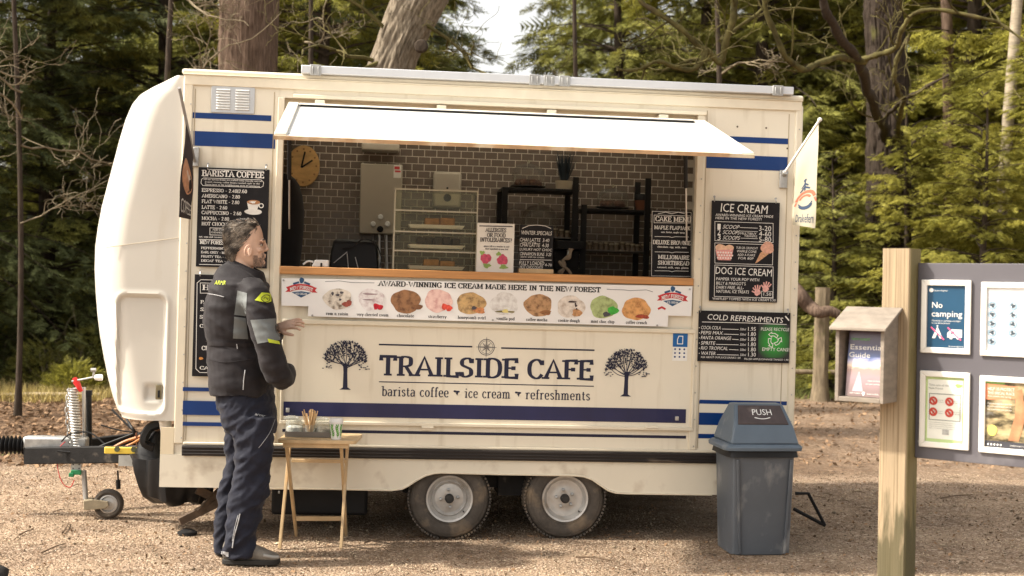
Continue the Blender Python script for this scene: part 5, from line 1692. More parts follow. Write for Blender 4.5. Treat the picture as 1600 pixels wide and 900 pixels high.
# terracotta pot and cups
c = T.at(1002, 326, 1.62); s = sc(T, 1002, 326, 1.62)
tpo = Thing('terracotta_pot', 'small terracotta pot with a dark rim on the rack above the CAKE MENU board', 'pot', T, (c.x, 1.62, zt2))
tpo.part('pot', MB().lathe([(0, 0), (8 * s, 0), (11 * s, 17 * s), (10 * s, 17 * s), (0, 14 * s)], (c.x, 1.62, zt2), 20, caps=False), M('terracotta', (.18, .07, .035), rough=.8))
tpo.part('rim', MB().lathe([(11.5 * s, 17.5 * s), (12 * s, 20 * s), (9 * s, 27 * s), (0, 27 * s)], (c.x, 1.62, zt2), 20, caps=False), mBlack)
q = random.Random(2)
def jars(px0, px1, n, zb, y, where):
    base = None
    for k in range(n):
        px = px0 + (px1 - px0) * k / (n - 1)
        c = T.at(px, 370, y)
        x = c.x + q.uniform(-.004, .004)
        j = Thing('glass_jar', 'small dark glass jar in the row along ' + where, 'jar', T, (x, y, zb), group='small jars along ' + where)
        r = .020; h = .042 + q.uniform(-.008, .01)
        j.part('jar', MB().lathe([(0, 0), (r, 0), (r * 1.05, h * .7), (r * .8, h), (0, h)], (x, y, zb), 12, caps=False), M('jar_dark', (.12, .09, .06), rough=.2, var=.5, scale=30))
        j.part('lid', MB().lathe([(r * .85, h + .001), (r * .85, h + .012), (0, h + .012)], (x, y, zb), 12, caps=False), M('jar_lid', (.4, .34, .25), rough=.4))


jars(914, 1006, 12, zm2, 1.5, 'the shelf left of the CAKE MENU board')
jars(868, 896, 4, zm1, 1.5, 'the shelf right of the WINTER SPECIALS board')
# ornament on counter
c = T.at(884, 425, .12)
og = Thing('driftwood_ornament', 'small twisted driftwood ornament on the counter right of the WINTER SPECIALS board', 'ornament', T, (c.x, .14, zc_))
s = sc(T, 884, 425, .12)
og.part('branch', MB().tube(catmull([(c.x - 10 * s, .14, zc_ + .004), (c.x - 2 * s, .13, zc_ + 10 * s), (c.x - 4 * s, .14, zc_ + 22 * s), (c.x + 5 * s, .13, zc_ + 28 * s), (c.x + 8 * s, .14, zc_ + 40 * s)], 5), [.012 + .004 * math.sin(i) for i in range(21)], 8), M('driftwood', (.15, .12, .085), rough=.8, var=.3, scale=20))
og.part('branch', MB().tube(catmull([(c.x + 9 * s, .14, zc_ + .004), (c.x + 3 * s, .13, zc_ + 8 * s), (c.x - 6 * s, .12, zc_ + 14 * s), (c.x - 10 * s, .14, zc_ + 20 * s)], 5), .009, 8), MATS['driftwood'])
# dark machines behind on rear worktop
x0, x1, z0, z1 = T.rect(868, 385, 908, 432, 1.3)
cf = Thing('coffee_machine', 'dark coffee machine in the shade under the shelf rack', 'coffee machine', T, ((x0 + x1) / 2, 1.4, zC1 - .1))
cf.part('body', MB().box(x0, x1, 1.25, 1.6, zC1 - .1, zC1 + .05).box(x0, x1, 1.4, 1.6, zC1 + .051, zC1 + .18).box(x0, x1, 1.22, 1.6, zC1 + .181, zC1 + .24), mBlack, bevel=.006)
cf.part('spout', MB().tube([((x0 + x1) / 2, 1.3, zC1 + .18), ((x0 + x1) / 2, 1.3, zC1 + .14)], .012, 8), mAlu)

# ================================================================== FLAGS
clothW = M('flag_cloth', (.58, .54, .42), rough=.8, transl=.2, var=.03)
clothK = M('flag_black', (.03, .022, .022), rough=.8, transl=.1, var=.2)


def sheet(mb, f, nu, nv):
    vs = [f(i / nu, j / nv) for j in range(nv + 1) for i in range(nu + 1)]
    n = nu + 1
    return mb.add(vs, [(j * n + i, j * n + i + 1, (j + 1) * n + i + 1, (j + 1) * n + i) for j in range(nv) for i in range(nu)])


# right flag : corners in trailer space
A = T.at(1226, 270, -.03); B = T.at(1281, 187, -.28)
fg = Thing('flag', 'cream flag with red and navy crest on a white pole at the trailer\'s right end', 'flag', T, (A.x, -.02, A.z))
fg.part('pole', MB().tube([A, B], .008, 10), mWhite)
fg.part('finial', MB().lathe([(0, -.014), (.012, -.006), (.014, 0), (.012, .008), (0, .014)], tuple(B), 12, caps=False), mWhite)
x0, x1, z0, z1 = T.rect(1218, 266, 1230, 294, -.01)
fg.part('bracket', MB().box(x0, x1, -.018, -.001, z0, z1).tube([(A.x, -.005, A.z - .01), (A.x + .005, -.04, A.z + .005)], .018, 10), mGalv, bevel=.003)
FA = T.at(1244, 247, -.12); FB = T.at(1279, 192, -.27); FC = T.at(1274, 357, -.24); FD = T.at(1238, 351, -.10)
def flagf(u, v):
    p = (FA.lerp(FB, u)).lerp(FD.lerp(FC, u), v)
    w_ = .012 * math.sin(u * 7 + v * 3) * v + .006 * math.sin(v * 9)
    return p + V((0, -w_, 0))
mb = sheet(MB(), flagf, 14, 24)
fo = fg.part('cloth', mb, clothW)
def on_flag(mb2, cx, cz, s, f, off=.0025):
    """map local (x,z) design to the flag: x in [-.5,.5], z in [-.5,.5] about centre (u,v)"""
    out = []
    for x, y, z in mb2.v:
        u = min(1, max(0, cx + x * s)); v = min(1, max(0, cz - z * s * .42))
        p = f(u, v)
        out.append((p.x, p.y - off + y * .1, p.z))
    mb2.v = out
    return mb2
arc = lambda r, a0, a1, zc, n=12: [(r * math.cos(math.radians(a0 + (a1 - a0) * k / n)), zc + r * math.sin(math.radians(a0 + (a1 - a0) * k / n))) for k in range(n + 1)]
m1 = MB().rib(arc(.42, 8, 172, -.1), .14, 0).rib(arc(.24, 20, 160, -.1), .10, -.001).rib([(-.42, -.1), (-.5, -.3)], .1, -.0015).rib([(.42, -.1), (.5, -.3)], .1, -.0015)
def on_crest(m_, off=.0025):
    out = []
    for x, y, z in m_.v:
        p = flagf(min(1, max(0, .5 + x * .95)), min(1, max(0, .67 - z * .215)))
        out.append((p.x, p.y - off + y * .1, p.z))
    m_.v = out
    return m_
fg.part('crest_ribbon', on_crest(m1), M('crest_red', (.66, .16, .10)), smooth=False)
m2 = MB().rib(arc(.25, -170, -10, -.3), .13, 0).rib(arc(.3, 195, 345, -.16), .06, -.002).rib([(-.22, .42), (0, .62)], .07, 0).rib([(.22, .42), (0, .62)], .07, -.001).rib([(-.15, .62), (0, .8)], .06, -.002).rib([(.15, .62), (0, .8)], .06, -.003).rib([(0, .42), (0, .95)], .06, -.004)
m2.blob(0, .98, .07, -.005, seed=1, n=8)
fg.part('crest_print', on_crest(m2, .003), M('crest_navy2', (.05, .08, .14)), smooth=False)
m3 = MB().text('Drakefern', -.42, .42, -.1, .26, 0)
fg.part('lettering', on_flag(m3, .5, .915, .9, flagf), M('crest_navy2', (.05, .08, .14)), smooth=False)
# left flag (coffee)
A = T.at(304, 252, -.02); B = T.at(280, 137, -.42)
f2 = Thing('flag', 'narrow black COFFEE flag on a grey pole at the trailer\'s left corner', 'flag', T, (A.x, -.02, A.z))
f2.part('pole', MB().tube([A, B], .009, 10), M('pole_grey', (.3, .29, .28), rough=.5))
x0, x1, z0, z1 = T.rect(302, 230, 311, 260, -.01)
f2.part('bracket', MB().box(x0, x1, -.02, -.001, z0, z1), mGalv, bevel=.003)
GA = T.at(290, 192, -.26); GB = T.at(303, 246, -.05); GC = T.at(299, 343, -.05); GD = T.at(278, 339, -.30)
def flagg(u, v):
    p = (GA.lerp(GB, u)).lerp(GD.lerp(GC, u), v)
    return p + V((0.004 * math.sin(v * 8 + u * 4), -.008 * math.sin(u * 6 + v * 4) * v, 0))
f2.part('cloth', sheet(MB(), flagg, 10, 24), clothK)
def onf(m_, o_=.003):
    out = []
    for x, y, z in m_.v:
        p = flagg(min(1, max(0, x)), min(1, max(0, 1 - z)))
        out.append((p.x, p.y - o_, p.z))
    m_.v = out
    return m_
f2.part('cup_print', onf(MB().blob(.52, .52, .40, 0, .21, .03, 3)), M('latte_print', (.55, .28, .16), var=.4, scale=18), smooth=False)
f2.part('foam_print', onf(MB().blob(.52, .57, .2, 0, .09, .15, 4), .004), M('foam_print', (.75, .6, .5)), smooth=False)
f2.part('lettering', onf(MB().text('COFFEE', .1, .98, .06, .16, 0)), mChalkW, smooth=False)

# ================================================================== FOLDING TABLE AND WHAT STANDS ON IT
zt = .635
pA = G(434, 686, zt); pB = G(555, 690, zt)
y0 = (pA.y + pB.y) / 2; y1 = y0 + .36
x0, x1 = pA.x, pB.x
tb = Thing('folding_table', 'small folding wooden table beside the rider', 'table', WP, ((x0 + x1) / 2, y0 + .15, 0))
rc = lambda a, b, c, d, r, z: [(cx + r * math.cos(t), cy + r * math.sin(t), z) for cx, cy, t0 in ((b - r, d - r, 0), (a + r, d - r, PI / 2), (a + r, c + r, PI), (b - r, c + r, 1.5 * PI)) for t in [t0 + k * PI / 8 for k in range(5)]]
tb.part('table_top', MB().loft([rc(x0, x1, y0, y1, .035, zt - .02), rc(x0, x1, y0, y1, .035, zt)]), mTableW, bevel=.002)
pf0, pf1 = G(437, 857), G(533, 857)
pr0, pr1 = G(446, 836), G(527, 836)
lx0, lx1 = pf0.x, pf1.x
tx0, tx1 = W(441, 690, y0 + .03).x, W(533, 690, y0 + .03).x
tb.part('leg', MB().bar((lx0, pf0.y, 0), (tx0, y1 - .05, zt - .03), .016, .028, (0, 1, 0)), mTableW, bevel=.002)
tb.part('leg', MB().bar((lx1, pf1.y, 0), (tx1 + .004, y1 - .05, zt - .03), .016, .028, (0, 1, 0)), mTableW, bevel=.002)
tb.part('leg', MB().bar((lx0 + .03, pr0.y, 0), (tx0 + .022, y0 + .04, zt - .03), .016, .028, (0, 1, 0)), mTableW, bevel=.002)
tb.part('leg', MB().bar((lx1 - .02, pr1.y, 0), (tx1 - .0, y0 + .04, zt - .03), .016, .028, (0, 1, 0)), mTableW, bevel=.002)
tb.part('rail', MB().box(x0 + .03, x1 - .04, y0 + .02, y0 + .045, zt - .045, zt - .021), mTableW, bevel=.002)
tb.part('rail', MB().box(x0 + .03, x1 - .04, y1 - .06, y1 - .035, zt - .045, zt - .021), mTableW, bevel=.002)
zr = .105
tb.part('stretcher', MB().bar((lx0 + .032, pr0.y - .03, zr), (lx1 - .02, pr1.y - .03, zr), .016, .028, (0, 0, 1)), mTableW, bevel=.002)
tb.part('stretcher', MB().bar((tx0 + .015, y1 - .09, zt - .15), (tx1 + .01, y1 - .09, zt - .15), .012, .02, (0, 0, 1)), mTableW, bevel=.002)
tb.part('hinge_bolt', MB().lathe([(.008, -.004), (.008, .004)], (lx0 + .004, y0 + .1, .33), 10, 'x'), mGalv)
# tray
ta = G(445, 677, zt + .02); tb2 = G(517, 679, zt + .02)
ty0 = y0 + .12; ty1 = ty0 + .2
tx0, tx1 = W(445, 675, ty0).x, W(519, 675, ty0).x
ty = Thing('serving_tray', 'grey rectangular tray on the folding table', 'tray', WP, ((tx0 + tx1) / 2, (ty0 + ty1) / 2, zt))
zz = zt + .002
hT = .03
mb = MB().box(tx0, tx1, ty0, ty1, zz, zz + .004).box(tx0, tx1, ty0, ty0 + .004, zz + .0045, zz + hT).box(tx0, tx1, ty1 - .004, ty1, zz + .0045, zz + hT).box(tx0, tx0 + .004, ty0 + .0045, ty1 - .0045, zz + .0045, zz + hT).box(tx1 - .004, tx1, ty0 + .0045, ty1 - .0045, zz + .0045, zz + hT)
ty.part('tray_body', mb, M('tray_grey', (.2, .18, .16), rough=.5, metal=.3), smooth=False)
jg = glass('jar_glass', (.92, .94, .92), .16)
zj = zz + .006


def jar(px, y, r, h, label, fill, tilt=0):
    x = W(px, 660, y).x
    j = Thing('storage_jar', label, 'jar', WP, (x, y, zj))
    j.part('glass_wall', MB().lathe([(0, 0), (r, 0), (r * 1.03, .01), (r * 1.03, h * .8), (r * .85, h * .92), (r * .85, h)], (x, y, zj), 24, caps=False), jg)
    j.part('contents', MB().lathe([(0, .004), (r * .92, .004), (r * .92, h * .5), (r * .6, h * .6), (0, h * .62)], (x, y, zj), 16, caps=False), fill)
    # wire bail and open lid
    j.part('lid', MB().lathe([(0, 0), (r * .9, 0), (r * .95, .008), (r * .5, .016), (0, .018)], (x - r * .4, y + .01, zj + h + .004), 20, caps=False, sy=1), jg)
    j.part('wire_bail', MB().tube([(x - r, y, zj + h * .85), (x - r * 1.2, y, zj + h), (x, y, zj + h + .02)], .0018, 5), mAlu)


sachet = M('sugar_sachets', (.7, .68, .64), rough=.5, var=.4, scale=70, bump=.5)
jar(460, ty0 + .07, .047, .085, 'clear glass jar of white sugar sachets at the left of the tray', sachet)
jar(506, ty0 + .07, .052, .08, 'wide glass jar of brown sugar sachets at the right of the tray', M('brown_sachets', (.42, .36, .28), rough=.6, var=.5, scale=70, bump=.5))
xs = W(485, 660, ty0 + .04).x
sj = Thing('stirrer_jar', 'small glass jar bristling with wooden stirrers in the middle of the tray', 'jar', WP, (xs, ty0 + .04, zj))
sj.part('glass_wall', MB().lathe([(0, 0), (.026, 0), (.03, .06), (.028, .06)], (xs, ty0 + .04, zj), 20, caps=False), jg)
q = random.Random(9)
for k in range(26):
    a = q.uniform(0, 2 * PI); t_ = q.uniform(.02, .30)
    b0 = V((xs + q.uniform(-.012, .012), ty0 + .04 + q.uniform(-.012, .012), zj + .004))
    d = V((math.cos(a) * math.sin(t_), math.sin(a) * math.sin(t_), math.cos(t_)))
    sj.part('stirrer', MB().bar(b0, b0 + d * q.uniform(.12, .145), .006, .0018, (math.cos(a + 1.5), math.sin(a + 1.5), 0)), M('stirrer_wood', (.62, .42, .22), rough=.7, var=.15), smooth=False)
# paper cup
xc, yc = W(525, 680, y0 + .06).x, y0 + .06
pcup = Thing('paper_cup', 'white takeaway cup with green leaf pattern and white lid at the table\'s right end', 'cup', WP, (xc, yc, zt))
pcup.part('cup', MB().lathe([(0, .001), (.027, .001), (.0375, .095)], (xc, yc, zt), 28, caps=False), mWhite)
pcup.part('lid', MB().lathe([(.0395, .094), (.0405, .102), (.037, .108), (.035, .118), (0, .118)], (xc, yc, zt), 28, caps=False), mWhite)
mb = MB()
q = random.Random(4)
def cupp(th, z, o_=.0008):
    r = .027 + (.0375 - .027) * (z / .095) + o_
    return (xc + r * math.sin(th), yc - r * math.cos(th), zt + z)
for st_a, lf in ((-.5, 1), (.35, 1), (1.1, 1), (-1.3, 1)):
    pts = [(st_a + .12 * math.sin(k), .012 + k * .011) for k in range(7)]
    for (a, z1_), (b, z2_) in zip(pts[:-1], pts[1:]):
        mb.add([cupp(a - .03, z1_), cupp(a + .03, z1_), cupp(b + .03, z2_), cupp(b - .03, z2_)], [(0, 1, 2, 3)])
    for k, (a, z) in enumerate(pts[1:]):
        for sgn in (-1, 1):
            a2 = a + sgn * .28
            mb.add([cupp(a, z, .0012), cupp(a + sgn * .12, z - .004, .0012), cupp(a2, z + .008, .0012), cupp(a + sgn * .1, z + .009, .0012)], [(0, 1, 2, 3) if sgn > 0 else (3, 2, 1, 0)])
pcup.part('leaf_print', mb, M('cup_green', (.12, .36, .06), rough=.5, isl=.4), smooth=False)

# ================================================================== BIN
bY = 1.53 * F / (868 - 445.6)
bc = W(1180, 868, bY)
BN = PL(yawM((bc.x, bc.y, 0), math.radians(7)))
mBin = M('bin_plastic', (.085, .095, .110), rough=.42, var=.08, scale=5, bump=.05, bscale=30, dirt=((.25, .25, .25), 9, .56, (1, 1, .6)))
mBinL = M('bin_lid_plastic', (.10, .132, .17), rough=.40, var=.08, scale=6, bump=.04, dirt=((.32, .33, .33), 7, .62, (1, 1, 1)))
bn_ = Thing('swing_bin', 'dusty blue-grey swing-top litter bin with PUSH flap at the trailer\'s right end', 'bin', BN, (0, 0, 0))
bx0, bx1 = BN.at(1143, 868, 0).x, BN.at(1237, 868, 0).x
tx0, tx1 = BN.at(1137, 712, -.01).x, BN.at(1250, 712, -.01).x
ztop = BN.at(1185, 702, -.01).z
dp = .34


def oct_(x0, x1, y0, y1, z, c):
    return [(x0 + c, y0, z), (x1 - c, y0, z), (x1 - c * .3, y0 + c * .3, z), (x1, y0 + c, z), (x1, y1 - c, z), (x1 - c, y1, z), (x0 + c, y1, z), (x0, y1 - c, z), (x0, y0 + c, z), (x0 + c * .3, y0 + c * .3, z)]


bn_.part('body', MB().loft([oct_(bx0, bx1, 0, dp, 0, .05), oct_(bx0 - .001, bx1 + .001, -.001, dp, .015, .05), oct_(tx0 + .02, tx1 - .02, -.02, dp + .02, ztop - .012, .05)]), mBin, bevel=.006)
mb = MB()
bn_.part('bin_liner', MB().loft([oct_(tx0 + .0, tx1 - .0, -.032, dp + .03, ztop - .045, .05), oct_(tx0 + .008, tx1 - .008, -.028, dp + .028, ztop - .012, .05)]), mTarp)
mb = MB()
for i, xx in enumerate((.13, .87)):
    xb_, xt_ = bx0 + (bx1 - bx0) * xx, tx0 + (tx1 - tx0) * xx
    bn_.part('body_rib', MB().bar((xb_, -.003, .01), (xt_, -.026, ztop - .06), .014, .012, (0, 1, 0)), mBin, bevel=.003)
zr0, zr1 = ztop - .008, ztop + .028
bn_.part('lid_rim', MB().loft([oct_(tx0 - .018, tx1 + .018, -.045, dp + .045, zr0, .055), oct_(tx0 - .020, tx1 + .020, -.048, dp + .048, zr0 + .02, .055), oct_(tx0 - .002, tx1 + .002, -.03, dp + .03, zr1, .05)]), mBinL, bevel=.003)
# hood: front band then sloped front
zh1 = BN.at(1199, 667, 0).z; zh2 = BN.at(1185, 631, .12).z
hx0, hx1 = tx0 + .025, tx1 - .02
y_f1, y_b1 = .0, dp - .0
r0 = [(hx0 - .01, -.022, zr1 + .0005), (hx1 + .012, -.022, zr1 + .0005), (hx1 + .012, dp + .02, zr1 + .0005), (hx0 - .01, dp + .02, zr1 + .0005)]
r1 = [(hx0 + .015, .012, zh1), (hx1 - .012, .012, zh1), (hx1 - .012, dp - .012, zh1), (hx0 + .015, dp - .012, zh1)]
r2 = [(hx0 + .045, .115, zh2), (hx1 - .045, .115, zh2), (hx1 - .045, dp - .115, zh2), (hx0 + .045, dp - .115, zh2)]
hood = bn_.part('lid_hood', MB().loft([r0, r1, r2]), mBinL, bevel=.010)
# flap on the slope
a, b, c_, d = [V(p) for p in (r1[0], r1[1], r2[1], r2[0])]
nrm = (b - a).cross(d - a).normalized()
nrm = nrm if nrm.y < 0 else -nrm
def fl(u, v, o_): return (a.lerp(b, u)).lerp(d.lerp(c_, u), v) + nrm * o_
fp = MB().add([fl(.07, .08, .001), fl(.93, .08, .001), fl(.93, .93, .001), fl(.07, .93, .001), fl(.08, .10, .007), fl(.92, .10, .007), fl(.92, .91, .007), fl(.08, .91, .007)], [(4, 5, 6, 7), (0, 1, 5, 4), (1, 2, 6, 5), (2, 3, 7, 6), (3, 0, 4, 7)])
fpo = bn_.part('push_flap', fp, M('flap_brown', (.06, .045, .045), rough=.5, var=.25, scale=10, dirt=((.2, .16, .14), 7, .6, (1, 1, 1))), bevel=.002)
mb = MB().text('PUSH', .0, 1, 0, 1, 0)
mb.v = [tuple(fl(.33 + .36 * x, .47 + .25 * z / 1.0, .009)) for x, y, z in mb.v]
bn_.part('lettering', mb, mWhite, parent=fpo, smooth=False)
mb = MB()
pts = [(.36 + .04 * k, .36 - .06 * math.sin(PI * k / 7)) for k in range(8)]
v2, f2 = ribbon(pts, lambda d_: .03)
bn_.part('lettering', MB().add([tuple(fl(x, z, .009)) for x, z in v2], f2), mWhite, parent=fpo, smooth=False, label='white curved line under PUSH')

# ================================================================== NOTICEBOARD, POST, LEAFLET BOX
a37 = math.radians(37)
pc = W(1419.5, 600, 5.7)
NBM = Matrix.Translation((pc.x, pc.y, 0)) @ Matrix.Rotation(-a37, 4, 'Z')
NB = PL(NBM)      # origin: near right front edge of the post, x along the board (to the right and nearer), y away
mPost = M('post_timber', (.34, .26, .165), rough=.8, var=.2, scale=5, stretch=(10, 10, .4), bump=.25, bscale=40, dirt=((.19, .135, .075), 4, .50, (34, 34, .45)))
PW = .125
zp = NB.at(1398, 388, 0).z
nb = Thing('notice_board', 'grey notice board with white framed posters on timber posts, cut by the picture\'s right edge', 'notice board', NB, (0, 0, 0))


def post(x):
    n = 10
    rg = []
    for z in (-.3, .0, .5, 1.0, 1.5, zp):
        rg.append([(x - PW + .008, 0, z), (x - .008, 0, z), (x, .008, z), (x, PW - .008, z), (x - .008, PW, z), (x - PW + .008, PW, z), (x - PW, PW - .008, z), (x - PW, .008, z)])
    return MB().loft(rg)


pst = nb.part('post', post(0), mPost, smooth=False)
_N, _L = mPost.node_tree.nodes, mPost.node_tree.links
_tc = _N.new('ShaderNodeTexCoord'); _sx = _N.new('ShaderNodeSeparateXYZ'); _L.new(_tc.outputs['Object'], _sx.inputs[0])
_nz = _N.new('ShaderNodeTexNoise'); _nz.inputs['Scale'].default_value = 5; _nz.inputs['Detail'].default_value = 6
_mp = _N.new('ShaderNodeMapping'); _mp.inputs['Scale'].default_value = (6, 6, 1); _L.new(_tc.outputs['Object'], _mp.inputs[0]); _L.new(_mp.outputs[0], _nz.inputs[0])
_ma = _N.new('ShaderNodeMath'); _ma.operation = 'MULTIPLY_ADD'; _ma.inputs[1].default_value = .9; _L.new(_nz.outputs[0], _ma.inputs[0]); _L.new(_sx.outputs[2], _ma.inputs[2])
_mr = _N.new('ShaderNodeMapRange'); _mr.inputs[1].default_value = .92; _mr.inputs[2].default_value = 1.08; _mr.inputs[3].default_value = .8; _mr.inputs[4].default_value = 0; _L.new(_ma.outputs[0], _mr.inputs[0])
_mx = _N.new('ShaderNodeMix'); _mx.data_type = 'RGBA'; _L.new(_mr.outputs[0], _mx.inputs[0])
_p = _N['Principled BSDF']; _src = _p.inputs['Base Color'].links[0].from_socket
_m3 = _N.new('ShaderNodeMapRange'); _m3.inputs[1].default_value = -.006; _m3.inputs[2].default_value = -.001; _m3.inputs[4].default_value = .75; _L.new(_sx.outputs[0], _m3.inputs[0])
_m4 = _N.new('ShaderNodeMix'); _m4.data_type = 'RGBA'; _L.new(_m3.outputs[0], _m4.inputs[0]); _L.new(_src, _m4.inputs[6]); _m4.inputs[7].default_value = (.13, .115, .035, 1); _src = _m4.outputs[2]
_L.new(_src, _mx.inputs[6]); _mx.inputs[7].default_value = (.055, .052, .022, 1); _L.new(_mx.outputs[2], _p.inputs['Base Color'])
nb.part('algae_stain', MB().box(-PW - .002, -.0, -.0015, -.0005, .05, .33), M('algae', (.12, .12, .05), rough=.9, var=.6, scale=8, stretch=(8, 8, 1), dirt=((.5, .36, .18), 7, .5, (3, 1, .6))), parent=pst, smooth=False) if False else None
BO = .085
bz1, bz0 = NB.at(1440, 411, BO).z, NB.at(1440, 716, BO).z
BL = 1.15
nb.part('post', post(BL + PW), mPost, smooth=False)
bd = nb.part('board', MB().box(.001, BL - .001, BO, BO + .018, bz0, bz1), M('board_grey', (.10, .094, .106), rough=.5, var=.06, scale=2, dirt=((.22, .21, .22), 3, .6, (1, 1, 1))), bevel=.002)
mFr = M('poster_frame_white', (.78, .76, .70), rough=.4, var=.03)
nbo = BO - .004


def poster(px0, py0, px1, py1, full=None):
    x0, x1, z0, z1 = NB.rect(px0, py0, px1, py1, BO)
    if full: x1 = x0 + full
    fw = .024
    fr = nb.part('poster_frame', MB().prism([(x0, z0), (x1, z0), (x1 - fw, z0 + fw), (x0 + fw, z0 + fw)], BO - .014, BO - .001)
                 .prism([(x1, z0), (x1, z1), (x1 - fw, z1 - fw), (x1 - fw, z0 + fw)], BO - .014, BO - .001)
                 .prism([(x1, z1), (x0, z1), (x0 + fw, z1 - fw), (x1 - fw, z1 - fw)], BO - .014, BO - .001)
                 .prism([(x0, z1), (x0, z0), (x0 + fw, z0 + fw), (x0 + fw, z1 - fw)], BO - .014, BO - .001), mFr, smooth=False, bevel=.003)
    return fr, x0 + fw, x1 - fw, z0 + fw, z1 - fw


def pf(fr, mb, mat, nm): return nb.part(nm, mb, mat, parent=fr, smooth=False)


def quad(x0, x1, z0, z1, y): return MB().flat([(x0, z0), (x1, z0), (x1, z1), (x0, z1)], y)


oN = BO - .005
fr, x0, x1, z0, z1 = poster(1440.5, 437.5, 1518, 552.5)
fwid = x1 - x0 + .048
pf(fr, quad(x0, x1, z0, z1, BO - .003), M('poster_navy', (.012, .06, .12), rough=.35, var=.1), 'poster_sheet')
w_, h_ = x1 - x0, z1 - z0
mb = MB().text('No', x0 + .13 * w_, x0 + .40 * w_, z0 + .64 * h_, .095 * h_, oN)
mb.text('camping', x0 + .12 * w_, x0 + .92 * w_, z0 + .50 * h_, .095 * h_, oN)
mb.text('Camping or parking overnight', x0 + .13 * w_, x0 + .88 * w_, z0 + .425 * h_, .022 * h_, oN); mb.text('is not allowed here', x0 + .13 * w_, x0 + .6 * w_, z0 + .385 * h_, .022 * h_, oN)
mb.text('Forestry England', x0 + .17 * w_, x0 + .52 * w_, z0 + .91 * h_, .02 * h_, oN); mb.ring(x0 + .1 * w_, z0 + .925 * h_, .03 * w_, .008, oN, 12)
mb.text('forestryengland.uk', x0 + .58 * w_, x0 + .97 * w_, z0 + .02 * h_, .018 * h_, oN)
# tent
cx = x0 + .28 * w_; cz = z0 + .15 * h_
mb.flat([(cx - .14 * w_, cz), (cx - .06 * w_, cz), (cx, cz + .09 * h_), (cx, cz + .19 * h_)], oN).flat([(cx + .06 * w_, cz), (cx + .14 * w_, cz), (cx, cz + .19 * h_), (cx, cz + .09 * h_)], oN)
mb.disc(cx, cz + .2 * h_, .02 * w_, oN - .0004, 8)
cx = x0 + .72 * w_
mb.flat([(cx - .18 * w_, cz + .02 * h_), (cx + .2 * w_, cz + .02 * h_), (cx + .2 * w_, cz + .15 * h_), (cx - .08 * w_, cz + .15 * h_), (cx - .18 * w_, cz + .09 * h_)], oN)
mb.disc(cx - .08 * w_, cz + .02 * h_, .045 * w_, oN - .0004, 10).disc(cx + .1 * w_, cz + .02 * h_, .045 * w_, oN - .0004, 10)
pf(fr, mb, mChalkW, 'lettering')
pf(fr, MB().disc(cx - .08 * w_, cz + .02 * h_, .02 * w_, oN - .0008, 8).disc(cx + .1 * w_, cz + .02 * h_, .02 * w_, oN - .0008, 8).flat([(cx - .1 * w_, cz + .08 * h_), (cx, cz + .08 * h_), (cx, cz + .12 * h_), (cx - .06 * w_, cz + .12 * h_)], oN - .0008), MATS['poster_navy'], 'window_print')
mb = MB()
for c0 in (.28, .72): mb.rib([(x0 + (c0 - .17) * w_, cz + .18 * h_), (x0 + (c0 + .18) * w_, cz - .02 * h_)], .035 * w_, oN - .0012)
pf(fr, mb, M('strike_pink', (.75, .12, .25)), 'strike_line')
# top right
fr, x0, x1, z0, z1 = poster(1533.5, 441, 1600, 557, fwid * 1.02)
w_, h_ = x1 - x0, z1 - z0
mSheet = M('poster_paper', (.74, .77, .80), rough=.4, var=.02)
pf(fr, quad(x0, x1, z0, z1, BO - .003), mSheet, 'poster_sheet')
mb = MB()
mg = M('icon_dark', (.05, .07, .09))
for j in range(5):
    for i in range(2 if j < 4 else 1):
        cx, cz = x0 + (.13 + .5 * i) * w_, z0 + (.72 - .145 * j) * h_
        mb.blob(cx, cz, .05 * w_, oN - .0003, .032 * h_, .28, i + j * 2, 16)
pf(fr, mb, mg, 'icon')
mb = MB()
for j in range(5):
    for i in range(2 if j < 4 else 1):
        cx, cz = x0 + (.13 + .5 * i) * w_, z0 + (.72 - .145 * j) * h_
        mb.ring(cx, cz, .085 * w_, .006, oN)
        for k, t in enumerate(('Take your litter', 'home with you')):
            mb.text(t, cx + .12 * w_, cx + .33 * w_, cz + (.012 - .035 * k) * h_, .018 * h_, oN)
mb.text('Please follow the code while you are here in', x0 + .08 * w_, x0 + .9 * w_, z0 + .87 * h_, .02 * h_, oN); mb.text('this forest and enjoy your visit', x0 + .08 * w_, x0 + .7 * w_, z0 + .83 * h_, .02 * h_, oN)
pf(fr, mb, M('print_bluegrey', (.25, .36, .45)), 'lettering')
# bottom left
fr, x0, x1, z0, z1 = poster(1438, 580.5, 1516, 700.5)
w_, h_ = x1 - x0, z1 - z0
pf(fr, quad(x0, x1, z0, z1, BO - .003), M('poster_green', (.45, .58, .26), rough=.4), 'poster_edge')
pf(fr, quad(x0 + .05 * w_, x1 - .05 * w_, z0 + .05 * h_, z1 - .04 * h_, BO - .0038), M('poster_cream', (.76, .77, .70), rough=.4), 'poster_sheet')
for i in range(2):
    for j in range(2):
        cx, cz = x0 + (.2 + .42 * i) * w_, z0 + (.63 - .17 * j) * h_
        pf(fr, MB().ring(cx, cz, .085 * w_, .009, oN).rib([(cx - .06 * w_, cz + .04 * h_), (cx + .06 * w_, cz - .04 * h_)], .008, oN - .0003), M('ban_red', (.5, .06, .04)), 'ban_symbol')
mb = MB()
for i in range(2):
    for j in range(2):
        cx, cz = x0 + (.2 + .42 * i) * w_, z0 + (.63 - .17 * j) * h_
        mb.blob(cx, cz, .035 * w_, oN - .0001, .028 * h_, .3, i * 2 + j, 12)
        for k in range(2): mb.text('No fires please' if k == 0 else 'or barbecues', cx + .1 * w_, cx + .26 * w_, cz + (.01 - .03 * k) * h_, .014 * h_, oN)
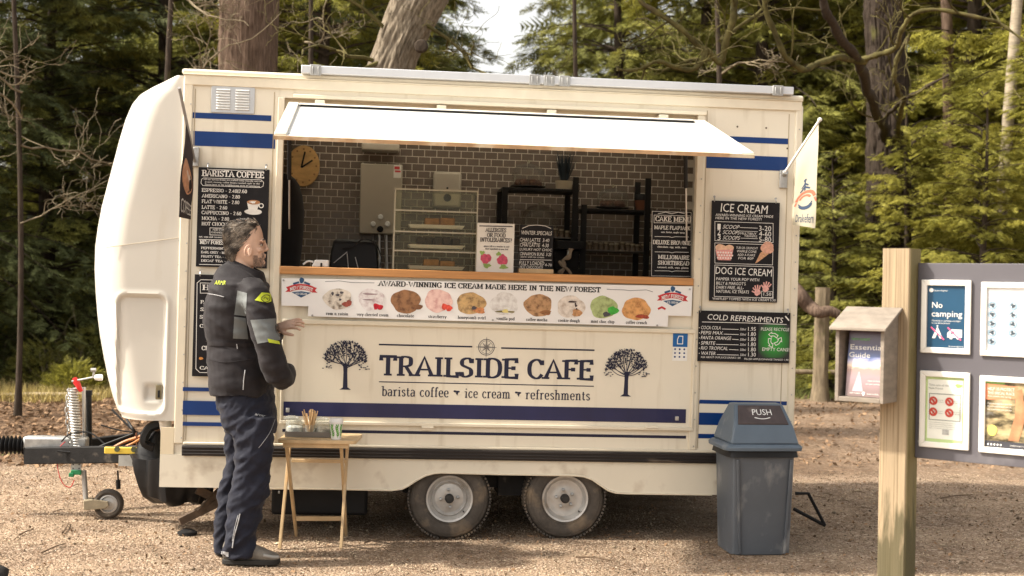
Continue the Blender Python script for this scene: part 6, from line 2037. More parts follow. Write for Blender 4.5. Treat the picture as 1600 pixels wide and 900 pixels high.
mb.text('Take care of the', x0 + .08 * w_, x0 + .6 * w_, z0 + .86 * h_, .03 * h_, oN); mb.text('New Forest', x0 + .08 * w_, x0 + .45 * w_, z0 + .81 * h_, .03 * h_, oN)
mb.rib([(x0 + .1 * w_, z0 + .74 * h_), (x1 - .1 * w_, z0 + .74 * h_), (x1 - .1 * w_, z0 + .34 * h_), (x0 + .1 * w_, z0 + .34 * h_)], .003, oN, True)
for k in range(4): mb.text('Keep to the marked parking and walking trails', x0 + .1 * w_, x1 - (.1 + .1 * (k % 2)) * w_, z0 + (.295 - .03 * k) * h_, .014 * h_, oN)
pf(fr, mb, M('print_greygreen', (.2, .22, .2)), 'lettering')
pf(fr, MB().blob(x0 + .85 * w_, z0 + .88 * h_, .09 * w_, oN, .03 * h_, .1, 1), M('leaf_badge', (.3, .5, .15)), 'badge')
pf(fr, quad(x0 + .45 * w_, x0 + .62 * w_, z0 + .12 * h_, z0 + .2 * h_, oN - .0002), M('grey_patch', (.4, .4, .38), var=.3, scale=60), 'grey_block')
# bottom right
fr, x0, x1, z0, z1 = poster(1531, 588, 1600, 709, fwid * 1.04)
w_, h_ = x1 - x0, z1 - z0
pf(fr, quad(x0, x1, z0, z1, BO - .003), M('photo_heath', (.25, .2, .11), rough=.35, var=.8, scale=12, stretch=(1, 1, 2.5), contrast=(.4, .6), dirt=((.5, .48, .44), 9, .58, (1, 1, 2))), 'poster_sheet')
pf(fr, MB().flat([(x0, z0 + .72 * h_), (x0 + .72 * w_, z0 + .76 * h_), (x0 + .76 * w_, z1 - .06 * h_), (x0, z1 - .03 * h_)], BO - .004), M('orange_band', (.72, .25, .13)), 'title_band')
pf(fr, quad(x0, x0 + .45 * w_, z1 - .03 * h_, z1, BO - .0045), M('green_band', (.2, .4, .1)), 'title_band')
mb = MB().text('HELP US PROTECT', x0 + .05 * w_, x0 + .68 * w_, z0 + .87 * h_, .045 * h_, oN); mb.text('THIS SPECIAL PLACE', x0 + .05 * w_, x0 + .68 * w_, z0 + .81 * h_, .04 * h_, oN)
mb.text('from wildfire this spring', x0 + .05 * w_, x0 + .6 * w_, z0 + .77 * h_, .022 * h_, oN)
for k in range(5): mb.blob(x0 + (.08 + .075 * k) * w_, z0 + .045 * h_, .022 * w_, oN - .0004, .016 * h_, .1, k, 10)
mb.text('newforest.gov.uk', x0 + .6 * w_, x0 + .95 * w_, z0 + .04 * h_, .02 * h_, oN - .0005)
for k in range(3): mb.text('Dogs on leads please, ponies graze here', x0 + .05 * w_, x0 + .62 * w_, z0 + (.66 - .045 * k) * h_, .022 * h_, oN)
pf(fr, mb, mChalkW, 'lettering')
pf(fr, quad(x0, x1, z0, z0 + .1 * h_, BO - .0042), M('poster_dark', (.05, .05, .06)), 'footer_band')
pf(fr, MB().blob(x0 + .17 * w_, z0 + .26 * h_, .115 * w_, oN, .085 * h_, .04, 2), M('badge_yellow', (.7, .62, .15)), 'badge')
pf(fr, MB().flat([(x0 + .55 * w_, z0 + .12 * h_), (x0 + .8 * w_, z0 + .12 * h_), (x0 + .95 * w_, z0 + .5 * h_), (x0 + .85 * w_, z0 + .92 * h_), (x0 + .72 * w_, z0 + .88 * h_), (x0 + .7 * w_, z0 + .5 * h_)], BO - .0047), M('chestnut_print', (.42, .2, .1), var=.4, scale=20), 'photo_print')
# screws
for (px, py) in ((1424, 548), (1430, 690)):
    c = NB.at(1441 if py > 600 else 1441, py, BO)
    nb.part('screw', MB().lathe([(.006, BO - .003), (.006, BO)], (.02, 0, c.z), 8, 'y'), mGalv)

# leaflet box on the post
mBox = M('box_timber_weathered', (.225, .19, .155), rough=.8, var=.25, scale=5, stretch=(2, 2, 6), bump=.2, bscale=40, dirt=((.2, .18, .14), 4, .6, (1, 1, 1)))
yf = -.155
cL, cR = NB.at(1305, 570, yf), NB.at(1381, 572, yf)
zb_, zt_ = NB.at(1345, 629, yf).z, NB.at(1345, 514, yf).z
lx0, lx1 = cL.x, cR.x
zback = zt_ + .075
lb = Thing('leaflet_box', 'weathered wooden leaflet box with sloping lid fixed to the timber post', 'leaflet box', NB, ((lx0 + lx1) / 2, -.02, zb_))
th = .016
for xx in (lx0, lx1 - th):
    mb = MB().add([(xx, yf, zb_), (xx + th, yf, zb_), (xx + th, -.003, zb_), (xx, -.003, zb_), (xx, yf, zt_), (xx + th, yf, zt_), (xx + th, -.003, zback), (xx, -.003, zback)],
                  [(0, 3, 2, 1), (4, 5, 6, 7), (0, 1, 5, 4), (2, 3, 7, 6), (0, 4, 7, 3), (1, 2, 6, 5)])
    lb.part('side_board', mb, mBox, bevel=.0015)
lb.part('back_board', MB().box(lx0 + th + .0005, lx1 - th - .0005, -.018, -.003, zb_ + .002, zback - .004), mBox, smooth=False)
lb.part('base_board', MB().box(lx0 + th + .0005, lx1 - th - .0005, yf, -.019, zb_ + .001, zb_ + .02), mBox, bevel=.0015)
rx0, rx1 = NB.at(1295, 512, yf - .03).x, NB.at(1384, 514, yf - .03).x
s0 = V((0, yf - .03, zt_ - .008)); s1 = V((0, .0, zback + .004))
dS = (s1 - s0)
mb = MB()
vs = []
for t_ in (0, .013):
    for s_ in (s0, s1):
        for x in (rx0, rx1):
            vs.append(V((x, s_.y, s_.z + t_)))
mb.add(vs, [(0, 2, 3, 1), (4, 5, 7, 6), (0, 1, 5, 4), (2, 6, 7, 3), (0, 4, 6, 2), (1, 3, 7, 5)])
lb.part('lid', mb, mBox, bevel=.003)
gx0, gx1 = lx0 + .035, lx1 - th - .004
gz0, gz1 = zb_ + .022, zt_ - .012
lf = Thing('leaflet', 'Essential Guide leaflet with a purple heath path on its cover inside the wooden box', 'leaflet', NB, ((gx0 + gx1) / 2, yf + .04, gz0))
GW = gx1 - gx0; GH = gz1 - gz0
yl = yf + .03
sh = lambda z: yl + (z - gz0) * .12
pm = bpy.data.materials.new('leaflet_cover'); pm.use_nodes = True
N, Lk = pm.node_tree.nodes, pm.node_tree.links
tcn = N.new('ShaderNodeTexCoord'); sx = N.new('ShaderNodeSeparateXYZ'); Lk.new(tcn.outputs['Object'], sx.inputs[0])
mr = N.new('ShaderNodeMapRange'); mr.inputs[2].default_value = GH; Lk.new(sx.outputs[2], mr.inputs[0])
nz = N.new('ShaderNodeTexNoise'); nz.inputs['Scale'].default_value = 22; nz.inputs['Detail'].default_value = 6
mpp = N.new('ShaderNodeMapping'); mpp.inputs['Scale'].default_value = (1, 1, 2.6); Lk.new(tcn.outputs['Object'], mpp.inputs[0]); Lk.new(mpp.outputs[0], nz.inputs[0])
ad = N.new('ShaderNodeMath'); ad.operation = 'MULTIPLY_ADD'; ad.inputs[1].default_value = .16; Lk.new(nz.outputs[0], ad.inputs[0])
sb = N.new('ShaderNodeMath'); sb.operation = 'SUBTRACT'; sb.inputs[1].default_value = .08; Lk.new(mr.outputs[0], sb.inputs[0]); Lk.new(sb.outputs[0], ad.inputs[2])
cr_ = N.new('ShaderNodeValToRGB'); el = cr_.color_ramp.elements
el[0].position = 0; el[0].color = (.20, .14, .13, 1); el[1].position = 1; el[1].color = (.10, .07, .10, 1)
for p_, c_ in ((.3, (.34, .24, .26)), (.42, (.40, .25, .22)), (.47, (.8, .65, .5)), (.51, (.6, .55, .66)), (.55, (.42, .42, .6)), (.60, (.10, .14, .3)), (.8, (.06, .05, .10))):
    e = el.new(p_); e.color = (*c_, 1)
Lk.new(ad.outputs[0], cr_.inputs[0]); Lk.new(cr_.outputs[0], N['Principled BSDF'].inputs['Base Color']); N['Principled BSDF'].inputs['Roughness'].default_value = .25
mb = MB().add([(gx0, yl, gz0), (gx1, yl, gz0), (gx1, sh(gz1), gz1), (gx0, sh(gz1), gz1), (gx0, yl + .004, gz0), (gx1, yl + .004, gz0), (gx1, sh(gz1) + .004, gz1), (gx0, sh(gz1) + .004, gz1)], [(0, 1, 2, 3), (7, 6, 5, 4), (0, 4, 5, 1), (1, 5, 6, 2), (2, 6, 7, 3), (3, 7, 4, 0)])
lf.part('cover', mb, pm, smooth=False)
mb = MB()
mb.text('Essential', gx0 + .06 * GW, gx1 - .005, gz0 + .72 * GH, .075 * GH, 0); mb.text('Guide', gx0 + .03 * GW, gx0 + .62 * GW, gz0 + .60 * GH, .075 * GH, 0)
mb.text('Explore the forest', gx0 + .6 * GW, gx1 - .01, gz0 + .24 * GH, .02 * GH, 0); mb.text('and make memories', gx0 + .55 * GW, gx1 - .01, gz0 + .19 * GH, .02 * GH, 0)
mb.blob(gx0 + .5 * GW, gz0 + .05 * GH, .035 * GW, 0, .03 * GH, .15); mb.text('NEW FOREST', gx0 + .12 * GW, gx0 + .42 * GW, gz0 + .04 * GH, .018 * GH, 0); mb.text('freely available', gx0 + .6 * GW, gx0 + .92 * GW, gz0 + .04 * GH, .018 * GH, 0)
mb.v = [(x, sh(z) - .0012, z) for x, y, z in mb.v]
lf.part('lettering', mb, mChalkW, smooth=False)
mb = MB().text('NEW FOREST', gx0 + .08 * GW, gx0 + .6 * GW, gz0 + .86 * GH, .035 * GH, 0)
mb.v = [(x, sh(z) - .0012, z) for x, y, z in mb.v]
lf.part('lettering', mb, M('print_green', (.15, .5, .1)), smooth=False, label='small green line above the title')
mb = MB().flat([(gx0 + .18 * GW, gz0 + .08 * GH), (gx0 + .48 * GW, gz0 + .08 * GH), (gx0 + .36 * GW, gz0 + .38 * GH), (gx0 + .33 * GW, gz0 + .38 * GH)], 0)
mb.v = [(x, sh(z) - .0006, z) for x, y, z in mb.v]
lf.part('path_print', mb, M('path_print', (.45, .38, .42), var=.3, scale=30), smooth=False)

# ================================================================== PERSON
YP = 7.32
pw = lambda px, py, dy=0.0: W(px, py, YP + dy)
PXM = YP / F


def ring_px(py, xl, xr, b, dy=0.0, n=28, e=2.3, tilt=0.0):
    c = pw((xl + xr) / 2, py, dy)
    a = (xr - xl) / 2 * PXM
    out = []
    for k in range(n):
        t = 2 * PI * k / n
        cx, sx = math.cos(t), math.sin(t)
        x = a * math.copysign(abs(cx) ** (2 / e), cx); y = b * math.copysign(abs(sx) ** (2 / e), sx)
        out.append((c.x + x, c.y + y, c.z + tilt * x))
    return out


def remesh(mb, name, voxel, smooth_it=3):
    me = make_mesh(mb, name)
    bm = bmesh.new(); bm.from_mesh(me); bmesh.ops.recalc_face_normals(bm, faces=bm.faces); bm.to_mesh(me); bm.free()
    ob = bpy.data.objects.new(name, me)
    COL.objects.link(ob)
    m = ob.modifiers.new('r', 'REMESH'); m.mode = 'VOXEL'; m.voxel_size = voxel; m.use_smooth_shade = True
    s = ob.modifiers.new('s', 'SMOOTH'); s.iterations = smooth_it; s.factor = .5
    dg = bpy.context.evaluated_depsgraph_get()
    me2 = bpy.data.meshes.new_from_object(ob.evaluated_get(dg))
    bpy.data.objects.remove(ob)
    me2.name = name
    return me2


def folds(me, fun):
    me.update()
    n = len(me.vertices)
    co = np.empty(n * 3); me.vertices.foreach_get('co', co); co = co.reshape(-1, 3)
    no = np.array([v.normal[:] for v in me.vertices])
    d = np.array([fun(p) for p in co])
    co += no * d[:, None]
    me.vertices.foreach_set('co', co.ravel()); me.update()


def bvh_of(me):
    return BVHTree.FromPolygons([v.co.copy() for v in me.vertices], [tuple(p.vertices) for p in me.polygons])


def hit(b, px, py, off):
    d = ray(px, py).normalized()
    h = b.ray_cast(CAM, d)
    if h[0] is None: return None
    return h[0] - d * off


def decal(b, q, nu, nv, off=.003, mb=None):
    mb = mb or MB()
    a, b_, c, d = [V(p) for p in q]
    last = None
    vs = []
    for j in range(nv + 1):
        for i in range(nu + 1):
            p = (a.lerp(b_, i / nu)).lerp(d.lerp(c, i / nu), j / nv)
            h = hit(b, p.x, p.y, off)
            if h is None: h = last or pw(p.x, p.y)
            last = h; vs.append(tuple(h))
    n = nu + 1
    return mb.add(vs, [(j * n + i, (j + 1) * n + i, (j + 1) * n + i + 1, j * n + i + 1) for j in range(nv) for i in range(nu)])


def dline(b, pts, r, off=.002, n=6):
    pts = catmull(pts, 8)
    out = [hit(b, p[0], p[1], off) for p in pts]
    out = [o_ for o_ in out if o_ is not None]
    return MB().tube(out, r, n)


pr = Thing('person', 'rider in black textile motorcycle jacket and trousers at the counter, one hand raised', 'person', WP, (pw(385, 860).x, YP, 0))
mJk = M('jacket_textile', (.017, .0145, .0165), rough=.7, var=.25, scale=9, bump=.15, bscale=300, sheen=.06, spec=.2, dirt=((.036, .031, .035), 6, .6, (1, 1, 1)))
mTro = M('trouser_textile', (.012, .0135, .024), rough=.7, var=.25, scale=8, bump=.15, bscale=300, sheen=.06, spec=.2, dirt=((.026, .028, .044), 5, .6, (1, 1, 1)))
mGrey = M('grey_panel', (.135, .145, .145), rough=.7, var=.12, scale=12, bump=.15, bscale=200)
mHiv = M('fluo_yellow', (.48, .55, .03), rough=.5)
mSkin = M('skin', (.60, .40, .30), rough=.5, var=.06, scale=30, bump=.06, bscale=200)
mHair = M('hair_dark_grey', (.05, .038, .030), rough=.5, var=.4, scale=16, isl=.55, contrast=(.42, .62), col2=(.20, .165, .13))
mZip = M('zip_grey', (.33, .33, .34), rough=.5, var=.1)

# ---- jacket
mb = MB()
tor = [(417, 358, 411, .075, -.4), (423, 352, 413, .095, -.4), (429, 343, 415, .135, -.3), (435, 335, 417, .175, -.15), (444, 328, 420, .205), (460, 325, 421, .215), (480, 321, 421, .215), (505, 320, 420, .205),
       (528, 323, 418, .19), (540, 326, 417, .18), (560, 325, 420, .19), (585, 327, 424, .205), (606, 328, 427, .21), (617, 331, 425, .207)]
mb.loft([ring_px(t_[0], t_[1], t_[2], t_[3], .0, tilt=t_[4] if len(t_) > 4 else 0) for t_ in tor][::-1])
arm = [(392, 444, -.15), (399, 462, -.205), (407, 490, -.24), (415, 525, -.255), (424, 560, -.25), (434, 585, -.225), (441, 593, -.17), (446, 588, -.09), (449, 580, .0)]
mb.tube([pw(*p) for p in arm], [.072, .084, .082, .076, .074, .071, .066, .060, .050], 18)
arm2 = [(392, 444, .15), (402, 480, .22), (410, 520, .25), (418, 534, .23), (428, 522, .17), (436, 513, .13)]
mb.tube([pw(*p) for p in arm2], [.07, .08, .075, .066, .055, .044], 14)
jk = remesh(mb, 'jacket', .0085, 4)


def jfold(p):
    q = V(p)
    n1 = noise.noise(V((q.x * 5, q.y * 5, q.z * 13 + q.x * 5)))
    n2 = noise.noise(V((q.x * 14, q.y * 14, q.z * 30 + 7)))
    n3 = noise.noise(V((q.x * 9 + 5, q.y * 9, q.z * 4)))
    return .012 * (1 - abs(n1) * 2.6) * .6 + .004 * n2 + .006 * n3 - .006


folds(jk, jfold)
jo = pr.part('jacket', jk, mJk, smooth=False, label='black textile jacket with grey side and sleeve panels')
jk.transform(Matrix.Translation(-pr.o))
jb0 = bvh_of(jk)


class _B:
    def __init__(s, b, o): s.b = b; s.o = o
    def ray_cast(s, c, d):
        h = s.b.ray_cast(c - s.o, d)
        return (h[0] + s.o, h[1], h[2], h[3]) if h[0] is not None else h


jb = _B(jb0, pr.o)
pr.part('grey_panel', decal(jb, [(371, 454), (386, 458), (384, 494), (366, 492)], 8, 16), mGrey, parent=jo)
pr.part('grey_panel', decal(jb, [(366, 495), (384, 497), (388, 530), (364, 529)], 8, 14), mGrey, parent=jo)
pr.part('grey_panel', decal(jb, [(391, 500), (436, 497), (438, 531), (402, 537)], 18, 16), mGrey, parent=jo, label='grey sleeve panel above the elbow')
pr.part('fluo_flash', decal(jb, [(418, 529), (436, 533), (438, 538), (420, 535)], 10, 4, .005), mHiv, parent=jo)
pr.part('logo_patch', decal(jb, [(398, 469), (409, 457), (424, 458), (417, 473)], 12, 8, .004), mHiv, parent=jo)
pr.part('logo_patch', decal(jb, [(417, 473), (411, 458), (424, 458), (424, 471)], 8, 8, .0045), mHiv, parent=jo)
m_ = dline(jb, [(408, 466), (414, 461), (421, 462), (421, 469), (414, 472), (408, 467)], .0018, .006)
m2 = dline(jb, [(412, 467), (415, 464), (418, 468), (419, 465)], .0014, .006)
m_.add(m2.v, m2.f)
pr.part('logo_mark', m_, mJk, parent=jo)
mb = MB().text('ARMR', 0, 17, 0, 6.5, 0, shear=.25)
out = []
for x, y, z in mb.v:
    h = hit(jb, 335 + x, 444.5 - z + .03 * x, .0045)
    out.append(tuple(h) if h else tuple(pw(335 + x, 444 - z)))
mb.v = out
pr.part('lettering', mb, mHiv, parent=jo, smooth=False)
pr.part('reflective_strip', dline(jb, [(325, 459), (338, 461), (350, 464)], .0022), mZip, parent=jo)
pr.part('zip', dline(jb, [(383, 578), (381, 593), (380, 609)], .0028), mZip, parent=jo)
bl = [(321, 537), (345, 541), (370, 542), (392, 539)]
pr.part('belt', decal(jb, [(321, 533), (393, 536), (393, 542), (321, 540)], 26, 3, .007), mJk, parent=jo)
pr.part('belt_seam', dline(jb, [(322, 560), (350, 566), (380, 563), (400, 560)], .0016), mZip if 0 else mJk, parent=jo)
pr.part('pull_tab', dline(jb, [(370, 538), (371, 545)], .003, .008), mZip, parent=jo)
# collar
mb = MB()
cr0 = [ring_px(414, 360, 413, .068, tilt=-.42), ring_px(423, 353, 415, .085, tilt=-.40), ring_px(430, 345, 417, .11, tilt=-.35)]
co_i = [ring_px(414, 363, 410, .060, tilt=-.42), ring_px(424, 360, 410, .07, tilt=-.4)]
mb.loft([cr0[2], cr0[1], cr0[0], co_i[0], co_i[1]], caps=False)
cl = make_mesh(mb, 'collar', pr.o)
co_ = pr.part('collar', cl, mJk, parent=jo)
s_ = co_.modifiers.new('sub', 'SUBSURF'); s_.levels = 1; s_.render_levels = 1
# ---- trousers
mb = MB()
mb.loft([ring_px(py, l, r, b) for py, l, r, b in ((598, 336, 424, .17), (615, 336, 428, .185), (640, 340, 431, .19), (660, 346, 431, .185), (676, 352, 430, .17))][::-1])
nr = [(650, 362, 432, .10), (672, 364, 430, .10), (695, 366, 428, .098), (718, 364, 427, .095), (735, 364, 422, .09), (750, 361, 424, .09), (768, 359, 423, .088), (790, 354, 414, .085), (815, 352, 406, .083), (835, 349, 402, .083), (855, 347, 403, .085), (870, 346, 402, .083)]
mb.loft([ring_px(py, l + 1, r - 1, b, -.10) for py, l, r, b in nr][::-1])
fr_ = [(650, 345, 405, .10), (680, 350, 395, .095), (715, 352, 392, .09), (745, 347, 385, .085), (780, 338, 378, .08), (815, 334, 372, .08), (845, 333, 368, .08), (863, 333, 366, .08)]
mb.loft([ring_px(py, l, r, b, .12) for py, l, r, b in fr_][::-1])
tro = remesh(mb, 'trousers', .0085, 4)


def tfold(p):
    q = V(p)
    lo = max(0, min(1, (1.0 - q.z) / .5))
    n1 = noise.noise(V((q.x * 7, q.y * 6, q.z * 15 - q.x * 10)))
    n2 = noise.noise(V((q.x * 14 + 3, q.y * 12, q.z * 26 + q.x * 14)))
    n3 = noise.noise(V((q.x * 10, q.y * 10, q.z * 3.5)))
    n4 = abs(noise.noise(V((q.x * 26, q.y * 20, q.z * 34 - q.x * 30))))
    return (.008 + .006 * lo) * (.3 - abs(n1) * 1.9) + (.003 + .004 * lo) * n2 + .007 * n3 - .006 * n4


folds(tro, tfold)
to = pr.part('trousers', tro, mTro, smooth=False)
tro.transform(Matrix.Translation(-pr.o))
tbv = _B(bvh_of(tro), pr.o)
pr.part('zip', dline(tbv, [(375, 803), (371, 820), (366, 838), (363, 856)], .0035, .004), mZip, parent=to)
pr.part('zip', dline(tbv, [(372, 805), (367, 824), (363, 845)], .0022, .004), mZip, parent=to)
pr.part('seam', dline(tbv, [(430, 655), (422, 675), (412, 690), (404, 700)], .0014, .003), mZip, parent=to)
mb = MB().text('armr', 0, 16, 0, 4.5, 0, shear=.3)
out = []
for x, y, z in mb.v:
    h = hit(tbv, 398 + x, 648.5 - z + .22 * x, .0045)
    out.append(tuple(h) if h else tuple(pw(398 + x, 650 - z)))
mb.v = out
pr.part('lettering', mb, M('grey_print_light', (.5, .5, .5)), parent=to, smooth=False)
pr.part('hem_tab', decal(tbv, [(346, 861), (357, 863), (357, 872), (345, 869)], 5, 5, .005), mZip, parent=to)
# ---- boots
mBt = M('boot_grey_suede', (.17, .15, .125), rough=.8, var=.3, scale=20, bump=.2); mSole = M('boot_sole', (.02, .018, .016), rough=.7)


def boot(px_h, px_t, dy, lab=None):
    y = YP + dy
    xh, xt = W(px_h, 870, y).x, W(px_t, 870, y).x
    L = xt - xh
    st = [(0, .03, .10, .028), (.06, .012, .15, .040), (.22, .012, .17, .046), (.42, .014, .135, .046), (.58, .014, .10, .048), (.75, .014, .078, .052), (.9, .015, .06, .046), (.97, .018, .05, .034), (1.0, .026, .04, .016)]
    rg = []
    for t, z0, z1, hw in st:
        x = xh + L * t
        rg.append([(x, y + hw * math.copysign(abs(math.cos(a)) ** .8, math.cos(a)), (z0 + z1) / 2 + (z1 - z0) / 2 * math.copysign(abs(math.sin(a)) ** .8, math.sin(a))) for a in [2 * PI * k / 18 for k in range(18)]])
    b_ = pr.part('boot', MB().loft(rg), mBt)
    sp = [(t, hw + .006) for t, _, _, hw in st]
    out = [(xh + L * t * 1.01, y - hw) for t, hw in sp] + [(xh + L * t * 1.01, y + hw) for t, hw in reversed(sp)]
    n = len(out)
    pr.part('sole', MB().loft([[(x, yy, .001) for x, yy in out], [(x, yy, .026) for x, yy in out]]), mSole, parent=b_, bevel=.003)
    pr.part('toe_cap', MB().tube([(xt - .075, y - .052, .055), (xt - .03, y - .047, .045), (xt + .0, y - .02, .04)], .009, 8), M('toe_guard', (.3, .29, .27), rough=.5), parent=b_)
    return b_


boot(349, 436, -.10)
boot(338, 398, .13)

# ---- body: one continuous mesh (head, neck, torso, arms, hands, legs)
mb = MB()
HD = .0
hr = [(343.5, 370, 394, .035), (347, 361, 402, .055), (354, 355, 407, .068), (363, 352.5, 410, .075), (372, 352, 411.5, .078), (380, 353, 411, .078), (388, 355, 412, .076), (395, 359, 412.5, .072), (402, 364, 412.5, .066), (408, 369, 411.5, .058), (413, 374, 410, .047), (416, 378, 408, .036)]
mb.loft([ring_px(py, l, r, b, HD, 24, 2.15) for py, l, r, b in hr][::-1])
mb.tube([pw(375, 384), pw(377, 402), pw(379, 422), pw(374, 450)], [.055, .058, .060, .065], 18)
mb.tube([pw(412, 376, HD), pw(415.5, 384, HD), pw(418, 389.5, HD), pw(414, 392, HD)], [.006, .0085, .011, .008], 10)
for s in (-1, 1):
    mb.tube([pw(409, 376.5, HD + s * .045), pw(412.5, 376, HD + s * .02), pw(412.8, 377, HD)], [.007, .009, .008], 8)      # brow
    mb.tube([pw(413, 391, HD + s * .011), pw(416, 390, HD + s * .010)], [.006, .007], 8)       # nostril wing
    mb.tube([pw(403, 392, HD + s * .052), pw(409, 390, HD + s * .035)], [.014, .012], 8)       # cheek
    ec = pw(388.5, 392, HD + s * .079)
    pts = [(ec.x + .017 * math.cos(a) * (1 if math.cos(a) > 0 else 1.1) + .004 * math.sin(a), ec.y + s * .006 * (1 - math.cos(a)) + s * .004, ec.z + .031 * math.sin(a)) for a in [2 * PI * k / 12 for k in range(13)]]
    mb.tube(pts, .0048, 8)
    mb.tube([(ec.x + .006, ec.y, ec.z + .015), (ec.x + .003, ec.y, ec.z), (ec.x + .006, ec.y, ec.z - .018)], .010, 8)
mb.tube([pw(412, 398.6, HD - .018), pw(414.6, 398, HD), pw(412, 398.6, HD + .018)], [.003, .0055, .003], 8)
mb.tube([pw(411.5, 401.5, HD - .017), pw(413.9, 401.3, HD), pw(411.5, 401.5, HD + .017)], [.003, .006, .003], 8)
mb.tube([pw(408, 410, HD - .02), pw(411, 410, HD), pw(408, 410, HD + .02)], [.012, .014, .012], 10)
# torso and limbs under the clothes
mb.loft([ring_px(py, l, r, b) for py, l, r, b in ((436, 355, 398, .08), (460, 345, 404, .13), (520, 340, 404, .12), (560, 342, 406, .12), (620, 352, 410, .13), (650, 355, 415, .14))][::-1])
mb.tube([pw(*p) for p in arm], [.028, .036, .042, .040, .038, .038, .036, .031, .026], 12)
mb.tube([pw(*p) for p in arm2], [.030, .042, .042, .038, .034, .026], 12)
mb.tube([pw(395, 640, -.09), pw(395, 730, -.09), pw(378, 800, -.09), pw(372, 862, -.09)], [.075, .055, .048, .038], 12)
mb.tube([pw(378, 640, .10), pw(372, 730, .12), pw(356, 800, .12), pw(352, 858, .12)], [.075, .055, .048, .038], 12)


def hand(mb, wrist, kn, back, index_side, curl=.5, thumb_open=.6, s=1.0):
    """wrist point, direction to the knuckles, normal of the back of the hand, direction towards the index finger"""
    X = V(kn).normalized(); Z = V(back); Z = (Z - X * Z.dot(X)).normalized(); Yv = Z.cross(X)
    if Yv.dot(V(index_side)) < 0: Yv = -Yv
    P3 = lambda x, y, z: wrist + (X * x + Yv * y + Z * z) * s
    rg = []
    for x, hw, ht, z in ((-.015, .026, .019, 0), (.01, .029, .018, 0), (.035, .038, .016, .001), (.065, .043, .0145, .001), (.088, .041, .0115, -.001), (.094, .034, .008, -.002)):
        rg.append([P3(x, hw * math.cos(a), z + ht * math.sin(a)) for a in [2 * PI * k / 16 for k in range(16)]])
    mb.loft(rg)
    for k, (y, L, dx, fan) in enumerate(((.031, .071, .0, .24), (.0105, .079, .004, .08), (-.0105, .073, .001, -.10), (-.031, .058, -.007, -.30))):
        c = curl * (1 + .18 * k)
        p = P3(.086 + dx, y, -.001); ang = -.12 * c
        pts = [P3(.070, y * .95, 0), p]; rad = [.0095, .0098]
        for seg, (f_, dc) in enumerate(((.45, .55), (.30, .8), (.25, .55))):
            d = (X * math.cos(ang) + Z * math.sin(ang) + Yv * fan).normalized()
            p = p + d * L * f_ * s
            pts.append(p); rad.append((.0086, .0080, .0060)[seg])
            ang -= dc * c
        mb.tube(catmull([tuple(q_) for q_ in pts], 3), list(np.interp(np.linspace(0, 1, 3 * (len(pts) - 1) + 1), np.linspace(0, 1, len(rad)), rad)), 10)
    d0 = (X * .72 + Yv * thumb_open - Z * .28).normalized(); d1 = (X * .9 + Yv * .35 * thumb_open - Z * .35).normalized()
    p0 = P3(.018, .022, -.004); p1 = p0 + d0 * .042 * s; p2 = p1 + d1 * .032 * s; p3 = p2 + (d1 - Yv * .15 - Z * .1).normalized() * .025 * s
    mb.tube([p0, p1, p2, p3], [.0135, .0115, .0098, .0068], 10)


# left hand, raised, showing past the right sleeve
hand(mb, pw(434.5, 511, .13), (.92, -.35, .22), (-.05, -.62, .78), (0.15, -.75, -.6), curl=.5, s=1.0)
# right hand resting near the belt, mostly hidden behind the sleeve
hand(mb, pw(449, 581, .015), (-.25, .95, .15), (.85, .25, .4), (.1, -.1, 1), curl=.8)
body = remesh(mb, 'body', .0042, 2)
bo = pr.part('body', body, mSkin, smooth=False, label='tanned skin, face in profile with one ear showing')
body.transform(Matrix.Translation(-pr.o))
bbv = _B(bvh_of(body), pr.o)
for s in (-1, 1):
    e_ = pw(408.0, 382.4, HD + s * .033)
    eo = pr.part('eye', MB().lathe([(0, -.009), (.0065, -.0065), (.009, 0), (.0065, .0065), (0, .009)], tuple(e_), 12, caps=False), M('eye_white_shaded', (.42, .38, .34), rough=.3), parent=bo)  # eye white darkened, shadow of the socket put into its colour
    pr.part('eyelid', MB().tube([pw(405.5, 382, HD + s * .047), pw(409, 380, HD + s * .040), pw(411.5, 381.2, HD + s * .026)], [.002, .0042, .003], 6), M('eyelid_shade', (.16, .08, .06)), parent=bo)  # dark lash line, shade over the eye put into its colour
    pr.part('iris', MB().lathe([(.0066, .0060), (.0055, .0082), (0, .0098)], (e_.x, e_.y, e_.z), 10, 'x', caps=False), mBlack, parent=bo)
    pr.part('eyebrow', MB().tube([pw(410, 375.5, HD + s * .045), pw(412.8, 374.5, HD + s * .03), pw(413.8, 375.6, HD + s * .012)], [.003, .0045, .003], 6), mHair, parent=bo)
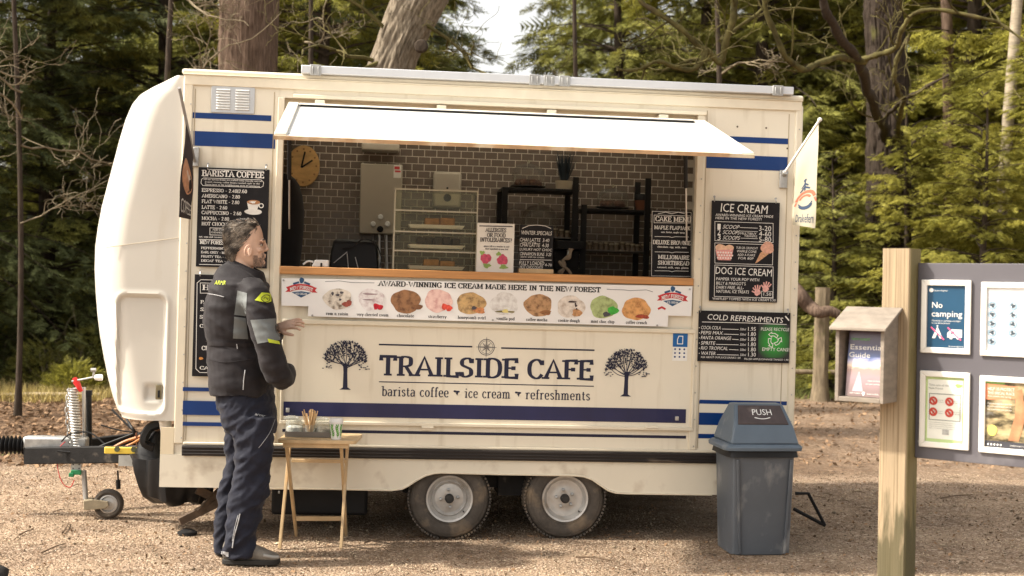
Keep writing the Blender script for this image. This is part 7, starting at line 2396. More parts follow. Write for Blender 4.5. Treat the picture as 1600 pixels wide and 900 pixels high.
# ---- hair
mb = MB()
hh = [(344.5, 373, 395, .036), (347, 363, 402, .058), (352, 355, 406, .072), (359, 351.5, 406, .081), (367, 350.5, 403, .084), (375, 350.5, 400, .084), (383, 351.5, 395, .083), (391, 353, 384, .079), (399, 355, 377, .072), (406, 358, 375, .064), (411, 361, 373, .052)]
mb.loft([ring_px(py, l, r, b, HD, 26, 2.2) for py, l, r, b in hh][::-1])
hm = remesh(mb, 'hair', .006, 3)
folds(hm, lambda p: .003 * noise.noise(V((p[0] * 28, p[1] * 28, p[2] * 16))) + .0015 * noise.noise(V((p[0] * 70, p[1] * 70, p[2] * 40))))
hbv = bvh_of(hm)
ho = pr.part('hair', hm, mHair, smooth=False, label='short tousled dark brown hair going grey')
hm.transform(Matrix.Translation(-pr.o))
mb = MB()
q = random.Random(11)
hc = pw(378, 374, HD)
for k in range(2600):
    th = q.uniform(0, 2 * PI); ph_ = q.uniform(-.85, 1.45)
    d = V((math.cos(th) * math.cos(ph_), math.sin(th) * math.cos(ph_), math.sin(ph_)))
    h = hbv.ray_cast(hc + d * .3, -d)
    if h[0] is None: continue
    p, n_ = h[0], h[1]
    if n_.dot(d) < 0: n_ = -n_
    flow = V((-.8 + q.uniform(-.22, .22), q.uniform(-.2, .2) + d.y * .2, -.75 if d.z < .6 else -.2))
    if d.z > .8: flow = V((-1, q.uniform(-.35, .35) + .4 * math.sin(p.x * 60), 0))
    flow = (flow - n_ * flow.dot(n_)).normalized()
    L = q.uniform(.02, .045)
    sd = n_.cross(flow) * q.uniform(-.3, .3)
    pts = [p - n_ * .002, p + flow * L * .4 + n_ * .003 + sd * L * .1, p + flow * L * .8 + n_ * .0035 + sd * L * .3, p + flow * L + n_ * q.uniform(.0, .006) + sd * L]
    mb.tube(pts, [.0014, .0017, .0012, .0003], 3, caps=False)
pr.part('lock', mb, mHair, parent=ho, smooth=False, kind='stuff')
# ---- beard
mb = MB()
for k in range(420):
    px, py = q.uniform(395, 413), q.uniform(392, 416)
    if py < 402 - (px < 402) * 4 + (px - 402) * -.1 and not (px > 409 and py > 394): continue
    h = hit(bbv, px, py, 0)
    if h is None: continue
    for yy in (h.y, 2 * (YP + HD) - h.y):
        p = V((h.x, yy, h.z)); n_ = V((.3, (yy - YP) * 10, -.5)).normalized()
        mb.tube([p, p + n_ * .004 + V((0, 0, -.003)), p + n_ * .006 + V((0, 0, -.007))], [.0008, .0006, .0002], 3, caps=False)
pr.part('beard', mb, M('beard_grey', (.24, .17, .13), rough=.7, isl=.5), smooth=False, kind='stuff')

# ================================================================== GROUND
def smooth01(a, b, x):
    t = np.clip((x - a) / (b - a), 0, 1)
    return t * t * (3 - 2 * t)


def axis(lo, hi, dlo, dhi, step, far):
    core = list(np.arange(dlo, dhi + 1e-6, step))
    out = []
    x = dlo; s = step
    while x > lo: s *= 1.25; x -= s; out.append(x)
    out = out[::-1]
    x = dhi; s = step; r = []
    while x < hi: s *= 1.25; x += s; r.append(x)
    return np.array(out + core + r)


def gz(x, y):
    """ground height"""
    a = .010 * math.sin(x * 1.7 + y * .9) + .008 * math.sin(x * 3.9 - y * 2.3 + 1)
    w_ = min(1, max(0, (y - 11.0) / 3.0))
    b = w_ * (.05 * math.sin(x * .9 + 2) * math.sin(y * .8) + .05 + .02 * (y - 11) * (1 if y < 40 else 1))
    near = 1 if (y < 6.6 or y > 10.6) else .25
    return a * near + min(b, 2.0)


xs_ = axis(-260, 260, -6, 6, .12, 1); ys_ = axis(-60, 400, 5.5, 18, .12, 1)
vs = np.array([(x, y, gz(x, y) - .004) for y in ys_ for x in xs_])
nx, ny = len(xs_), len(ys_)
idx = np.arange(nx * ny).reshape(ny, nx)
q4 = np.stack([idx[:-1, :-1], idx[:-1, 1:], idx[1:, 1:], idx[1:, :-1]], -1).reshape(-1, 4)
gm_ = bpy.data.meshes.new('ground')
gm_.from_pydata(vs.tolist(), [], q4.tolist()); gm_.update()
gm_.polygons.foreach_set('use_smooth', [True] * len(gm_.polygons))
m = bpy.data.materials.new('gravel_and_litter'); m.use_nodes = True
N, L = m.node_tree.nodes, m.node_tree.links
p = N['Principled BSDF']; p.inputs['Roughness'].default_value = .95; p.inputs['Specular IOR Level'].default_value = .15
tc = N.new('ShaderNodeTexCoord')


def nz_(scale, det=6, src=None, rough=.6):
    n = N.new('ShaderNodeTexNoise'); n.inputs['Scale'].default_value = scale; n.inputs['Detail'].default_value = det; n.inputs['Roughness'].default_value = rough
    L.new(tc.outputs['Object'], n.inputs[0]); return n.outputs[0]


def ramp(src, cols):
    c = N.new('ShaderNodeValToRGB'); e = c.color_ramp.elements
    e[0].position, e[0].color = cols[0][0], (*cols[0][1], 1); e[1].position, e[1].color = cols[-1][0], (*cols[-1][1], 1)
    for a, b in cols[1:-1]:
        k = e.new(a); k.color = (*b, 1)
    L.new(src, c.inputs[0]); return c.outputs[0]


def mixc(f, a, b, bt='MIX'):
    n = N.new('ShaderNodeMix'); n.data_type = 'RGBA'; n.blend_type = bt
    if isinstance(f, float): n.inputs[0].default_value = f
    else: L.new(f, n.inputs[0])
    L.new(a, n.inputs[6]); L.new(b, n.inputs[7]); return n.outputs[2]


vo = N.new('ShaderNodeTexVoronoi'); vo.inputs['Scale'].default_value = 85; L.new(tc.outputs['Object'], vo.inputs[0])
vo2 = N.new('ShaderNodeTexVoronoi'); vo2.inputs['Scale'].default_value = 22; L.new(tc.outputs['Object'], vo2.inputs[0])
sepv = N.new('ShaderNodeSeparateColor'); L.new(vo.outputs['Color'], sepv.inputs[0])
peb = ramp(sepv.outputs[0], [(0, (.14, .095, .065)), (.45, (.29, .20, .14)), (.8, (.44, .33, .24)), (1, (.68, .57, .45))])
base = ramp(nz_(2.2), [(.36, (.115, .076, .050)), (.5, (.235, .165, .108)), (.64, (.36, .265, .18))])
grav = mixc(ramp(nz_(9, 4), [(.35, (.25, .25, .25)), (.65, (.8, .8, .8))]), base, peb)
sep2 = N.new('ShaderNodeSeparateColor'); L.new(vo2.outputs['Color'], sep2.inputs[0])
leafc = ramp(sep2.outputs[1], [(0, (.05, .032, .02)), (.4, (.12, .07, .04)), (.75, (.20, .12, .07)), (1, (.32, .22, .14))])
litt = mixc(ramp(nz_(3, 5), [(.4, (.2, .2, .2)), (.6, (.9, .9, .9))]), ramp(nz_(1.2), [(.3, (.07, .045, .03)), (.7, (.13, .085, .055))]), leafc)
moss = ramp(nz_(14), [(.3, (.05, .06, .015)), (.7, (.13, .15, .04))])
# zone mask: y (depth) with wobble
sep = N.new('ShaderNodeSeparateXYZ'); L.new(tc.outputs['Object'], sep.inputs[0])


def mth(op, a, b=None, c=None):
    n = N.new('ShaderNodeMath'); n.operation = op
    for i, v in enumerate((a, b, c)):
        if v is None: continue
        if isinstance(v, (int, float)): n.inputs[i].default_value = v
        else: L.new(v, n.inputs[i])
    return n.outputs[0]


wob = mth('MULTIPLY_ADD', nz_(.9, 5), 2.2, -1.1)
yy = mth('ADD', sep.outputs[1], wob)
mr = N.new('ShaderNodeMapRange'); mr.inputs[1].default_value = 10.6; mr.inputs[2].default_value = 11.4; L.new(yy, mr.inputs[0])
# right hand side: the track keeps going
mrx = N.new('ShaderNodeMapRange'); mrx.inputs[1].default_value = 2.0; mrx.inputs[2].default_value = 3.2; mrx.inputs[3].default_value = 1; mrx.inputs[4].default_value = .45; L.new(sep.outputs[0], mrx.inputs[0])
mry = N.new('ShaderNodeMapRange'); mry.inputs[1].default_value = 16; mry.inputs[2].default_value = 17.5; L.new(yy, mry.inputs[0])
fac = mth('MAXIMUM', mth('MULTIPLY', mr.outputs[0], mrx.outputs[0]), mry.outputs[0])
col = mixc(fac, grav, litt)
mossf = mth('MULTIPLY', mry.outputs[0], ramp(nz_(.7, 4), [(.45, (0, 0, 0)), (.55, (1, 1, 1))]))
col = mixc(mossf, col, moss)
L.new(col, p.inputs['Base Color'])
bp = N.new('ShaderNodeBump'); bp.inputs['Strength'].default_value = .9; bp.inputs['Distance'].default_value = .012
hgt_ = mth('ADD', mth('MULTIPLY', vo.outputs['Distance'], -.8), mth('MULTIPLY', nz_(30, 4), 1.2))
L.new(hgt_, bp.inputs['Height']); L.new(bp.outputs[0], p.inputs['Normal'])
gm_.materials.append(m)
go = bpy.data.objects.new('ground', gm_); COL.objects.link(go); go['kind'] = 'structure'; go['label'] = 'tan gravel car park with brown leaf litter towards the trees'

# gravel stones
rng = np.random.default_rng(3)
octv = np.array([(1, 0, 0), (-1, 0, 0), (0, 1, 0), (0, -1, 0), (0, 0, 1), (0, 0, -.6)], float)
octf = np.array([(0, 2, 4), (2, 1, 4), (1, 3, 4), (3, 0, 4), (2, 0, 5), (1, 2, 5), (3, 1, 5), (0, 3, 5)])


def stones(n, x0, x1, y0, y1, s0, s1, name, mat, label):
    x = rng.uniform(x0, x1, n); y = y0 + (y1 - y0) * rng.random(n) ** 1.25
    s = s0 * np.exp(rng.random(n) ** 2.5 * np.log(s1 / s0))
    z = np.array([gz(a, b) for a, b in zip(x, y)])
    th = rng.uniform(0, 2 * PI, n)
    sx, sy_, sz = s * rng.uniform(.8, 1.5, n), s * rng.uniform(.7, 1.1, n), s * rng.uniform(.35, .75, n)
    vv = octv[None] * np.stack([sx, sy_, sz], -1)[:, None, :] * rng.uniform(.75, 1.2, (n, 6, 1))
    c, s_ = np.cos(th)[:, None], np.sin(th)[:, None]
    X = vv[..., 0] * c - vv[..., 1] * s_ + x[:, None]; Y = vv[..., 0] * s_ + vv[..., 1] * c + y[:, None]
    Z = vv[..., 2] + z[:, None] + sz[:, None] * .1 + rng.uniform(-.1, .1, (n, 1)) * sz[:, None]
    vs = np.stack([X, Y, Z], -1).reshape(-1, 3)
    fs = (octf[None] + (np.arange(n) * 6)[:, None, None]).reshape(-1, 3)
    me = tri_mesh(name, vs, fs, mat)
    ob = bpy.data.objects.new(name, me); COL.objects.link(ob); ob['kind'] = 'stuff'; ob['label'] = label; ob['category'] = 'gravel'
    return ob


mSt = M('gravel_stone', (.215, .155, .105), rough=.9, var=.4, scale=1.3, isl=.65, contrast=(.40, .62), col2=(.50, .40, .28), spec=.2)
stones(80000, -4.2, 4.2, 6.6, 11.2, .0025, .0075, 'gravel', mSt, 'small tan gravel stones scattered over the car park')
stones(260, -4.2, 4.2, 6.6, 10.5, .009, .020, 'pebbles', mSt, 'larger pale pebbles scattered on the gravel')
# leaf litter
mLf = M('dead_leaf', (.20, .115, .06), rough=.85, var=.4, scale=2, isl=.6, col2=(.34, .22, .13), transl=.2)


def leaves(n, x0, x1, y0, y1, size, name, mat, label, cat, pw_=1.0):
    x = rng.uniform(x0, x1, n); y = y0 + (y1 - y0) * rng.random(n) ** pw_
    z = np.array([gz(a, b) for a, b in zip(x, y)])
    s = size * rng.uniform(.5, 1.3, n)
    d = rng.normal(size=(n, 3)); d[:, 2] *= .35; d /= np.linalg.norm(d, axis=1)[:, None]
    u = rng.normal(size=(n, 3)); u[:, 2] *= .35; u -= d * (u * d).sum(1)[:, None]; u /= np.linalg.norm(u, axis=1)[:, None]
    P0 = np.stack([x, y, z + s * .25], -1)
    q = np.stack([P0 - d * s[:, None], P0 + u * s[:, None] * .45 + [0, 0, .004], P0 + d * s[:, None], P0 - u * s[:, None] * .45], 1)
    me = np_mesh(name, q, 4, mat)
    ob = bpy.data.objects.new(name, me); COL.objects.link(ob); ob['kind'] = 'stuff'; ob['label'] = label; ob['category'] = cat
    return ob


leaves(16000, -7, 1.5, 10.7, 17.5, .032, 'leaf_litter', mLf, 'brown dead leaves covering the ground beyond the gravel', 'leaf litter')
leaves(5000, 1.5, 9, 11.5, 18, .026, 'leaf_litter', mLf, 'thin scatter of dead leaves on the track right of the trailer', 'leaf litter')
leaves(3600, -4, 4.2, 6.7, 10.6, .013, 'leaf_fragments', mLf, 'tiny leaf fragments lying among the gravel', 'leaf litter')
# twigs on the gravel
mTw = M('twig_brown', (.12, .08, .05), rough=.9, var=.3, scale=20)
for i, (a, b, c, d, lab) in enumerate(((65, 866, 103, 851, 'thin dark twig on the gravel near the bottom left corner'), (98, 834, 108, 818, 'short pale straw on the gravel left of the jockey wheel'), (900, 872, 960, 879, 'thin dark twig on the gravel below the rear wheel'), (30, 838, 52, 829, 'short twig on the gravel at the left edge'), (570, 850, 600, 846, 'thin twig beside the folding table\'s feet'), (1040, 812, 1075, 835, 'bent twig on the gravel left of the bin'), (1470, 780, 1520, 775, 'long twig on the track under the notice board'))):
    p0, p1 = G(a, b), G(c, d)
    mid_ = (p0 + p1) / 2 + V((0, .02, .012))
    single('twig', MB().tube(catmull([tuple(p0 + V((0, 0, .008))), tuple(mid_), tuple(p1 + V((0, 0, .008)))], 4), [.006 - .0004 * k for k in range(9)], 5), mTw, lab, 'twig', o=p0)
# dark rock bottom-left corner
p0 = G(-14, 912)
mb = MB()
rg = []
q = random.Random(3)
for t in range(9):
    a = PI * t / 8
    rg.append([(p0.x + (.085 * math.sin(a) + .002) * math.cos(b) * (1 + .1 * math.sin(3 * b + t)), p0.y + (.09 * math.sin(a) + .002) * math.sin(b), .0 + .045 * (1 - math.cos(a)) * 1) for b in [2 * PI * k / 20 for k in range(20)]])
single('rock', mb.loft(rg), M('dark_rock', (.02, .018, .016), rough=.8, var=.3, bump=.3, bscale=30), 'smooth black rock cut by the bottom left corner', 'rock', o=p0)

# ================================================================== TREES
mBark1 = M('bark_redbrown', (.11, .072, .052), rough=.95, var=.45, scale=7, stretch=(7, 7, 1.0), bump=.9, bscale=9, spec=.1, col2=(.20, .14, .105))
mBark2 = M('bark_oak', (.15, .12, .085), rough=.95, var=.5, scale=6, stretch=(6, 6, 1.2), bump=.8, bscale=8, spec=.1, col2=(.30, .25, .19), dirt=((.16, .17, .05), 3.5, .6, (1, 1, .6)))
mBarkD = M('bark_dark', (.055, .042, .032), rough=.95, var=.4, scale=7, stretch=(6, 6, 1), bump=.7, bscale=9, spec=.1, dirt=((.14, .13, .04), 4, .62, (1, 1, .6)))
mBirch = M('bark_birch', (.30, .25, .18), rough=.85, var=.3, scale=5, stretch=(2, 2, 9), bump=.3, dirt=((.10, .08, .06), 6, .6, (1, 1, 3)))
mMoss = M('mossy_branch', (.075, .062, .028), rough=.95, var=.5, scale=9, bump=.5, bscale=40, spec=.1, col2=(.15, .13, .05), dirt=((.07, .05, .035), 5, .56, (1, 1, 1)))
mPale = M('pale_twig', (.22, .18, .12), rough=.9, var=.35, scale=6, spec=.1)
mF = {  # needle tones; the lighter sets carry sunlit brightness in their base colour
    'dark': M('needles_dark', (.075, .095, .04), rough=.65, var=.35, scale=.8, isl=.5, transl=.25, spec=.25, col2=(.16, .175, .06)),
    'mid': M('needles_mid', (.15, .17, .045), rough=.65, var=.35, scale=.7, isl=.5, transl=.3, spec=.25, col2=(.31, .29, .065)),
    'lit': M('needles_lit_yellow', (.25, .255, .045), rough=.65, var=.35, scale=.7, isl=.5, transl=.45, spec=.25, col2=(.40, .36, .07)),
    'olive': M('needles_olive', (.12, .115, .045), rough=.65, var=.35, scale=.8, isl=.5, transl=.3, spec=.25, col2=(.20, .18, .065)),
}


def spray_template(seed, nl=7):
    r = np.random.default_rng(seed)
    tr_ = []
    for i in range(nl):
        t = .05 + .9 * i / nl
        for sgn in (-1, 1):
            L_l = (.42 - .30 * t) * r.uniform(.8, 1.2)
            a = math.radians(r.uniform(38, 58))
            b0 = np.array([t, 0, 0]); w_ = .035
            tip = b0 + np.array([math.cos(a) * L_l, sgn * math.sin(a) * L_l, r.uniform(-.10, .03)])
            tr_.append([b0 - [w_, 0, 0], b0 + [w_ * 1.6, 0, .0], tip])
    tr_.append([[0, -.012, 0], [0, .012, 0], [1.12, 0, -.02]])
    return np.array(tr_)            # (k,3,3)


SPT = [spray_template(i) for i in range(5)]


def sprays(P0, D, S, rng_):
    """positions (n,3), directions (n,3), sizes (n,) -> triangles"""
    n = len(P0)
    D = D / np.linalg.norm(D, axis=1)[:, None]
    up = np.tile([0, 0, 1.0], (n, 1)) + rng_.normal(size=(n, 3)) * .35
    sd_ = np.cross(up, D); sd_ /= np.linalg.norm(sd_, axis=1)[:, None] + 1e-9
    upv = np.cross(D, sd_)
    out = []
    which = rng_.integers(0, len(SPT), n)
    for k, Tm in enumerate(SPT):
        i = which == k
        if not i.any(): continue
        Q = Tm.reshape(1, -1, 3)
        w_ = P0[i][:, None] + S[i][:, None, None] * (Q[..., 0:1] * D[i][:, None] + Q[..., 1:2] * sd_[i][:, None] + Q[..., 2:3] * upv[i][:, None])
        out.append(w_.reshape(-1, 3, 3))
    return np.concatenate(out)


def conifer_crown(seed, h, z0, R, nl, dens, droop=.45, size=.3, zbias=1.15):
    r = np.random.default_rng(seed)
    Ps, Ds, Ss = [], [], []
    limbs = MB()
    for i in range(nl):
        z = z0 + (h - z0) * r.random() ** zbias
        f = (z - z0) / (h - z0)
        Lb = R * ((1 - f) ** .75) * r.uniform(.55, 1.12) + .25
        if r.random() < .1: Lb *= 1.2
        az = r.uniform(0, 2 * PI)
        d0 = np.array([math.cos(az), math.sin(az), 0])
        lat = np.array([-math.sin(az), math.cos(az), 0])
        dr = droop * r.uniform(.5, 1.4); up0 = r.uniform(.0, .3) + .5 * f
        cv = r.uniform(-.25, .25)
        def pt(s): return np.array([0, 0, z]) + d0 * Lb * s + lat * cv * Lb * s * s + np.array([0, 0, Lb * (up0 * s - dr * s * s)])
        limbs.tube([pt(s) for s in (0, .25, .5, .75, .97)], [.028 * (1 - f) + .012, .018, .012, .008, .003], 4, caps=False)
        n = int(Lb * dens * r.uniform(.7, 1.25))
        s = .12 + .88 * r.random(n) ** .8
        pts = np.array([pt(a) for a in s])
        sg = np.where(r.random(n) < .5, -1, 1)
        ang = r.uniform(.35, 1.15, n)
        reach = r.random(n) * .34 * (1.15 - s) * min(Lb, 2.5)
        dirs = d0[None] * np.cos(ang)[:, None] + lat[None] * (sg * np.sin(ang))[:, None]
        pts = pts + dirs * reach[:, None]
        pts[:, 2] -= reach * .25 + r.random(n) * .12
        dirs[:, 2] -= r.uniform(.05, .65, n)
        Ps.append(pts); Ds.append(dirs); Ss.append(size * r.uniform(.6, 1.3, n))
    tri = sprays(np.concatenate(Ps), np.concatenate(Ds), np.concatenate(Ss), r)
    return np_mesh('crown', tri, 3), limbs, h


def trunk_mb(h, r0, r1, lean=(0, 0), seed=0, n=16, z0=-.1, ridge=.05, m_=14, bend=.15):
    q = random.Random(seed)
    rg = []
    px, py = q.uniform(0, 6), q.uniform(0, 6)
    for i in range(m_ + 1):
        t = i / m_
        z = z0 + (h - z0) * t
        r = r0 + (r1 - r0) * t + (r0 * .5 * max(0, 1 - z / .5) ** 2 if z < .5 else 0)
        cx = lean[0] * t + bend * math.sin(t * 3 + px) * t; cy = lean[1] * t + bend * math.sin(t * 2.5 + py) * t
        ring_ = []
        for k in range(n):
            a = 2 * PI * k / n
            rr_ = r * (1 + ridge * (noise.noise(V((math.cos(a) * 3.2 + seed, math.sin(a) * 3.2, z * .8))) * 2 + (noise.noise(V((math.cos(a) * 9 + seed, math.sin(a) * 9, z * 1.5))))))
            ring_.append((cx + rr_ * math.cos(a), cy + rr_ * math.sin(a), z))
        rg.append(ring_)
    return MB().loft(rg)


CR = [conifer_crown(11, 9.5, .35, 3.0, 190, 34, size=.30),
      conifer_crown(12, 11, .5, 3.4, 200, 32, droop=.6, size=.33),
      conifer_crown(13, 7.5, .2, 2.4, 160, 36, droop=.35, size=.27)]
LIMB_ME = [make_mesh(c[1], 'limbs') for c in CR]
for l_ in LIMB_ME: l_.materials.append(mBarkD)
TRK = [make_mesh(trunk_mb(9.3, .17, .02, seed=1), 'trunk'), make_mesh(trunk_mb(10.8, .2, .02, seed=2), 'trunk'), make_mesh(trunk_mb(7.3, .13, .02, seed=3), 'trunk')]
for l_ in TRK: l_.materials.append(mBarkD); shade(l_, 60)
for c in CR: c[0].materials.append(mF['mid'])


def conifer(px, Y, kind, mat, sc_, rot, label, group=None):
    x = (px - 800) / F * Y
    e = bpy.data.objects.new('conifer_tree', None); COL.objects.link(e)
    e.location = (x, Y, gz(x, Y) - .02); e.rotation_euler = (0, 0, rot); e.scale = (sc_,) * 3
    e['label'] = label; e['category'] = 'tree'
    if group: e['group'] = group
    for nm, me in (('trunk', TRK[kind]), ('crown', CR[kind][0]), ('limbs', LIMB_ME[kind])):
        o = bpy.data.objects.new(nm, me); COL.objects.link(o); o.parent = e
        if nm == 'crown':
            o.material_slots[0].link = 'OBJECT'; o.material_slots[0].material = mF[mat]
    return e


R_n = random.Random(21)
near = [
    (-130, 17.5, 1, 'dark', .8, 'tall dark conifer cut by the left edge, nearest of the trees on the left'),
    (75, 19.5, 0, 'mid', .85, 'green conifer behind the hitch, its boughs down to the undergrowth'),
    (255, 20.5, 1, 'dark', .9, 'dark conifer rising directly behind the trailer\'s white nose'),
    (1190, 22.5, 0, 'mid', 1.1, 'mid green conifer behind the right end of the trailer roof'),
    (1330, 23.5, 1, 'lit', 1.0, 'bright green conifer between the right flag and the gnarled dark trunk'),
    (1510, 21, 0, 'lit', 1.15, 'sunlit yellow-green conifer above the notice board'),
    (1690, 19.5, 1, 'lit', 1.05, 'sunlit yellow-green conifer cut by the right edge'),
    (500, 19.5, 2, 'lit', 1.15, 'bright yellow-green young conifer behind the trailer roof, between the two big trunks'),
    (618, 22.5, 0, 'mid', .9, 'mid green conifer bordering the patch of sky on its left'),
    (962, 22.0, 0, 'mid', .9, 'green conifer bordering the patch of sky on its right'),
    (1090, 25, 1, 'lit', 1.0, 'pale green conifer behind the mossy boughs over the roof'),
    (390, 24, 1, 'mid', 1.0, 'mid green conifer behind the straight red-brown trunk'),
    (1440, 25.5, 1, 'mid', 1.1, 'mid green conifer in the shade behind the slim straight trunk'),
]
near += [
    (1300, 17.6, 2, 'mid', .42, 'young green conifer behind the right flag, in front of the gnarled trunk'),
    (1420, 17.2, 2, 'lit', .50, 'young yellow-green conifer directly behind the timber post\'s top'),
    (1530, 16.2, 2, 'lit', .50, 'young yellow-green conifer just above the No camping poster'),
    (1640, 16.8, 2, 'lit', .62, 'young yellow-green conifer above the notice board at the right edge'),
]
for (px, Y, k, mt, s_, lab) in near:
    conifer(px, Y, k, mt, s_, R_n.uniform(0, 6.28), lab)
g2 = 'conifers in the second row of the wood'
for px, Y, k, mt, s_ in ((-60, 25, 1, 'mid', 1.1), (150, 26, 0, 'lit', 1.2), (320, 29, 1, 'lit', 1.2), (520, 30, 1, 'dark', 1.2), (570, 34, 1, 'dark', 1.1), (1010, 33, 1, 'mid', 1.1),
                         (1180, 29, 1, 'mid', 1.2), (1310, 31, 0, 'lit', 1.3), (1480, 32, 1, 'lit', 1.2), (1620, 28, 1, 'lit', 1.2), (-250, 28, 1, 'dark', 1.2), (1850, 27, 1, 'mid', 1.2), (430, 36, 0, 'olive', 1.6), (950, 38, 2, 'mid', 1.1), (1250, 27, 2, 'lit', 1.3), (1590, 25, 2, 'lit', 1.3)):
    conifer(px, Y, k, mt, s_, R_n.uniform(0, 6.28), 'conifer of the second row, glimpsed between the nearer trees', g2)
# trees out to the left that shade the left-hand wood
g3 = 'conifers standing off to the left of the car park'
for x, Y in ((-13, 17), (-15, 23)):
    conifer(800 + x * F / Y, Y, 1, 'dark', 1.15, R_n.uniform(0, 6.28), 'tall dark conifer standing off to the left of the car park', g3)

# far woodland mass
r = np.random.default_rng(77)
n = 17000
x = r.uniform(-34, 34, n); y = r.uniform(42, 50, n)
top = 12.5 + 2.2 * np.sin(x * .8) + 1.5 * np.sin(x * 2.1 + 1)
gapc = (785 - 800) / F * y
top = np.where(np.abs(x - gapc) < 1.3, 6.6 + .8 * np.sin(x * 5), top)
z = top * r.random(n) ** .8
D = r.normal(size=(n, 3)); D[:, 2] = -np.abs(D[:, 2]) * .5
tri = sprays(np.stack([x, y, z], -1), D, r.uniform(.7, 1.5, n), r)
me = np_mesh('far_woodland', tri, 3, M('far_foliage', (.11, .13, .045), rough=.8, var=.4, scale=.35, isl=.45, transl=.1, col2=(.25, .24, .08)))
o = bpy.data.objects.new('far_woodland', me); COL.objects.link(o); o['kind'] = 'stuff'; o['category'] = 'woodland'; o['label'] = 'dark mass of far-off woodland behind the nearer conifers'

# big trunks --------------------------------------------------------------
def big_trunk(name, pts, mat, label, n=56, ridge=.06, disp=.022, fq=26, fz=3.6):
    """pts (px, py, halfwidth_px, Y)"""
    rows = []
    c = [(W(px, py, Y), hw * Y / F) for px, py, hw, Y in pts]
    zs_ = np.array([a.z for a, _ in c]); o_ = np.argsort(zs_)
    X = np.array([a.x for a, _ in c])[o_]; Yv = np.array([a.y for a, _ in c])[o_]; RR = np.array([b for _, b in c])[o_]; zs_ = zs_[o_]
    zz = np.arange(zs_[0], zs_[-1], .035)
    rg = []
    for z in zz:
        cx, cy, rr_ = np.interp(z, zs_, X), np.interp(z, zs_, Yv), np.interp(z, zs_, RR)
        ring_ = []
        for k in range(n * 2):
            a = 2 * PI * k / (n * 2)
            u = V((math.cos(a) * rr_ * fq, math.sin(a) * rr_ * fq, z * fz))
            rd = min(1, abs(noise.noise(u)) * 3) - .5 + .4 * noise.noise(u * 2.3)
            d = ridge * rr_ * noise.noise(V((math.cos(a) * 2, math.sin(a) * 2, z * .5))) + disp * rd
            ring_.append((cx + (rr_ + d) * math.cos(a), cy + (rr_ + d) * math.sin(a), z))
        rg.append(ring_)
    base = V((X[0], Yv[0], 0))
    t = Thing(name, label, 'tree', WP, base)
    t.part('trunk', MB().loft(rg), mat, ang=80)
    return t


ob1 = W(385, 460, 14)
t1 = big_trunk('redwood_tree', [(384, 640, 58, 14), (385, 300, 47, 14), (386, 120, 45, 14), (389, 0, 44, 14), (392, -500, 36, 14), (392, -1000, 20, 14)], mBark1, 'thick straight red-brown trunk rising behind the trailer roof', disp=.014, fq=34, fz=1.6)
t2 = big_trunk('oak_tree', [(540, 640, 50, 12.6), (575, 300, 42, 12.6), (607, 115, 36, 12.6), (624, 70, 37, 12.6), (655, 0, 44, 12.6), (690, -110, 34, 12.6), (760, -500, 24, 12.6)], mBark2, 'leaning oak trunk with deeply furrowed bark above the trailer roof', disp=.022)
kn = W(658, 72, 12.35)
t2.part('knot', MB().lathe([(.0, -.01), (.05, -.005), (.065, .03), (.04, .10)], (kn.x, kn.y - .02, kn.z), 14, 'y'), mBarkD)


def grow(mb, p, d, L_g, r, depth, q, up=.1, wig=.35, n=7, split=2, minr=.002, sides=5):
    pts = [p]; rad = [r]
    dd = V(d).normalized()
    kids = []
    for i in range(n):
        dd = (dd + V((q.uniform(-1, 1), q.uniform(-1, 1), q.uniform(-1, 1))) * wig + V((0, 0, up * .2))).normalized()
        p = p + dd * (L_g / n)
        pts.append(p); rad.append(max(minr, r * (1 - .75 * (i + 1) / n)))
        if depth > 0 and i >= 1 and q.random() < .75:
            kids.append((p, dd, rad[-1]))
    mb.tube(pts, rad, sides, caps=False)
    for p_, d_, r_ in kids[:split + 2]:
        sd = V((q.uniform(-1, 1), q.uniform(-1, 1), q.uniform(-.6, .9)))
        grow(mb, p_, (d_ * .6 + sd * .8), L_g * q.uniform(.35, .65), r_ * .7, depth - 1, q, up, wig, max(4, n - 1), split, minr, max(3, sides - 1))


q = random.Random(31)
# bare limbs of the oak
for k, (a, b) in enumerate((((600, 100), (520, 60)), ((615, 60), (540, 10)), ((640, 30), (740, 60)), ((610, 90), (560, 150)))):
    mb = MB(); p0 = W(a[0], a[1], 12.5); p1 = W(b[0], b[1], 12.3)
    grow(mb, p0, (p1 - p0), 1.4, .022, 3, q, wig=.4)
    t2.part('branch', mb, mMoss)
# left bare tree with pale twigs in front of the dark conifers
def bare_tree(px, Y, label, seed, nb_, mat, L0=2.2, r0=.05, zr=(2.2, 5.2), h=6, tr_r=.06, dirs=None, lean=(0, 0)):
    x = (px - 800) / F * Y
    q = random.Random(seed)
    t = Thing('bare_tree', label, 'tree', WP, (x, Y, 0))
    nb_ = int(nb_ * .45)
    tm = trunk_mb(h, tr_r, .02, lean, seed, 10, ridge=.04)
    tm.v = [(a + x, b + Y, c + gz(x, Y)) for a, b, c in tm.v]
    t.part('trunk', tm, mBarkD)
    for k in range(nb_):
        z = q.uniform(*zr); f = z / h
        a = q.uniform(0, 2 * PI) if dirs is None else q.uniform(*dirs)
        mb = MB()
        grow(mb, V((x + lean[0] * f, Y + lean[1] * f, z)), V((math.cos(a), math.sin(a), q.uniform(-.1, .5))), L0 * q.uniform(.5, 1.0), r0 * q.uniform(.35, .6), 3, q, wig=.5, minr=.0022, n=11)
        t.part('branch', mb, mat)
    return t


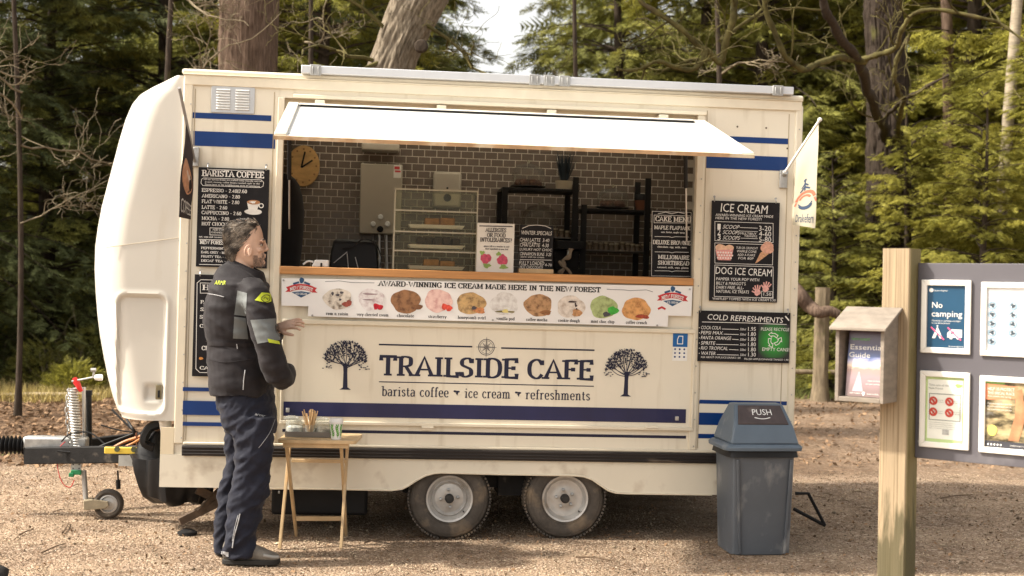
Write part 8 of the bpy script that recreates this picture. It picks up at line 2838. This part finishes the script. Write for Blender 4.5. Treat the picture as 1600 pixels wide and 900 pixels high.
bare_tree(30, 13.4, 'bare tree with pale wiry twigs in front of the dark conifers at the left edge', 41, 12, mPale, 2.0, .024, (1.8, 4.4), tr_r=.03)
bare_tree(262, 13.6, 'bare tree with pale twigs spreading over the trailer\'s nose', 42, 12, mPale, 1.7, .028, (2.9, 5.2), tr_r=.045)
bare_tree(470, 15.5, 'bare tree with pale yellowish twigs between the two big trunks', 43, 10, mPale, 1.8, .03, (3.2, 5.4), tr_r=.045)
bare_tree(905, 15.0, 'bare sapling with fine twigs right of the patch of sky', 44, 4, mPale, 1.4, .022, (3.0, 4.4), tr_r=.03)
bare_tree(1120, 14.5, 'bare tree with twisting pale twigs above the right end of the roof', 45, 5, mPale, 1.6, .026, (3.0, 4.8), tr_r=.04)

# gnarled dark tree with mossy boughs, right
YG = 18.0
tg = big_trunk('gnarled_tree', [(1392, 640, 36, YG), (1390, 420, 33, YG), (1386, 230, 30, YG), (1388, 120, 30, YG), (1380, 20, 28, YG), (1378, -150, 20, YG)], M('bark_gnarled', (.040, .030, .023), rough=.95, var=.45, scale=7, stretch=(6, 6, 1), bump=.8, bscale=9, spec=.1, dirt=((.10, .095, .03), 4, .64, (1, 1, .6))), 'dark gnarled tree whose mossy boughs sweep over the trailer\'s right end', disp=.03)
boughs = [([(1385, 215, 17.8), (1360, 150, 15.5), (1340, 95, 14.2), (1310, 50, 13.6), (1285, 0, 13.3), (1270, -40, 13.2)], .062, .038, mBarkD),
          ([(1350, 100, 14.2), (1310, 90, 13.8), (1270, 102, 13.4), (1250, 106, 13.2), (1225, 85, 13), (1205, 40, 12.9), (1190, -20, 12.8)], .034, .026, mMoss),
          ([(1345, 98, 14.2), (1375, 88, 14.0), (1400, 70, 13.8), (1412, 40, 13.6), (1430, 18, 13.5), (1480, 15, 13.4), (1540, 28, 13.3), (1570, 42, 13.3), (1610, 70, 13.2)], .032, .013, mMoss),
          ([(1400, 220, 17.8), (1410, 170, 15.6), (1398, 130, 14.4), (1402, 90, 14.2), (1425, 50, 14.1)], .035, .02, mMoss),
          ([(1375, 195, 17.8), (1400, 165, 15.7), (1440, 140, 14.5), (1480, 120, 14.3)], .03, .012, mBarkD),
          ([(1148, -20, 13), (1142, 40, 13), (1128, 85, 13.1), (1120, 95, 13.1), (1098, 72, 13), (1060, 40, 12.9), (1010, 12, 12.9), (1000, -10, 12.9)], .036, .022, mMoss),
          ([(1104, 75, 13), (1090, 105, 13), (1060, 108, 13), (1030, 97, 12.9), (1000, 105, 12.9), (965, 108, 12.8)], .03, .012, mMoss),
          ([(1125, 70, 13.1), (1150, 50, 13.2), (1190, 10, 13.3), (1210, -20, 13.3)], .022, .012, mMoss)]
for k, (pts, r0, r1, mt) in enumerate(boughs):
    P3 = catmull([tuple(W(*p_)) for p_ in pts], 7)
    rr_ = [r0 + (r1 - r0) * i / (len(P3) - 1) + .004 * math.sin(i * 1.3) + .003 * math.sin(i * 3.1 + k) for i in range(len(P3))]
    P3 = [V(p_) + V((noise.noise(V(p_) * 3 + V((k, 0, 0))), 0, noise.noise(V(p_) * 3 + V((0, k, 5))))) * .05 for p_ in P3]
    tg.part('bough', MB().tube(P3, rr_, 10), mt)
    mb = MB()
    qq = random.Random(k + 60)
    for j in range(4, len(P3) - 1, 11):
        grow(mb, V(P3[j]), V((qq.uniform(-1, 1), qq.uniform(-1, .3), qq.uniform(-.6, .9))), qq.uniform(.4, 1.1), .012, 2, qq, wig=.42, minr=.003)
    tg.part('twigs', mb, mMoss, kind='stuff')
tm = trunk_mb(8, .12, .06, (0, 0), 8, 14)
xg = (1478 - 800) / F * 20
tm.v = [(a + xg, b + 20, c) for a, b, c in tm.v]
t_ = Thing('slim_tree', 'slim straight brown trunk right of the gnarled tree', 'tree', WP, (xg, 20, 0))
t_.part('trunk', tm, mBark1)
for k in range(5):
    mb = MB(); grow(mb, V((xg, 20, 2.6 + k * .5)), V((q.choice((-1, 1)), -.3, .2)), 1.1, .015, 2, q)
    t_.part('branch', mb, mBarkD)
# birch at the right edge
pts = [(1549, 560, 12, 17.4), (1558, 400, 10.5, 17.4), (1572, 240, 8.5, 17.4), (1577, 170, 9, 17.4), (1590, 0, 8, 17.4), (1612, -250, 5, 17.4)]
tb_ = big_trunk('birch_tree', pts, mBirch, 'pale slender leaning trunk behind the notice board near the right edge', n=10, disp=.004)
for k, (a, b) in enumerate((((1575, 235), (1520, 330)), ((1565, 330), (1500, 250)), ((1583, 130), (1620, 200)), ((1572, 250), (1610, 190)), ((1566, 300), (1530, 400)))):
    mb = MB(); p0 = W(a[0], a[1], 17.4); p1 = W(b[0], b[1], 16.6)
    grow(mb, p0, (p1 - p0), 1.1, .016, 2, q, wig=.3)
    tb_.part('branch', mb, mMoss)

# undergrowth shrubs
def shrub(px, Y, w_, h_, mat, label, seed, n=420, size=.13, name='shrub'):
    x = (px - 800) / F * Y
    r = np.random.default_rng(seed)
    t = Thing(name, label, 'shrub', WP, (x, Y, 0))
    a = r.uniform(0, 2 * PI, n); rr_ = np.sqrt(r.random(n)); zz = r.random(n)
    P0 = np.stack([x + np.cos(a) * rr_ * w_ * (1 - .4 * zz), Y + np.sin(a) * rr_ * w_ * .7, gz(x, Y) + .04 + zz * h_ * (1 - .5 * rr_ ** 2)], -1)
    D = np.stack([np.cos(a), np.sin(a), r.uniform(-.2, 1.1, n)], -1)
    me = np_mesh('foliage', sprays(P0, D, size * r.uniform(.6, 1.4, n), r) - np.array(t.o), 3, mat)
    t.part('foliage', me, mat, smooth=False)
    mb = MB(); qq = random.Random(seed)
    for k in range(6):
        grow(mb, V((x + qq.uniform(-.1, .1), Y, .0)), V((qq.uniform(-.7, .7), qq.uniform(-.5, .5), 1)), h_ * 1.1, .008, 1, qq)
    t.part('stems', mb, mPale)


for i, (px, Y, w_, h_, mt, lab) in enumerate(((70, 16.5, .55, .55, 'mid', 'low green shrub behind the brake lever\'s red grip'), (150, 17, .6, .75, 'mid', 'green shrub between the hitch and the trailer\'s nose'), (-10, 17.5, .7, .7, 'dark', 'dark shrub cut by the left edge above the straw'), (120, 15.6, .4, .35, 'lit', 'small yellow-green shrub at the edge of the leaf litter'),
                                               (1262, 19, .6, .5, 'lit', 'low bright shrub between the trailer and the carved fence post'), (1335, 19.5, .7, .6, 'mid', 'green shrub behind the leaflet box'), (1500, 21, 1.0, .9, 'mid', 'broad green shrub hidden behind the notice board'), (1225, 21, .7, .8, 'olive', 'olive shrub at the trailer\'s right edge'))):
    shrub(px, Y, w_, h_, mF[mt], lab, i + 200, n=900, size=.10)


def grass(x0, x1, y0, y1, n, hgt, mat, label, name='grass'):
    r = rng
    x = r.uniform(x0, x1, n); y = r.uniform(y0, y1, n); z = np.array([gz(a, b) for a, b in zip(x, y)])
    P0 = np.stack([x, y, z], -1); h = hgt * r.uniform(.4, 1.2, n)
    a = r.uniform(0, 2 * PI, n); dx = np.stack([np.cos(a), np.sin(a), 0 * a], -1) * .006
    tip = P0 + np.stack([r.normal(size=n) * .4 * h, r.normal(size=n) * .4 * h, h], -1)
    me = np_mesh(name, np.stack([P0 - dx, P0 + dx, tip], 1), 3, mat)
    ob = bpy.data.objects.new(name, me); COL.objects.link(ob); ob['kind'] = 'stuff'; ob['label'] = label; ob['category'] = name.replace('_', ' ')


mGr = M('grass_green', (.12, .15, .035), rough=.7, isl=.5, transl=.3, col2=(.2, .2, .06)); mStraw = M('dry_straw', (.45, .36, .14), rough=.8, isl=.4, transl=.2)
grass(2.6, 7.5, 16.5, 20, 9000, .12, mGr, 'strip of green grass at the foot of the trees on the right')
grass(-6.2, -4.4, 14.6, 16.2, 3000, .14, mStraw, 'patch of yellow dry straw at the left edge', 'dry_grass')
grass(-6, -3.3, 11.2, 12.2, 900, .05, mGr, 'thin green grass tufts beyond the drawbar')

# fences
mPo = M('fence_timber', (.20, .155, .10), rough=.9, var=.4, scale=6, stretch=(5, 5, 1), bump=.6, bscale=14, dirt=((.10, .11, .03), 5, .58, (1, 1, 1)))
fx = lambda px, Y: (px - 800) / F * Y
YF = 16.4
f = Thing('post_and_rail_fence', 'wooden post and rail fence with one tall carved post right of the trailer', 'fence', WP, (fx(1285, YF), YF, 0))
top_ = W(1286, 449, YF).z
tm = trunk_mb(top_, .10, .085, (0.03, 0), 4, 18, z0=-.2, ridge=.10, bend=.01, m_=26)
tm.v = [(a + fx(1283, YF), b + YF, c) for a, b, c in tm.v]
f.part('post', tm, mPo, label='tall carved post')
for px, h_ in ((1236, .9), (1420, .9), (1580, .9)):
    f.part('post', MB().lathe([(.05, -.1), (.05, h_), (.03, h_ + .03)], (fx(px, YF + .3), YF + .3, 0), 12), mPo)
for z in (.28,):
    f.part('rail', MB().tube([(fx(1225, YF + .3), YF + .18, z + .2), (fx(1420, YF + .3), YF + .18, z + .2)], .03, 8), mPo)
    f.part('rail', MB().tube([(fx(1420, YF + .3), YF + .18, z + .2), (fx(1620, YF + .3), YF + .18, z + .22)], .03, 8), mPo)
lg = catmull([tuple(W(*p_)) for p_ in ((1236, 448, 16.2), (1250, 462, 16.1), (1264, 478, 16.1), (1280, 488, 16.0), (1296, 486, 16.0), (1310, 492, 16.0))], 6)
single('fallen_branch', MB().tube(lg, [.10 - .0015 * i for i in range(len(lg))], 12), mBark1, 'thick brown branch resting across the carved fence post', 'branch', o=lg[0])
f2_ = Thing('low_rail_fence', 'low pale pole rail on short posts behind the trailer hitch at the left edge', 'fence', WP, (fx(70, 15), 15, 0))
za_ = W(70, 616, 15).z
f2_.part('rail', MB().tube([W(-60, 618, 15), W(60, 616, 15), W(158, 616.5, 15)], .022, 8), M('pale_pole', (.42, .34, .22), rough=.85, var=.25, scale=8))
for px in (-40, 60, 150):
    f2_.part('post', MB().tube([(fx(px, 15.05), 15.06, -.1), (fx(px, 15.05), 15.06, za_ + .02)], .03, 8), mPo)
for wx, wy, nm_ in ((-.35, 8.02, 'left'), (.36, 8.1, 'right')):
    r2_ = np.random.default_rng(int(wy * 100))
    n = 260
    x = wx + r2_.normal(size=n) * .22; y = wy - .02 + np.abs(r2_.normal(size=n)) * .10
    s = .014 * r2_.uniform(.5, 1.4, n); z = np.array([gz(a, b) for a, b in zip(x, y)]) + .004
    d = r2_.normal(size=(n, 3)); d[:, 2] *= .4; u = r2_.normal(size=(n, 3)); u[:, 2] *= .4
    P0 = np.stack([x, y, z], -1)
    me = np_mesh('leaf_drift', np.stack([P0 - d * s[:, None] * .6, P0 + u * s[:, None] * .35, P0 + d * s[:, None] * .6, P0 - u * s[:, None] * .35], 1), 4, mLf)
    o = bpy.data.objects.new('leaf_drift', me); COL.objects.link(o); o['kind'] = 'stuff'; o['category'] = 'leaf litter'
    o['label'] = 'small drift of dead leaves gathered against the ' + nm_ + ' trailer wheel'
mb = MB(); qq = random.Random(8)
for k in range(130):
    p = V((qq.uniform(-3.6, 3.8), qq.uniform(6.8, 11.5), 0)); p.z = gz(p.x, p.y) + .006
    a = qq.uniform(0, PI); L_t = qq.uniform(.03, .13)
    d = V((math.cos(a), math.sin(a), 0)) * L_t
    mb.tube([p, p + d * .5 + V((0, 0, .008)), p + d + V((qq.uniform(-.01, .01), qq.uniform(-.01, .01), 0))], [.003, .0025, .0012], 4, caps=False)
single('twig_scatter', mb, mTw, 'fine scatter of short broken twigs over the gravel', 'twigs', kind='stuff')
